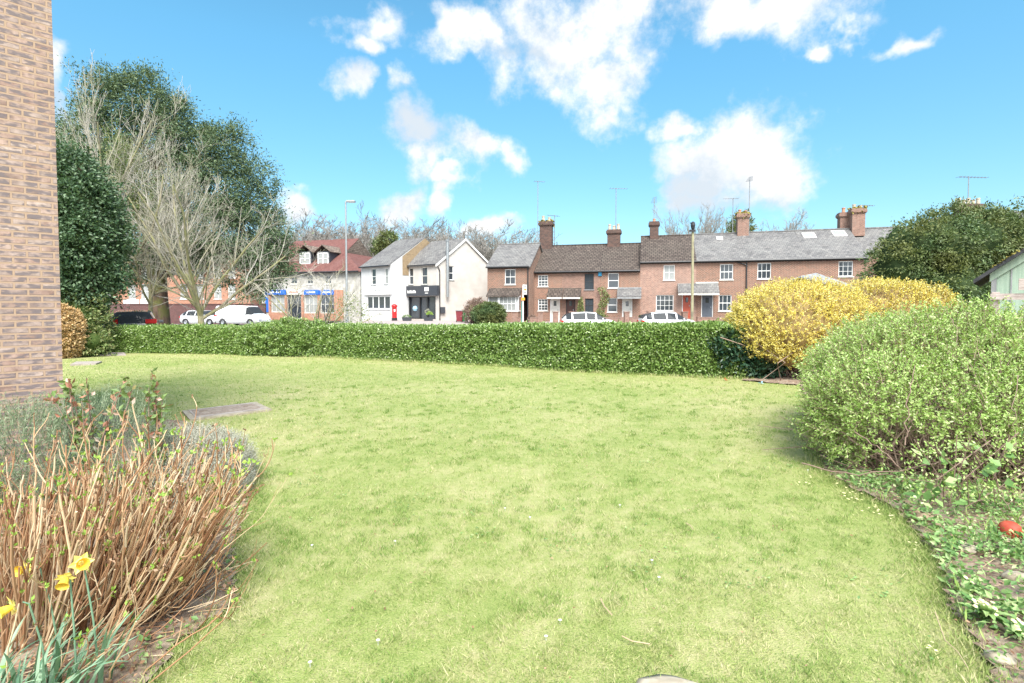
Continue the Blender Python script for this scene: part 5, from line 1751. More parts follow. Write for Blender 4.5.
def shoots_bush(parent, ells, n, L, per, leaf, mat, twig, core=None, cs=.8, up=.6, amp=.1, f=1.2, keep=None, lo=.86, tr=.004, aspect=.5, zmin=.03, jit=.35, name='foliage', lenvar=(.5, 1.3)):
    P, N = blob_points(ells, n, lo, 1.0, amp, f, 4, zmin)
    if keep is not None:
        k = keep(P, N); P, N = P[k], N[k]
    m = len(P)
    D = unit(N * .8 + rand_dir(m) * .55 + np.array([0, 0, up]))
    LL = L * rng.uniform(*lenvar, m)
    A0 = P - D * LL[:, None] * .6; A1 = P + D * LL[:, None] * .4
    mid = (A0 + A1) / 2 + rand_dir(m) * LL[:, None] * .06
    V1, Q1 = seg_tubes(A0, mid, tr, tr * .8, 3); V2, Q2 = seg_tubes(mid, A1, tr * .8, tr * .4, 3)
    obj('stems', (np.vstack([V1, V2]), np.vstack([Q1, Q2 + len(V1)]), Z3), M[twig], parent)
    t = np.tile(np.linspace(.15, 1.0, per), m) + rng.uniform(-.05, .05, m * per)
    B0 = np.repeat(A0, per, 0); B1 = np.repeat(A1, per, 0)
    C = B0 + (B1 - B0) * t[:, None]
    DD = np.repeat(D, per, 0)
    side = unit(np.cross(DD, rand_dir(m * per)))
    dl = unit(side * .8 + DD * .6 + rand_dir(m * per) * jit)
    C = C + side * tr
    V, T = leaf_quads(C, dl, DD + rand_dir(m * per) * .6, leaf * rng.uniform(.6, 1.25, m * per), leaf * aspect * rng.uniform(.8, 1.2, m * per))
    o = obj(name, (V, Z4, T), M[mat], parent)
    if core:
        obj('inner_foliage', ico_core(ells, cs, amp * .4, zmin), M[core], parent, smooth=True)
    return o


def pe(px, py, Y, rx, ry, rz=None, dz=1.0):
    """an ellipsoid seen at px,py with radii rx,ry (measured) at distance Y"""
    c = at(px, py, Y)
    sx = rx * Y / F_PX; sz_ = ry * Y / F_PX
    return (tuple(c), (sx, dz * (sx + sz_) / 2, sz_))


# ================================================================== the big trees on the left
b = at(160, 322, 33.0)
yw = thing('conifer_tree', 'huge dark green conifer with thick mossy trunk, tallest tree of the left group', 'tree', (b[0], 33.0, 0))
a = Acc()
rg = np.random.default_rng(5)
tp = [[b[0], 33, -.1], [b[0] + .02, 33, .5], [b[0] - .05, 33, 2.5], [b[0] - .1, 33, 5], [b[0], 33, 9], [b[0] + .3, 33, 13.5]]
a.tube(tp, [.72, .58, .50, .46, .34, .10], 14)
for k in range(14):
    z = 3.6 + k * .65; az = k * 2.4; L_ = 3.4 - .12 * k
    q = np.array([b[0] - .05, 33, z])
    a.tube([q, q + [math.cos(az) * L_ * .5, math.sin(az) * L_ * .5, .6], q + [math.cos(az) * L_, math.sin(az) * L_, .8]], [.13, .09, .03], 6)
obj('trunk', a, M['bark_dark'], yw, smooth=True)
E = [pe(*t) for t in [(108, 118, 33, 28, 34), (150, 112, 33, 26, 36), (128, 165, 33, 44, 50), (178, 142, 33, 28, 36), (205, 175, 33, 32, 42), (160, 205, 33, 48, 50),
                      (228, 168, 33, 20, 34), (226, 210, 33, 34, 42), (252, 218, 33, 18, 40), (250, 250, 33, 28, 36), (272, 262, 33, 14, 30), (205, 245, 33, 42, 38), (110, 225, 33, 46, 50), (262, 278, 33, 18, 20), (150, 243, 34.5, 40, 30), (75, 160, 34, 34, 45), (146, 80, 33, 7, 15), (122, 88, 33, 8, 12), (178, 108, 33, 8, 16), (98, 92, 33, 9, 14), (207, 134, 33, 8, 16), (233, 138, 33, 7, 16), (256, 176, 33, 7, 18), (276, 240, 33, 7, 16), (163, 92, 33, 7, 12)]]
clump_crown(yw, E, 5000, 62, .72, .18, 'yew', None, amp=1.0, f=.4, cs=.50, droop=.35, zmin=2.2, aspect=.36, lo=.30)

b = at(203, 325, 24.5)
bare_tree('bare_tree', 'leafless multi-stemmed tree with yellow green bark rising just behind the hedge', (b[0], 24.5, -.05), 8.4, 6.5, 9.2, 11, trunk=1.5, limbs=7, kids=(9, 6, 5), spread=1.2, up=.16, len0=5.2, ratio=.56, r0=.13, wob=.12, rmin=.0055, split=.03)
b = at(95, 325, 26.0)
bare_tree('bare_tree', 'pale leafless tree with fine upright twigs, behind the ivy covered trunk', (b[0], 26.0, -.05), 10.0, 6, 12.6, 12, trunk=2.5, limbs=9, kids=(11, 7, 5), spread=1.0, up=.3, len0=6, ratio=.52, r0=.13, wob=.12, rmin=.006, split=.035)
clump_crown([o for o in COL.objects if o.name.startswith('bare_tree')][-1], [pe(126, 165, 26, 15, 34), (tuple(at(138, 205, 26)), (.9, .9, 2.0))], 300, 22, .3, .10, 'variegated', None, amp=.5, f=1, name='climbing_ivy', lo=.2)
b = at(150, 325, 27.5)
bare_tree('bare_tree', 'pale leafless tree with arching twigs, in front of the huge conifer', (b[0], 27.5, -.05), 8.6, 6, 10.6, 13, trunk=2.2, limbs=8, kids=(9, 6, 5), spread=1.15, up=.18, len0=5.5, ratio=.55, r0=.09, wob=.12, rmin=.006, split=.035)

b = at(88, 325, 20.6)
iv = thing('ivy_tree', 'tree trunk wrapped in dense dark green ivy, beside the brick wall corner', 'tree', (b[0], 20.6, 0))
a = Acc(); a.tube([[b[0], 20.6, -.1], [b[0] + .1, 20.6, 4], [b[0] - .1, 20.6, 7.5]], [.3, .24, .1], 10); obj('trunk', a, M['bark_dark'], iv)
E = [pe(*t) for t in [(70, 176, 20.6, 18, 26), (84, 205, 20.6, 25, 30), (76, 245, 20.6, 34, 38), (82, 278, 20.6, 26, 30), (74, 305, 20.6, 22, 28), (86, 240, 20.6, 24, 40), (56, 205, 21, 24, 46)]]
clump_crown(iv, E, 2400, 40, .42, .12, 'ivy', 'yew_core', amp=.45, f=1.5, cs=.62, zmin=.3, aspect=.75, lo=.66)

b = at(66, 340, 19.0)
t_ = thing('rounded_shrub', 'rounded clipped tan brown shrub peeping past the brick wall corner', 'shrub', (b[0], 19.0, 0))
E = [(((b[0] - .1), 19.0, .88), (.62, .6, .95))]
clump_crown(t_, E, 900, 22, .06, .10, 'tan', 'forsythia_core', amp=.02, cs=.9, lo=.92, name='foliage', zmin=.02)
b = at(82, 340, 20.0)
t_ = thing('loose_shrub', 'loose yellow green shrub between tan rounded shrub and ivy', 'shrub', (b[0], 20.0, 0))
clump_crown(t_, [((b[0] - .2, 20.0, 1.15), (.95, .8, 1.2)), ((b[0] + .6, 19.6, .5), (.6, .5, .55))], 620, 24, .16, .11, 'variegated', 'hedge_core', amp=.2, f=1.5, cs=.8, name='foliage')
# log edging and flat covers at the left end
p0, p1 = G(78, 353), G(104, 352)
a = Acc(); a.tube([[p0[0] - 1.5, p0[1] - .1, .13], [p1[0] + .1, p1[1] + .1, .13]], .13, 9)
tag(obj('edging_log', a, M['log']), 'mossy round log edging the lawn below the loose yellow green shrub', 'log')


def flat_cover(name, label, cat, corners, h, mat, extra=None):
    P = [G(px, py) for px, py in corners]
    A = Acc(); V_ = np.array([[p[0], p[1], 0.0] for p in P] + [[p[0], p[1], h] for p in P])
    A.add(V_, [[0, 1, 2, 3], [4, 5, 6, 7], [0, 1, 5, 4], [1, 2, 6, 5], [2, 3, 7, 6], [3, 0, 4, 7]])
    return tag(obj(name, A, M[mat]), label, cat)


flat_cover('paving_slab', 'small grey slab sunk in the lawn near the brick wall corner', 'slab', [(70, 366), (96, 365), (102, 362.5), (76, 363)], .05, 'slab')
flat_cover('paving_slab', 'pale strip of paving at the hedge foot beside the edging log', 'slab', [(92, 356), (126, 355.6), (124, 353.4), (104, 353.4)], .04, 'paving')
sl = thing('drain_cover', 'long weathered drain cover with two lifting slots, lying on the lawn', 'drain cover', tuple(G(228, 414)))
P = [G(*q) for q in ((190, 421.5), (272, 411), (256, 403.5), (182, 412.5))]
A = Acc(); V_ = np.array([[p[0], p[1], 0.0] for p in P] + [[p[0], p[1], .035] for p in P])
A.add(V_, [[0, 1, 2, 3], [4, 5, 6, 7], [0, 1, 5, 4], [1, 2, 6, 5], [2, 3, 7, 6], [3, 0, 4, 7]])
obj('surround', A, M['stone'], sl)
c = sum(P) / 4
A = Acc(); V_ = np.array([[*(c + (p - c) * .86)[:2], .036] for p in P] + [[*(c + (p - c) * .86)[:2], .044] for p in P])
A.add(V_, [[4, 5, 6, 7], [0, 1, 5, 4], [1, 2, 6, 5], [2, 3, 7, 6], [3, 0, 4, 7]])
obj('plate', A, M['slab'], sl)
e = unit((P[1] - P[0])[None])[0]; f_ = unit((P[3] - P[0])[None])[0]
A = Acc()
for k in (-.55, .55):
    q = c + e * k * np.linalg.norm(P[1] - P[0]) * .5 + f_ * .08
    fr = Frame((q[0], q[1]), (q[0] + e[0], q[1] + e[1])); A.box(-.06, .06, -.02, .02, .0445, .049, fr)
for k in np.linspace(-.7, .7, 9):
    q = c + f_ * k * np.linalg.norm(P[3] - P[0]) * .42
    fr = Frame((q[0], q[1]), (q[0] + e[0], q[1] + e[1])); L_ = np.linalg.norm(P[1] - P[0]) * .40; A.box(-L_, L_, -.006, .006, .0446, .048, fr)
obj('lifting_slot', A, M['soil'], sl)
fl_ = G(635, 700); 
# ================================================================== hedges
def hedge(name, label, line, h0, h1, depth, n, leaf=.055, mat='hedge', amp=.05, core='hedge_core', group=None, seed=0):
    line = [np.array(p[:2]) for p in line]
    root = thing(name, label, 'hedge', (*line[0], 0), group)
    seg = [np.linalg.norm(b - a) for a, b in zip(line, line[1:])]
    cum = np.concatenate([[0], np.cumsum(seg)])
    tot = cum[-1]
    X_ = np.array([p[0] for p in line]); Y_ = np.array([p[1] for p in line])

    def pos(s):
        return np.interp(s, cum, X_), np.interp(s, cum, Y_)

    def nrm(s):
        x0, y0 = pos(np.clip(s - .3, 0, tot)); x1, y1 = pos(np.clip(s + .3, 0, tot))
        tx, ty = x1 - x0, y1 - y0
        l = np.hypot(tx, ty) + 1e-9
        return ty / l, -tx / l
    # perimeter of the cross-section: front face, top, back face
    hh = lambda s: h0 + (h1 - h0) * s / tot + .035 * vnoise(np.column_stack([s, s * 0]), .8, seed) + .018 * vnoise(np.column_stack([s, s * 0]), 3, seed + 1)
    s = rng.uniform(0, tot, n)
    u = rng.uniform(0, 1, n)
    H = hh(s)
    per = 1.25 + depth + .8
    q = u * per
    nx, ny = nrm(s)
    px_, py_ = pos(s)
    front = q < 1.25; back = q > 1.25 + depth
    d = np.where(front, 0, np.where(back, depth, (q - 1.25)))
    z = np.where(front, q / 1.25 * H, np.where(back, (per - q) / .8 * H, H))
    # rounded shoulders
    sh = .10
    zc = np.clip((z - (H - sh)) / sh, 0, 1)
    d = np.where(front, d + sh * .7 * zc ** 2, d)
    z = np.where(~front & ~back & (d < .15), z - .10 * (1 - d / .15) ** 2 * .6, z)
    out = np.where(front, 1.0, np.where(back, -1.0, 0.0))
    P = np.column_stack([px_ - nx * d, py_ - ny * d, z])
    N = np.column_stack([nx * out, ny * out, np.where(front | back, .15, 1.0)])
    lump = vnoise(P, 1.6, seed) * amp + vnoise(P, 5, seed + 1) * amp * .5
    stray = (rng.random(n) < .02) * rng.uniform(0, .09, n)
    P = P + N * (lump + stray + rng.uniform(-.11, .035, n))[:, None]
    P[:, 2] = np.maximum(P[:, 2], .04)
    D = N * .7 + rand_dir(n) * .8 + [0, 0, .25]
    V, T = leaf_quads(P, D, N + rand_dir(n) * .7, leaf * rng.uniform(.7, 1.3, n), leaf * .55)
    obj('foliage', (V, Z4, T), M[mat], root)
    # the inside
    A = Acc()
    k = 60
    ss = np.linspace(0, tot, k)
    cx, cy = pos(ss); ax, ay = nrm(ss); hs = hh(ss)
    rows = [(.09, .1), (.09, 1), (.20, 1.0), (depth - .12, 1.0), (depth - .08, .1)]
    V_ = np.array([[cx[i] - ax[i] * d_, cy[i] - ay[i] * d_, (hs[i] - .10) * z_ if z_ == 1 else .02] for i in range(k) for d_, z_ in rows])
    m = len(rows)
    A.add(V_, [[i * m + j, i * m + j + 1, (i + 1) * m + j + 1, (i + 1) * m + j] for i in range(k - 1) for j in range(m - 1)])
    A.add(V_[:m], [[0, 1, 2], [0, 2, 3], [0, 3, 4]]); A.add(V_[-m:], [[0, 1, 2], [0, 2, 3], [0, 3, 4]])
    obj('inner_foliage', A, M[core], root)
    # end faces of leaves
    return root


HL = [np.array(p) for p in HEDGE_LINE]
hedge('hedge', 'short length of low clipped hedge between the edging log and the bare tree', [G(px, py) for px, py in [(102, 353), (180, 353.5), (247, 355)]], 1.02, 1.05, 1.1, 36000, .078, seed=1)
hedge('hedge', 'long clipped green hedge across the far edge of the lawn', [G(px, py) for px, py in [(312, 356.5), (400, 361.5), (500, 366), (560, 371), (640, 374.5), (700, 377.5), (748, 379)]], 1.10, 1.40, 1.25, 80000, .075, seed=4)
t_ = thing('hedge_shrub', 'looser bright green hedge stretch between the two clipped hedges', 'shrub', tuple(G(280, 356)))
g0 = G(262, 356); g1 = G(298, 357)
clump_crown(t_, [((g0[0] - .2, g0[1] + .5, .50), (.95, .6, .72)), ((g1[0] - .5, g1[1] + .5, .6), (1.0, .6, .80)), ((g1[0] + .5, g1[1] + .45, .55), (.85, .55, .66))], 1200, 30, .13, .075, 'hedge', 'hedge_core', amp=.09, f=1.8, cs=.86, name='foliage')
t_ = thing('laurel_shrub', 'dark glossy laurel at the right end of the long hedge', 'shrub', tuple(G(748, 378)))
g0 = G(748, 379)
clump_crown(t_, [((g0[0] - .05, g0[1] + .55, .62), (.62, .6, .62)), ((g0[0] - .35, g0[1] + .5, .85), (.5, .5, .4)), ((g0[0] + .35, g0[1] + .2, .35), (.45, .4, .36))], 620, 22, .13, .11, 'laurel', 'yew_core', amp=.08, f=2, cs=.84, name='foliage', aspect=.6)

b = G(312, 345)
b = at(318, 330, 21.5)
bare_tree('bare_shrub', 'leafless spreading shrub with yellow brown stems, rising behind the low hedge before the shops', (b[0], 21.5, -.05), 4.6, 3, 3.5, 21, trunk=.2, limbs=10, kids=(6, 5), spread=1.0, up=.25, len0=2.4, ratio=.45, r0=.06, wob=.14, rmin=.0075, split=.02)
b = at(352, 325, 24)
clump_crown(thing('variegated_shrub', 'thin pale variegated shrub at the street lamp foot', 'shrub', (b[0], 24, 0)), [((b[0] - .1, 24, 1.0), (.8, .5, 1.4))], 260, 7, .3, .09, 'variegated', None, amp=.25, f=1.4, name='foliage')

# shrubs across the road between the gable and the bay window
b = at(476, 322, 43.5); t_ = thing('brown_shrub', 'rounded brown leafless shrub against the cream gable', 'shrub', (b[0], 43.5, .4))
clump_crown(t_, [((b[0], 43.5, 1.35), (.95, .8, 1.15))], 500, 20, .16, .13, 'bushtwig', 'bark_dark', amp=.15, cs=.8, name='foliage', aspect=.25)
b = at(489, 322, 42.3); t_ = thing('evergreen_shrub', 'dense dark green rounded shrub below the bay window', 'shrub', (b[0], 42.3, .4))
clump_crown(t_, [((b[0], 42.3, 1.15), (1.25, .9, .92))], 700, 24, .14, .13, 'holly', 'yew_core', amp=.1, cs=.86, name='foliage')

# ================================================================== woods behind the roofs: every tree its own
far = []
g_f = 'bare trees on the skyline'
kind = [dict(limbs=9, kids=(9, 8, 6), spread=.62, up=.5), dict(limbs=8, kids=(9, 8, 6), spread=.8, up=.3), dict(limbs=9, kids=(8, 8, 6), spread=.5, up=.6), dict(limbs=9, kids=(9, 7, 6), spread=.7, up=.45)]
proto = []
spots = [(283, 228, 84, 'left end of the skyline trees, beside the huge conifer'), (300, 224, 88, 'behind the left dormer'), (318, 220, 82, 'behind the red tiled roof, left of the lamp head'), (338, 226, 90, 'just left of the tall grey street lamp'), (362, 226, 84, 'just right of the tall grey street lamp'), (376, 222, 92, 'over the red tiled hip'), (398, 226, 80, 'over the yellow brick party wall'),
         (414, 229, 88, 'over the white shop ridge'), (433, 229, 82, 'behind the cream gable chimney pipe'), (450, 232, 90, 'behind the cream gable apex'), (482, 229, 84, 'right of the cream gable'), (500, 234, 92, 'behind the brick end house ridge, left'), (516, 236, 86, 'behind the brick end house ridge, right'),
         (686, 216, 78, 'left of the mossy red chimney over the ribbed tile roof'), (704, 213, 74, 'right of the lichened pole top'), (722, 215, 80, 'close left of the mossy red chimney'), (773, 219, 82, 'right of the mossy red chimney'), (672, 226, 84, 'right of the pink house chimney'), (789, 232, 78, 'low behind the slate ridge before the skylight'),
         (291, 234, 96, 'far back between the conifer and the left dormer'), (309, 232, 98, 'far back just right of the left dormer'), (328, 233, 98, 'far back above the right dormer'), (351, 234, 100, 'far back right behind the tall grey street lamp'),
         (369, 232, 100, 'far back over the gablet of the tiled roof'), (388, 233, 98, 'far back over the white shop roof'), (406, 234, 100, 'far back over the yellow brick party wall'), (423, 235, 98, 'far back over the cream gable shop roof'),
         (442, 234, 100, 'far back left of the cream gable apex'), (459, 236, 98, 'far back right over the cream gable apex'), (472, 236, 100, 'far back right of the cream gable apex'), (491, 237, 98, 'far back between the cream gable and the brick end house'), (508, 238, 100, 'far back over the brick end house ridge'), (527, 238, 98, 'far back left of the mossy chimney')]
for i, (px, pyt, Y, lab) in enumerate(spots):
    c_ = at(px, 320, Y); h_ = at(px, pyt, Y)[2]
    full = 'bare skyline tree ' + lab
    wd = 13 if px < 600 else 7.0
    if i < 4:
        k_ = kind[i]
        r = bare_tree('skyline_tree', full, (c_[0], Y, 0), wd, wd, h_, 40 + i, g_f, 'bark', 'twig_far', rmin=.028, split=.10, trunk=2.5, len0=6, ratio=.5, r0=.16, wob=.13, **k_)
        proto.append((r, h_))
    else:
        r0_, hh_ = proto[i % 4]
        sc_ = h_ / hh_
        wf = sc_ * (wd / 13 if px > 600 else 1) * (1 + .2 * math.sin(i * 2.1))
        dup(r0_, (c_[0], Y, 0), i * 1.3, (wf, wf, sc_), full)
# an ivy covered one behind the mossy red chimney, and one behind the white shop
for px, py, Y, rx, ry, lab in ((741, 230, 66, 8, 13, 'dark ivy clad tree behind the mossy red chimney'), (388, 240, 70, 8, 8, 'dark ivy clad tree over the white shop roof')):
    c_ = at(px, py, Y)
    t_ = thing('ivy_clad_tree', lab, 'tree', (c_[0], Y, 0))
    a = Acc(); a.tube([[c_[0], Y, 0], [c_[0], Y, c_[2]]], [.3, .15], 8); obj('trunk', a, M['bark'], t_)
    clump_crown(t_, [pe(px, py, Y, rx, ry), pe(px - 6, py + 8, Y, rx, ry)], 240, 14, .5, .32, 'holly', None, amp=.4, f=.6)

# ================================================================== right side: tall evergreen, yellow shrubs, big green shrub
b = at(950, 330, 24)
t_ = thing('evergreen_tree', 'tall broad evergreen with mixed dark leaves, above the yellow shrubs on the right', 'tree', (b[0], 24.0, 0))
a = Acc()
for dx in (-1.2, .8, 2.6):
    a.tube([[b[0] + dx, 24, -.1], [b[0] + dx * 1.2, 24, 3.0], [b[0] + dx * 1.3, 24, 5.0]], [.18, .13, .05], 8)
obj('trunk', a, M['bark_dark'], t_)
E = [pe(t[0] + 5, t[1] + 6, *t[2:]) for t in [(896, 262, 24, 28, 34), (905, 240, 24, 24, 26), (930, 245, 24, 34, 36), (965, 240, 24, 36, 36), (1000, 236, 24, 36, 33), (1035, 240, 24, 38, 34), (1075, 250, 24, 40, 40), (900, 290, 24, 30, 34),
                      (940, 285, 23.5, 36, 38), (985, 285, 23.5, 40, 38), (1035, 285, 23.5, 44, 42), (890, 305, 24, 22, 20), (950, 222, 24, 20, 18), (985, 217, 24.5, 22, 16), (1110, 270, 24, 40, 45)]]
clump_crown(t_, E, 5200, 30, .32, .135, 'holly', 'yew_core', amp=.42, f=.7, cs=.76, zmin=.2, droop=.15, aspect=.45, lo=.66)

b = G(778, 384)
t_ = thing('forsythia_shrub', 'rounded yellow flowering forsythia at the hedge end, the nearer of the two', 'shrub', (b[0], b[1] + 1.2, 0))
Yf = b[1] + 1.3
E = [pe(788, 326, Yf, 60, 46), pe(768, 335, Yf, 41, 42), pe(812, 318, Yf, 50, 38), pe(792, 352, Yf, 46, 34)]
kf = lambda P, N: (P[:, 2] > .55) | (rng.random(len(P)) < .15)
shoots_bush(t_, E, 8200, .34, 18, .042, 'forsythia', 'bushtwig', 'forsythia_core', cs=.80, up=.45, amp=.07, f=1.6, aspect=.6, zmin=.35, keep=kf, tr=.004)
a = Acc()
rg = np.random.default_rng(9)
for k in range(60):
    x0 = E[0][0][0] - .2 + rg.normal() * .35; y0 = Yf + rg.normal() * .3
    a.tube([[x0, y0, 0], [x0 + rg.normal() * .25, y0 + rg.normal() * .2, .5], [x0 + rg.normal() * .7, y0 + rg.normal() * .5, 1.1]], .012, 4, cap=False)
obj('stems', a, M['bushtwig'], t_)
Y2 = 15.5
t_ = thing('forsythia_shrub', 'second yellow flowering forsythia, lower and farther, between the nearer one and the evergreen', 'shrub', tuple(at(890, 340, Y2)[:2]) + (0,))
E2 = [pe(880, 318, Y2, 52, 38), pe(915, 320, Y2, 42, 36), pe(850, 330, Y2, 44, 34), pe(895, 345, Y2, 64, 40)]
shoots_bush(t_, E2, 8200, .36, 17, .048, 'forsythia', 'bushtwig', 'forsythia_core', cs=.80, up=.45, amp=.10, f=1.4, aspect=.6, tr=.006)

# the big green shrub that fills the right
bx, by = 4.75, 7.0
sp_ = thing('spring_shrub', 'huge rounded shrub of fresh light green leaves filling the right side', 'shrub', (bx + 1, by, 0))
E3 = [((5.1, 6.9, .92), (1.10, 1.15, .88)), ((5.9, 6.8, 1.08), (1.2, 1.3, .91)), ((7.4, 6.5, 1.0), (1.5, 1.5, .80)), ((4.22, 6.0, .66), (.76, .78, .66)), ((4.65, 6.5, .95), (.85, .8, .66)), ((4.98, 5.55, .60), (.85, .75, .60)),
      ((5.6, 5.95, .84), (1.15, 1.0, .76)), ((5.85, 7.8, .9), (1.3, 1.2, .84)), ((6.9, 5.7, .88), (1.4, 1.1, .78))]


def ksp(P, N):
    low = sst(.80, .46, P[:, 2] + .12 * vnoise(P, 2.2, 8)) * (N[:, 1] < .1) * sst(3.75, 4.05, P[:, 0]) * sst(5.6, 5.0, P[:, 0])
    return rng.random(len(P)) > low * .96


shoots_bush(sp_, E3, 31000, .27, 17, .037, 'spiraea', 'bushtwig', None, up=.25, amp=.08, f=1.5, keep=ksp, lo=.52, tr=.0035, aspect=.48, lenvar=(.5, 1.25))
# bare brown stems fanning up from the base
A = Acc(); rg = np.random.default_rng(21)
n = 1500
bx_ = rg.uniform(4.1, 7.2, n); by_ = 6.1 - .3 * (bx_ - 4.1) + rg.uniform(-.5, .8, n)
az = rg.uniform(0, 2 * PI, n); tl = rg.uniform(.1, 1.35, n); L_ = rg.uniform(.4, 1.0, n)
B0 = np.column_stack([bx_, by_, np.full(n, .0)])
D0 = np.column_stack([np.cos(az) * np.sin(tl), np.sin(az) * np.sin(tl), np.cos(tl)])
B1 = B0 + D0 * L_[:, None] * .55; B2 = B1 + unit(D0 + .5 * rand_dir(n) + [0, 0, -.1]) * L_[:, None] * .5
okk = (B2[:, 2] > .02)
V1, Q1 = seg_tubes(B0[okk], B1[okk], .008, .006, 4); V2, Q2 = seg_tubes(B1[okk], B2[okk], .006, .003, 4)
A.add(V1, Q1); A.add(V2, Q2)
obj('bare_stems', A, M['bushtwig'], sp_)
# fallen and arching canes in the open foot of the shrub
for (pts, r) in (([(802, 463, 5.7), (835, 474, 5.4), (880, 474, 5.15), (925, 466, 4.95), (950, 458, 4.9)], .012), ([(856, 470, 5.5), (905, 478, 5.1), (960, 486, 4.8)], .009), ([(850, 430, 5.6), (885, 452, 5.2), (912, 482, 5.0)], .010),
                 ([(905, 445, 5.2), (908, 400, 5.2), (915, 365, 5.3)], .011), ([(905, 440, 5.2), (918, 410, 5.2)], .007), ([(976, 452, 4.7), (988, 480, 4.6), (1010, 510, 4.5)], .009), ([(980, 420, 4.7), (990, 460, 4.7), (1004, 500, 4.5)], .007), ([(1018, 375, 4.8), (1012, 410, 4.7), (1016, 450, 4.6)], .006),
                 ([(965, 508, 4.6), (1000, 488, 4.5), (1040, 462, 4.4)], .009), ([(950, 318, 6.0), (957, 328, 5.9), (955, 350, 5.8)], .008)):
    q_ = np.array([at(*p) for p in pts]); t_ = np.linspace(0, 1, len(q_)); tt_ = np.linspace(0, 1, 14)
    q_ = np.column_stack([np.interp(tt_, t_, q_[:, k]) for k in range(3)])
    for _ in range(3): q_[1:-1] = (q_[:-2] + q_[1:-1] * 2 + q_[2:]) / 4
    q_[1:-1] += rng.normal(size=(12, 3)) * .008
    A = Acc(); A.tube(q_, np.linspace(r * .6, r * .3, 14), 6)
    obj('arching_cane', A, M['bushtwig'], sp_)
# bramble leaves and bright young stems growing through the foot of it
t_ = thing('bramble', 'bramble with broad pale green leaves growing out of the foot of the huge green shrub', 'bramble', tuple(at(965, 500, 4.6)))
C_ = np.array([at(px, py, Y) for px, py, Y in ((942, 462, 4.75), (958, 455, 4.7), (948, 478, 4.6), (932, 492, 4.6), (921, 497, 4.6), (938, 485, 4.6), (1000, 462, 4.5), (1012, 458, 4.5), (1008, 474, 4.4), (975, 500, 4.5), (990, 478, 4.5), (952, 470, 4.7), (924, 455, 4.9), (1018, 440, 4.5), (964, 442, 4.8))])
C_ = np.repeat(C_, 3, 0) + rng.normal(size=(45, 3)) * .035
V, T = leaf_quads(C_, rand_dir(45) + [-.3, -.2, -.2], rand_dir(45) * .4 + [0, -.6, .9], rng.uniform(.07, .13, 45), .075, .15)
obj('leaves', (V, Z4, T), M['cover'], t_)
A = Acc()
for k in range(14):
    p = at(930 + k * 6.5, 505, 4.65); A.tube([p, p + [rng.normal() * .1, -.05, .25], p + [rng.normal() * .25, -.1, .5 + rng.random() * .2]], .005, 4)
obj('stems', A, M['bushtwig'], t_)
P_ = np.array([at(rng.uniform(905, 1030), rng.uniform(440, 505), rng.uniform(4.4, 5.0)) for _ in range(150)])
P_ = np.repeat(P_, 6, 0) + rng.normal(size=(900, 3)) * .035
V, T = leaf_quads(P_, rand_dir(900), rand_dir(900) + [0, -.5, .8], .032, .018)
obj('young_leaves', (V, Z4, T), M['spiraea'], t_)

# ================================================================== near brick wall on the left
cw = np.array([-451 / 520 * 5.7, 5.7]); dw = np.array([1, 1.012]) / math.hypot(1, 1.012)
NW = Frame(cw - dw * 7, cw)
a = Acc(); a.box(0, NW.len, -.3, 0, -.2, 7.5, NW)
wl_ = obj('brick_wall', a, M['brick_near']); tag(wl_, 'tall pale stock brick house wall filling the left edge', 'wall')
NW2 = Frame(cw, cw + np.array([-dw[1], dw[0]]) * 6)
a = Acc(); a.box(.302, NW2.len, -.3, -.001, -.2, 7.5, NW2)
o = obj('return_wall', a, M['brick_near'], wl_)

# ================================================================== left bed: cut hydrangea canes, lavender, heather, young shrubs, daffodils
hy = thing('hydrangea_shrub', 'wide clump of cut tan hydrangea canes with fresh green buds', 'shrub', (-2.6, 3.4, 0))
rg = np.random.default_rng(33)
CN = Acc()
tips, joints = [], []


def cane(p, d, L, r, lev=0):
    n = 5
    q = np.array(p, float)
    pts = [q]
    for k in range(n):
        d = unit(d + rg.normal(size=3) * (.05 if lev == 0 else .10) + np.array([0, 0, .03 if lev == 0 else .14]))
        q = q + d * L / n
        pts.append(q)
        if rg.random() < .5: joints.append((q, d))
        if lev < 2 and k > 0 and rg.random() < (.26 if lev == 0 else .3):
            s_ = unit(np.cross(d, rg.normal(size=3)))
            cane(q, unit(d + s_ * rg.uniform(.25, .7)), L * rg.uniform(.25, .5), r * .66, lev + 1)
    CN.tube(pts, r * np.linspace(1, .68, n + 1), 5)
    tips.append((q, d))


for k in range(520):
    th = rg.uniform(0, 2 * PI); rr = math.sqrt(rg.random())
    bx_, by_ = -2.72 + math.cos(th) * rr * .66, 3.18 + math.sin(th) * rr * .46
    p = np.array([bx_, by_, .02])
    out = np.array([(bx_ + 3.15) * .80, (by_ - 3.15) * .6, 0])
    d = unit(np.array([0, 0, 1.0]) + out * rg.uniform(.5, 1.25) + np.array([rg.normal() * .07, rg.normal() * .08, 0]))
    thin = rg.random() < .45
    cane(p, d, rg.uniform(.58, .98) * (1 - .10 * rr) * float(.76 + .24 * sst(-3.4, -2.7, bx_)), rg.uniform(.0028, .0045) if thin else rg.uniform(.0055, .0092))
for k in range(110):      # low ones sprawling to the right over the soil
    p = np.array([-2.35 + rg.normal() * .22, 3.0 + rg.normal() * .3, .03])
    d = unit(np.array([rg.uniform(.3, 1.1), rg.uniform(-.5, .5), rg.uniform(.1, .9)]))
    cane(p, d, rg.uniform(.3, .6), rg.uniform(.003, .005), 1)
obj('canes', CN, M['cane'], hy)
J = [j for j in tips if rg.random() < .2] + [j for j in joints if rg.random() < .03]
P_ = np.array([j[0] for j in J]); D_ = np.array([j[1] for j in J])
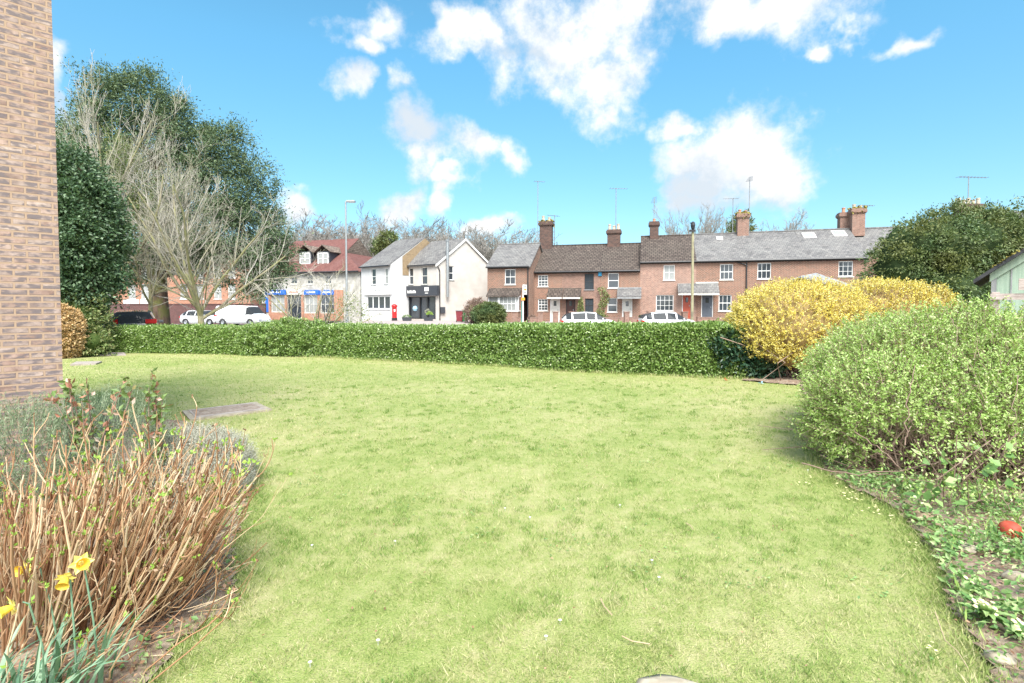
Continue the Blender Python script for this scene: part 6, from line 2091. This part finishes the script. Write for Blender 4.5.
P_ = np.repeat(P_, 5, 0) + rng.normal(size=(len(J) * 5, 3)) * .006; D_ = np.repeat(D_, 5, 0)
V, T = leaf_quads(P_, D_ * .6 + rand_dir(len(P_)) * .8 + [0, 0, .4], rand_dir(len(P_)), rng.uniform(.014, .03, len(P_)), .015)
obj('buds', (V, Z4, T), M['bud'], hy)
J = [j for j in tips if rg.random() < .25]
P_ = np.repeat(np.array([j[0] for j in J]), 3, 0)
V, T = leaf_quads(P_, rand_dir(len(P_)) + [0, 0, .3], rand_dir(len(P_)), rng.uniform(.012, .03, len(P_)), .016, .6)
obj('dry_flower_remnants', (V, Z4, T), M['dead'], hy)

lv = thing('lavender_bush', 'feathery grey green bush at the foot of the brick wall', 'shrub', (-4.6, 5.0, 0))
E_ = [((-4.55, 4.75, .52), (.62, .5, .50)), ((-4.15, 5.25, .52), (.6, .4, .46)), ((-5.0, 4.3, .5), (.6, .5, .52)), ((-3.8, 4.9, .38), (.5, .4, .38))]
shoots_bush(lv, E_, 2600, .34, 14, .045, 'lavender', 'lavender', None, up=1.1, amp=.04, aspect=.12, tr=.0025, name='foliage', zmin=.03)
ht = thing('heather_mound', 'low rounded grey heather mound at the bed edge beside the lawn', 'shrub', (-2.95, 5.2, 0))
E_ = [((-3.25, 5.3, .24), (.56, .55, .36)), ((-3.6, 5.7, .22), (.55, .45, .34)), ((-3.02, 5.05, .16), (.40, .4, .27))]
shoots_bush(ht, E_, 6500, .17, 12, .022, 'heather', 'heather', 'bark_dark', cs=.74, up=.9, amp=.03, f=3, aspect=.25, tr=.0022, name='foliage', zmin=.02)
small_leaves('weed_leaves', at(232, 463, 5.0), [.14, .1, .05], 12, M['bud'], .07, ht)


def young_shrub(name, label, px, py0_, py1_, Y, spread, n, group=None):
    b_ = at(px, py0_, Y); tt = at(px, py1_, Y)
    r_ = thing(name, label, 'shrub', (b_[0], Y, 0.0), group)
    A = Acc(); pts = []
    for k in range(n):
        q0 = np.array([b_[0] + rng.normal() * .05, Y + rng.normal() * .04, .02]); H = tt[2] * rng.uniform(.72, 1.0)
        dx, dy = rng.normal() * spread, rng.normal() * spread * .6
        P = np.array([q0, q0 + [dx * .4, dy * .4, H * .5], q0 + [dx, dy, H]])
        A.tube(P, [.008, .006, .003], 5)
        for t in rng.uniform(.35, 1.0, 16):
            pts.append(P[0] + (P[1] - P[0]) * min(1, t * 2) if t < .5 else P[1] + (P[2] - P[1]) * (t - .5) * 2)
    obj('stems', A, M['bushtwig'], r_)
    P = np.repeat(np.array(pts), 3, 0) + rng.normal(size=(len(pts) * 3, 3)) * .015
    V, T = leaf_quads(P, rand_dir(len(P)) + [0, 0, .5], rand_dir(len(P)) + [0, -.4, .5], rng.uniform(.04, .085, len(P)), .036, .3)
    obj('leaves', (V, Z4, T), M['photinia'], r_)
    return r_


young_shrub('young_shrub', 'slender upright young shrub with red and green leaves, standing above the cut canes', 154, 455, 366, 4.9, .05, 4)
young_shrub('young_shrub', 'bushier young shrub with red tipped leaves between the grey green bush and the cut canes', 92, 455, 378, 4.7, .17, 9)

# daffodils
dsoil = []


def strap(A, p, az, L, lean, w=.014):
    n = 8
    t = np.linspace(0, 1, n)
    ang = lean * (.35 + 1.25 * t ** 1.6)
    dr = np.array([math.cos(az), math.sin(az), 0])
    st = L / (n - 1)
    q = [np.array(p, float)]
    for k in range(1, n):
        q.append(q[-1] + st * (dr * math.sin(ang[k]) + np.array([0, 0, math.cos(ang[k])])))
    q = np.array(q); side = np.array([-math.sin(az), math.cos(az), 0])
    ww = w * (1 - t ** 4 * .9)
    V = np.stack([q - side * ww[:, None], q + [0, 0, -.003], q + side * ww[:, None]], 1).reshape(-1, 3)
    F = []
    for k in range(n - 1):
        for j in (0, 1):
            F.append([k * 3 + j, k * 3 + j + 1, k * 3 + 4 + j, k * 3 + 3 + j])
    A.add(V, F)


def daffodil(label, px, py, Y, face, base, size=.04):
    c_ = at(px, py, Y)
    r_ = thing('daffodil', label, 'flower', (base[0], base[1], 0.02), 'daffodils in the left bed')
    size *= 1.2
    A = Acc()
    bs = np.array([base[0], base[1], .02]); hd = c_ - unit(np.array(face, float)[None])[0] * .03
    A.tube([bs, bs + (hd - bs) * [.3, .3, .55], bs + (hd - bs) * [.75, .75, .97], hd], [.005, .0045, .004, .0035], 6)
    obj('stem', A, M['bluegreen'], r_)
    f = unit(np.array(face, float)[None])[0]
    s = unit(np.cross(f, [0, 0, 1.0])[None])[0]; u = np.cross(s, f)
    A = Acc()
    for k in range(6):
        th = k * PI / 3
        d = s * math.cos(th) + u * math.sin(th); e = -s * math.sin(th) + u * math.cos(th)
        tw = f * (.006 if k % 2 else 0)
        P = np.array([c_ + tw, c_ + d * size * .5 - e * size * .42 + tw, c_ + d * size * 1.15 + tw + f * .006, c_ + d * size * .5 + e * size * .42 + tw, c_ + d * size * .5 + tw - f * .006])
        A.add(P, [[0, 1, 4], [1, 2, 4], [2, 3, 4], [3, 0, 4]])
    obj('petals', A, M['daff'], r_)
    A = Acc()
    th = np.arange(12) * PI / 6
    prof = [(.011, 0), (.018, .017), (.021, .031), (.028, .044)]
    V = np.array([c_ + f * (h + .006) + (s * math.cos(t) + u * math.sin(t)) * r for r, h in prof for t in th])
    A.add(V, [[i * 12 + j, i * 12 + (j + 1) % 12, (i + 1) * 12 + (j + 1) % 12, (i + 1) * 12 + j] for i in range(3) for j in range(12)])
    obj('trumpet', A, M['daff_cup'], r_)
    A = Acc()
    for k in range(5):
        strap(A, bs + rng.normal(size=3) * [.03, .03, 0], rng.uniform(-.9, 1.4), rng.uniform(.28, .42), rng.uniform(.25, .95), .010)
    obj('leaf_blades', A, M['bluegreen'], r_)


daffodil('lowest daffodil, facing away at the far left over the strap leaves', 14, 606, 2.35, (-.5, -.75, -.15), (-2.2, 2.42), .043)
daffodil('daffodil just above and left of the cane tips, second lowest and drooping', 66, 577, 2.45, (.3, -.8, -.5), (-2.10, 2.45), .034)
daffodil('daffodil highest of the low left group, open sideways to the lawn', 81, 563, 2.5, (.7, -.6, .2), (-2.03, 2.5), .038)
daffodil('small half hidden daffodil among the canes above the lowest one', 28, 568, 2.7, (-.2, -.8, .1), (-2.45, 2.75), .030)
t_ = thing('daffodil_clump', 'clump of blue green strap leaves arching in the bottom left corner', 'plant', (-2.2, 2.3, 0))
A = Acc()
for k in range(85):
    p = np.array([-2.28 + rng.normal() * .14, 2.28 + rng.normal() * .12, .01])
    strap(A, p, rng.uniform(-1.2, 2.2), rng.uniform(.25, .46), rng.uniform(.2, 1.25), rng.uniform(.006, .012))
obj('leaf_blades', A, M['bluegreen'], t_)
# broad green leaves of low weeds in the left bed
def scatter_leaves(name, poly, n, size, mat, z=(.0, .05), clump=None, flat=1.2, aspect=.6, lim=None, up=1.0):
    lo = np.min(poly, 0); hi = np.max(poly, 0)
    if lim: lo = np.maximum(lo, lim[0]); hi = np.minimum(hi, lim[1])
    P = rng.uniform(lo, hi, (n * 3, 2))
    P = P[inside_poly(P, poly)]
    if clump:
        P = P[vnoise(P, clump[0], clump[2] if len(clump) > 2 else 0) > clump[1]]
    P = P[:n]
    m = len(P)
    Z = rng.uniform(*z, m) + .035
    D = rand_dir(m); D[:, 2] = np.abs(D[:, 2]) * .5
    V, T = leaf_quads(np.column_stack([P, Z]), D, rand_dir(m) * .6 + [0, 0, up], size * rng.uniform(.5, 1.3, m), size * aspect, .3)
    return (V, Z4, T)


o = obj('dry_leaves', scatter_leaves('', LEFT_BED, 5200, .035, 'dead', (0, .03), lim=((-4.5, .6), (-1, 7))), M['dead']); o['kind'] = 'stuff'
LB_in = [p for p in LEFT_BED]
o = obj('low_weeds', scatter_leaves('', LEFT_BED, 1500, .045, 'cover', (0, .07), (2.5, .25, 3), lim=((-4.5, .6), (-1, 7))), M['cover']); o['kind'] = 'stuff'
# litter sticks on the soil
def sticks(n, poly, lim, L=(.06, .3), r=.003, seed=1):
    P = rng.uniform(lim[0], lim[1], (n * 3, 2)); P = P[inside_poly(P, poly)][:n]
    m = len(P); a_ = rng.uniform(0, 2 * PI, m); l_ = rng.uniform(*L, m)
    P0 = np.column_stack([P, rng.uniform(.035, .06, m)]); P1 = P0 + np.column_stack([np.cos(a_) * l_, np.sin(a_) * l_, rng.uniform(-.01, .05, m)])
    V, Q = seg_tubes(P0, P1, r, r * .6, 4)
    return (V, Q, Z3)


o = obj('dead_twigs', sticks(420, LEFT_BED, ((-3.4, 1.8), (-1.4, 5.2))), M['cane']); o['kind'] = 'stuff'

# ================================================================== right bed
o = obj('ground_cover', scatter_leaves('', RIGHT_BED, 15000, .034, 'cover', (0, .08), (1.6, -.45, 5), lim=((2.2, 1.5), (6.5, 6.2))), M['cover']); o['kind'] = 'stuff'
o = obj('broad_weeds', scatter_leaves('', RIGHT_BED, 6500, .055, 'cover', (0, .09), (2.1, -.05, 9), lim=((2.5, 1.5), (6.5, 5.6)), up=.6), M['cover']); o['kind'] = 'stuff'
o = obj('fallen_leaves', scatter_leaves('', RIGHT_BED, 2600, .03, 'dead', (0, .02), lim=((2.2, 1.5), (8, 13))), M['dead']); o['kind'] = 'stuff'
o = obj('fallen_twigs', sticks(260, RIGHT_BED, ((2.2, 1.6), (6, 6)), (.08, .35)), M['straw']); o['kind'] = 'stuff'
P = rng.uniform((2.3, 1.6), (5.5, 5.6), (2600, 2)); P = P[inside_poly(P, RIGHT_BED) & (vnoise(P, 1.8, 7) > -.1)]
m = len(P)
V, T = leaf_quads(np.column_stack([P, np.full(m, .03)]), rand_dir(m) * .5 + [0, 0, 1], rand_dir(m), rng.uniform(.05, .13, m), .012, .3)
o = obj('weeds', (V, Z4, T), M['spiraea']); o['kind'] = 'stuff'


def primrose(label, px, py, r, nl, nf):
    c_ = G(px, py, .03)
    r_ = thing('primrose', label, 'flower', tuple(c_), 'primroses in the right bed')
    A = Acc()
    az_ = rng.uniform(0, 2 * PI, nl)
    for k in range(nl):
        strap(A, c_ + [0, 0, .01], az_[k], r * rng.uniform(.7, 1.25), rng.uniform(.7, 1.5), .022)
    obj('leaf_blades', A, M['cover'], r_)
    A = Acc()
    for k in range(nf):
        a_ = rng.uniform(0, 2 * PI); q = c_ + [math.cos(a_) * r * .4 * rng.random(), math.sin(a_) * r * .4 * rng.random(), .07 + rng.random() * .05]
        tl = rand_dir(1)[0] * .4 + [0, -.4, 1]; tl = unit(tl[None])[0]; s = unit(np.cross(tl, [1, 0, 0.])[None])[0]; u = np.cross(s, tl)
        for j in range(5):
            th = j * 2 * PI / 5; d = s * math.cos(th) + u * math.sin(th); e = -s * math.sin(th) + u * math.cos(th)
            A.add([q, q + d * .009 - e * .006, q + d * .013, q + d * .009 + e * .006], [[0, 1, 2, 3]])
    obj('petals', A, M['primrose'], r_)
    return r_


primrose('largest pale yellow primrose clump, low in the right bed near the lawn', 985, 622, .16, 24, 16)
primrose('pale primrose clump beside the largest one, toward the picture edge', 1018, 640, .12, 16, 6)
primrose('small leafy primrose clump above the two flowering ones', 968, 596, .10, 14, 3)


def rock(name, label, px, py, s, mat, group=None, seed=0, h=.5, cat='stone', sink=0.0):
    c_ = G(px, py, .03)
    rg_ = np.random.default_rng(seed)
    nu, nv = 16, 10
    th = np.linspace(0, 2 * PI, nu, endpoint=False); ph = np.linspace(.03, PI - .03, nv)
    P = np.array([[math.sin(p) * math.cos(t), math.sin(p) * math.sin(t), math.cos(p)] for p in ph for t in th])
    P = P * (1 + .22 * vnoise(P, 1.1, seed)[:, None] + .08 * vnoise(P, 3, seed + 1)[:, None])
    V = c_ + P * np.array([s, s * rg_.uniform(.6, .9), s * h]) + [0, 0, s * h * .45 - sink]
    F = [[i * nu + j, i * nu + (j + 1) % nu, (i + 1) * nu + (j + 1) % nu, (i + 1) * nu + j] for i in range(nv - 1) for j in range(nu)]
    return tag(obj(name, (V, np.array(F), Z3), M[mat], smooth=True), label, cat, group)


g_s = 'loose stones in the right bed'
rock('stone', 'smooth buff stone lying below the bramble leaves', 968, 551, .075, 'stone', g_s, 1)
rock('stone', 'pale lichened stone at the picture edge below the red ball', 1015, 580, .085, 'stone', g_s, 2)
rock('stone', 'long brown flint lying under the bramble', 926, 520, .10, 'rock_brown', g_s, 3, .4)
rock('stone', 'short brown flint at the left of the long one', 916, 514, .07, 'rock_brown', g_s, 4, .5)
rock('stone', 'low brown flint right of the long one', 940, 528, .055, 'rock_brown', g_s, 5, .5)
rock('stone', 'flat pale stone below the largest primrose', 1000, 660, .07, 'stone', g_s, 6, .35)
M['palestone'] = mat_noise('pale_worn_stone', (.36, .30, .22), (.50, .44, .34), 9, .95, .4, .01)
rock('stone', 'pale flat stone set in the lawn at the bottom edge', 668, 690, .18, 'palestone', None, 8, .22, sink=.045)
c_ = G(1010, 536, .03)
a = Acc(); a.lathe([(0, 0), (.05, .01), (.074, .045), (.078, .08), (.066, .12), (.04, .143), (0, .15)], c_ - [0, 0, .03], 24)
tag(obj('ball', a, M['redclay'], smooth=True), 'dull red ball half buried in low leaves at the right edge', 'ball')
# red and blue scraps by the hedge foot
for px, py, mm, lab, cat in ((727, 379.5, 'redpaint', 'tiny crumpled red scrap at the foot of the long hedge', 'litter'), (762, 383, 'lightblue', 'tiny pale blue scrap on the soil below the forsythia', 'litter')):
    c_ = G(px, py, .03)
    V, T = leaf_quads(np.repeat(c_[None], 5, 0) + rng.normal(size=(5, 3)) * .02, rand_dir(5), rand_dir(5), .09, .06)
    V[:, 2] = np.maximum(V[:, 2], .02)
    tag(obj('litter_scrap', (V, Z4, T), M[mm]), lab, cat)
# low brick edging seen under the forsythia
p0, p1 = G(768, 380), G(796, 379)
fr = Frame((p0[0] - .2, p0[1] + 1.6), (p0[0] + 2.6, p0[1] + 1.5))
a = Acc(); a.box(0, fr.len, -.1, 0, 0, .30, fr)
tag(obj('edging_wall', a, M['brick_dark']), 'low dark brick edging under the nearer forsythia', 'wall')

# ================================================================== the grass
def in_lawn(P):
    k = ~inside_poly(P, LEFT_BED) & ~inside_poly(P, RIGHT_BED)
    hx = np.array([p[0] for p in HEDGE_LINE]); hy_ = np.array([p[1] for p in HEDGE_LINE])
    k &= P[:, 1] < np.interp(P[:, 0], hx, hy_) - .02 + .0 * P[:, 0]
    q = (P - NW.o[:2]) @ NW.n[:2]
    k &= ~((q < 0) & (P[:, 1] < 6.4) & (P[:, 0] < -4.9))
    cv = [G(*c)[:2] for c in ((190, 421.5), (272, 411), (256, 403.5), (182, 412.5))]
    k &= ~inside_poly(P, cv)
    k &= ~inside_poly(P, [G(*c)[:2] for c in ((70, 366), (96, 365), (102, 362.5), (76, 363))])
    st_ = G(668, 688); k &= np.hypot((P[:, 0] - st_[0]) / .14, (P[:, 1] - st_[1]) / .10) > 1
    return k


def grass_field(n, rmin, rmax, L, W, sc=1.0):
    # even over rings: more blades close by, where each shows
    r = np.exp(rng.uniform(math.log(rmin), math.log(rmax), n))
    th = rng.uniform(-1.05, 1.05, n)
    P = np.column_stack([r * np.sin(th), r * np.cos(th)])
    k = in_lawn(P); P, r = P[k], r[k]
    m = len(P)
    patch = vnoise(P, 1.4, 11) * .25 + vnoise(P, 5.5, 12) * .75
    worn = np.clip(patch, -1, 1)
    k = rng.random(m) < .62 + .45 * worn
    P, r, worn = P[k], r[k], worn[k]; m = len(P)
    l = L * (1 + .55 * worn) * rng.uniform(.45, 1.35, m) * (1 + .03 * r)
    D = rand_dir(m) * [.85, .85, .1] + [0, 0, .75]
    lay = np.column_stack([vnoise(P, 1.3, 14), vnoise(P, 1.3, 15), np.zeros(m)]) * .35
    D = D + lay
    N_ = rand_dir(m) + [0, -.3, .2]
    w = W * rng.uniform(.6, 1.4, m) * np.maximum(1, r / 4.0)
    return leaf_quads(np.column_stack([P, np.zeros(m)]), D, N_, l, w, .2)


V1, T1 = grass_field(520000, 2.2, 24, .026, .0032)
V2, T2 = grass_field(22000, 2.2, 14, .048, .0042)
tc_ = np.exp(rng.uniform(math.log(2.4), math.log(13), 2600)); ta_ = rng.uniform(-.95, .95, 2600)
TP = np.column_stack([tc_ * np.sin(ta_), tc_ * np.cos(ta_)]); TP = TP[in_lawn(TP) & (vnoise(TP, 1.1, 31) > -.15)]
TP = np.repeat(TP, 26, 0); TP = TP + rng.normal(size=TP.shape) * .035 * rng.uniform(.5, 1.5, (len(TP), 1)); m = len(TP)
Vt, Tt = leaf_quads(np.column_stack([TP, np.zeros(m)]), rand_dir(m) * [.7, .7, .1] + [0, 0, 1.0], rand_dir(m) + [0, -.3, .2], rng.uniform(.025, .055, m), .0042 * np.maximum(1, TP[:, 1] / 5), .2)
o = obj('grass_tufts', (Vt, Z4, Tt), M['tuft']); o['kind'] = 'stuff'
o = obj('grass', (np.vstack([V1, V2]), Z4, np.vstack([T1, T2 + len(V1)])), M['grass']); o['kind'] = 'stuff'
# long untidy blades along the bed edges and the hedge foot
def edge_pts(poly, n, off, closed=True):
    seg = list(zip(poly, poly[1:]))
    ln = np.array([np.linalg.norm(np.array(b) - np.array(a)) for a, b in seg]); idx = rng.choice(len(seg), n, p=ln / ln.sum()); t = rng.random(n)
    A_ = np.array([s[0] for s in seg])[idx]; B_ = np.array([s[1] for s in seg])[idx]
    return A_ + (B_ - A_) * t[:, None] + rng.normal(size=(n, 2)) * off


P = np.vstack([edge_pts(LEFT_BED[:9], 8500, .07), edge_pts(RIGHT_BED[:9], 10500, .09)])
m = len(P)
V, T = leaf_quads(np.column_stack([P, np.zeros(m)]), rand_dir(m) * [.8, .8, .1] + [0, 0, .8], rand_dir(m), rng.uniform(.03, .085, m), .005, .2)
V3, T3 = V, T
P = edge_pts(HEDGE_LINE, 7000, .09); P[:, 1] -= .06; m = len(P)
V, T = leaf_quads(np.column_stack([P, np.zeros(m)]), rand_dir(m) * [.8, .8, .1] + [0, 0, .8], rand_dir(m), rng.uniform(.05, .14, m), .016, .2)
o = obj('edge_grass', (np.vstack([V3, V]), Z4, np.vstack([T3, T + len(V3)])), M['grass']); o['kind'] = 'stuff'

# clover and plantain tufts, fallen leaves, petals, daisies
P = rng.uniform((-4, 2.4), (7, 15), (26000, 2)); P = P[in_lawn(P) & (vnoise(P, 2.2, 21) > .62)]
m = len(P)
V, T = leaf_quads(np.column_stack([P, rng.uniform(.012, .03, m)]), rand_dir(m) * [1, 1, .2], rand_dir(m) * .3 + [0, 0, 1], rng.uniform(.015, .035, m), .017, .1)
o = obj('clover', (V, Z4, T), M['cover']); o['kind'] = 'stuff'
dn = []
for px, py in ((560, 620), (546, 636), (378, 640), (395, 541), (659, 577), (652, 560), (505, 508), (530, 517), (620, 505), (310, 662), (312, 545), (808, 470), (800, 480), (660, 490), (740, 520), (540, 560), (705, 640), (430, 600), (600, 480), (480, 470), (700, 460), (350, 500)):
    dn.append(G(px, py, .03))
for k, c_ in enumerate(dn[:12]):
    A = Acc()
    for j in range(9):
        th = j * 2 * PI / 9; d = np.array([math.cos(th), math.sin(th), .1]); e = np.array([-math.sin(th), math.cos(th), 0])
        A.add([c_, c_ + d * .007 - e * .003, c_ + d * .012, c_ + d * .007 + e * .003], [[0, 1, 2, 3]])
    A.tube([c_ - [0, 0, .03], c_], .0012, 4)
    tag(obj('daisy', A, M['daisy']), 'tiny white daisy open in the lawn', 'flower', 'daisies in the lawn')
P = rng.uniform((-4, 2.4), (7, 16), (900, 2)); P = P[in_lawn(P)]; m = len(P)
V, T = leaf_quads(np.column_stack([P, rng.uniform(.02, .035, m)]), rand_dir(m) * [1, 1, .2], rand_dir(m) * .4 + [0, 0, 1], rng.uniform(.012, .03, m), .014, .3)
o = obj('scattered_leaves', (V, Z4, T), M['dead']); o['kind'] = 'stuff'
# scattered pale petals near the foot of the huge shrub
P = np.array([G(px + rng.normal() * 4, py + rng.normal() * 3, .035) for px, py in ((842, 490), (848, 494), (853, 500), (860, 499), (868, 506), (876, 506), (884, 512), (838, 484), (895, 518), (808, 477), (800, 482), (930, 650), (915, 545)) for _ in range(4)])
m = len(P)
V, T = leaf_quads(P, rand_dir(m) * [1, 1, .1], rand_dir(m) * .3 + [0, 0, 1], .025, .02, .1)
o = obj('fallen_petals', (V, Z4, T), M['primrose']); o['kind'] = 'stuff'
for pts, lab in ((((601, 599), (604, 606), (612, 615)), 'short straw coloured twig lying in the middle of the lawn'), (((622, 636), (632, 641), (650, 644)), 'thin pale twig lying near the bottom stone'), (((686, 523), (690, 525), (693, 529)), 'tiny bent twig on the lawn')):
    A = Acc(); A.tube([G(*p, .035) for p in pts], .004, 5)
    tag(obj('twig', A, M['straw']), lab, 'twig')
A = Acc(); A.tube([G(935, 612, .06), G(945, 640, .05), G(958, 652, .05), G(968, 668, .04)], .003, 5)
tag(obj('twig', A, M['straw']), 'long bent straw stalk along the right bed edge', 'twig')
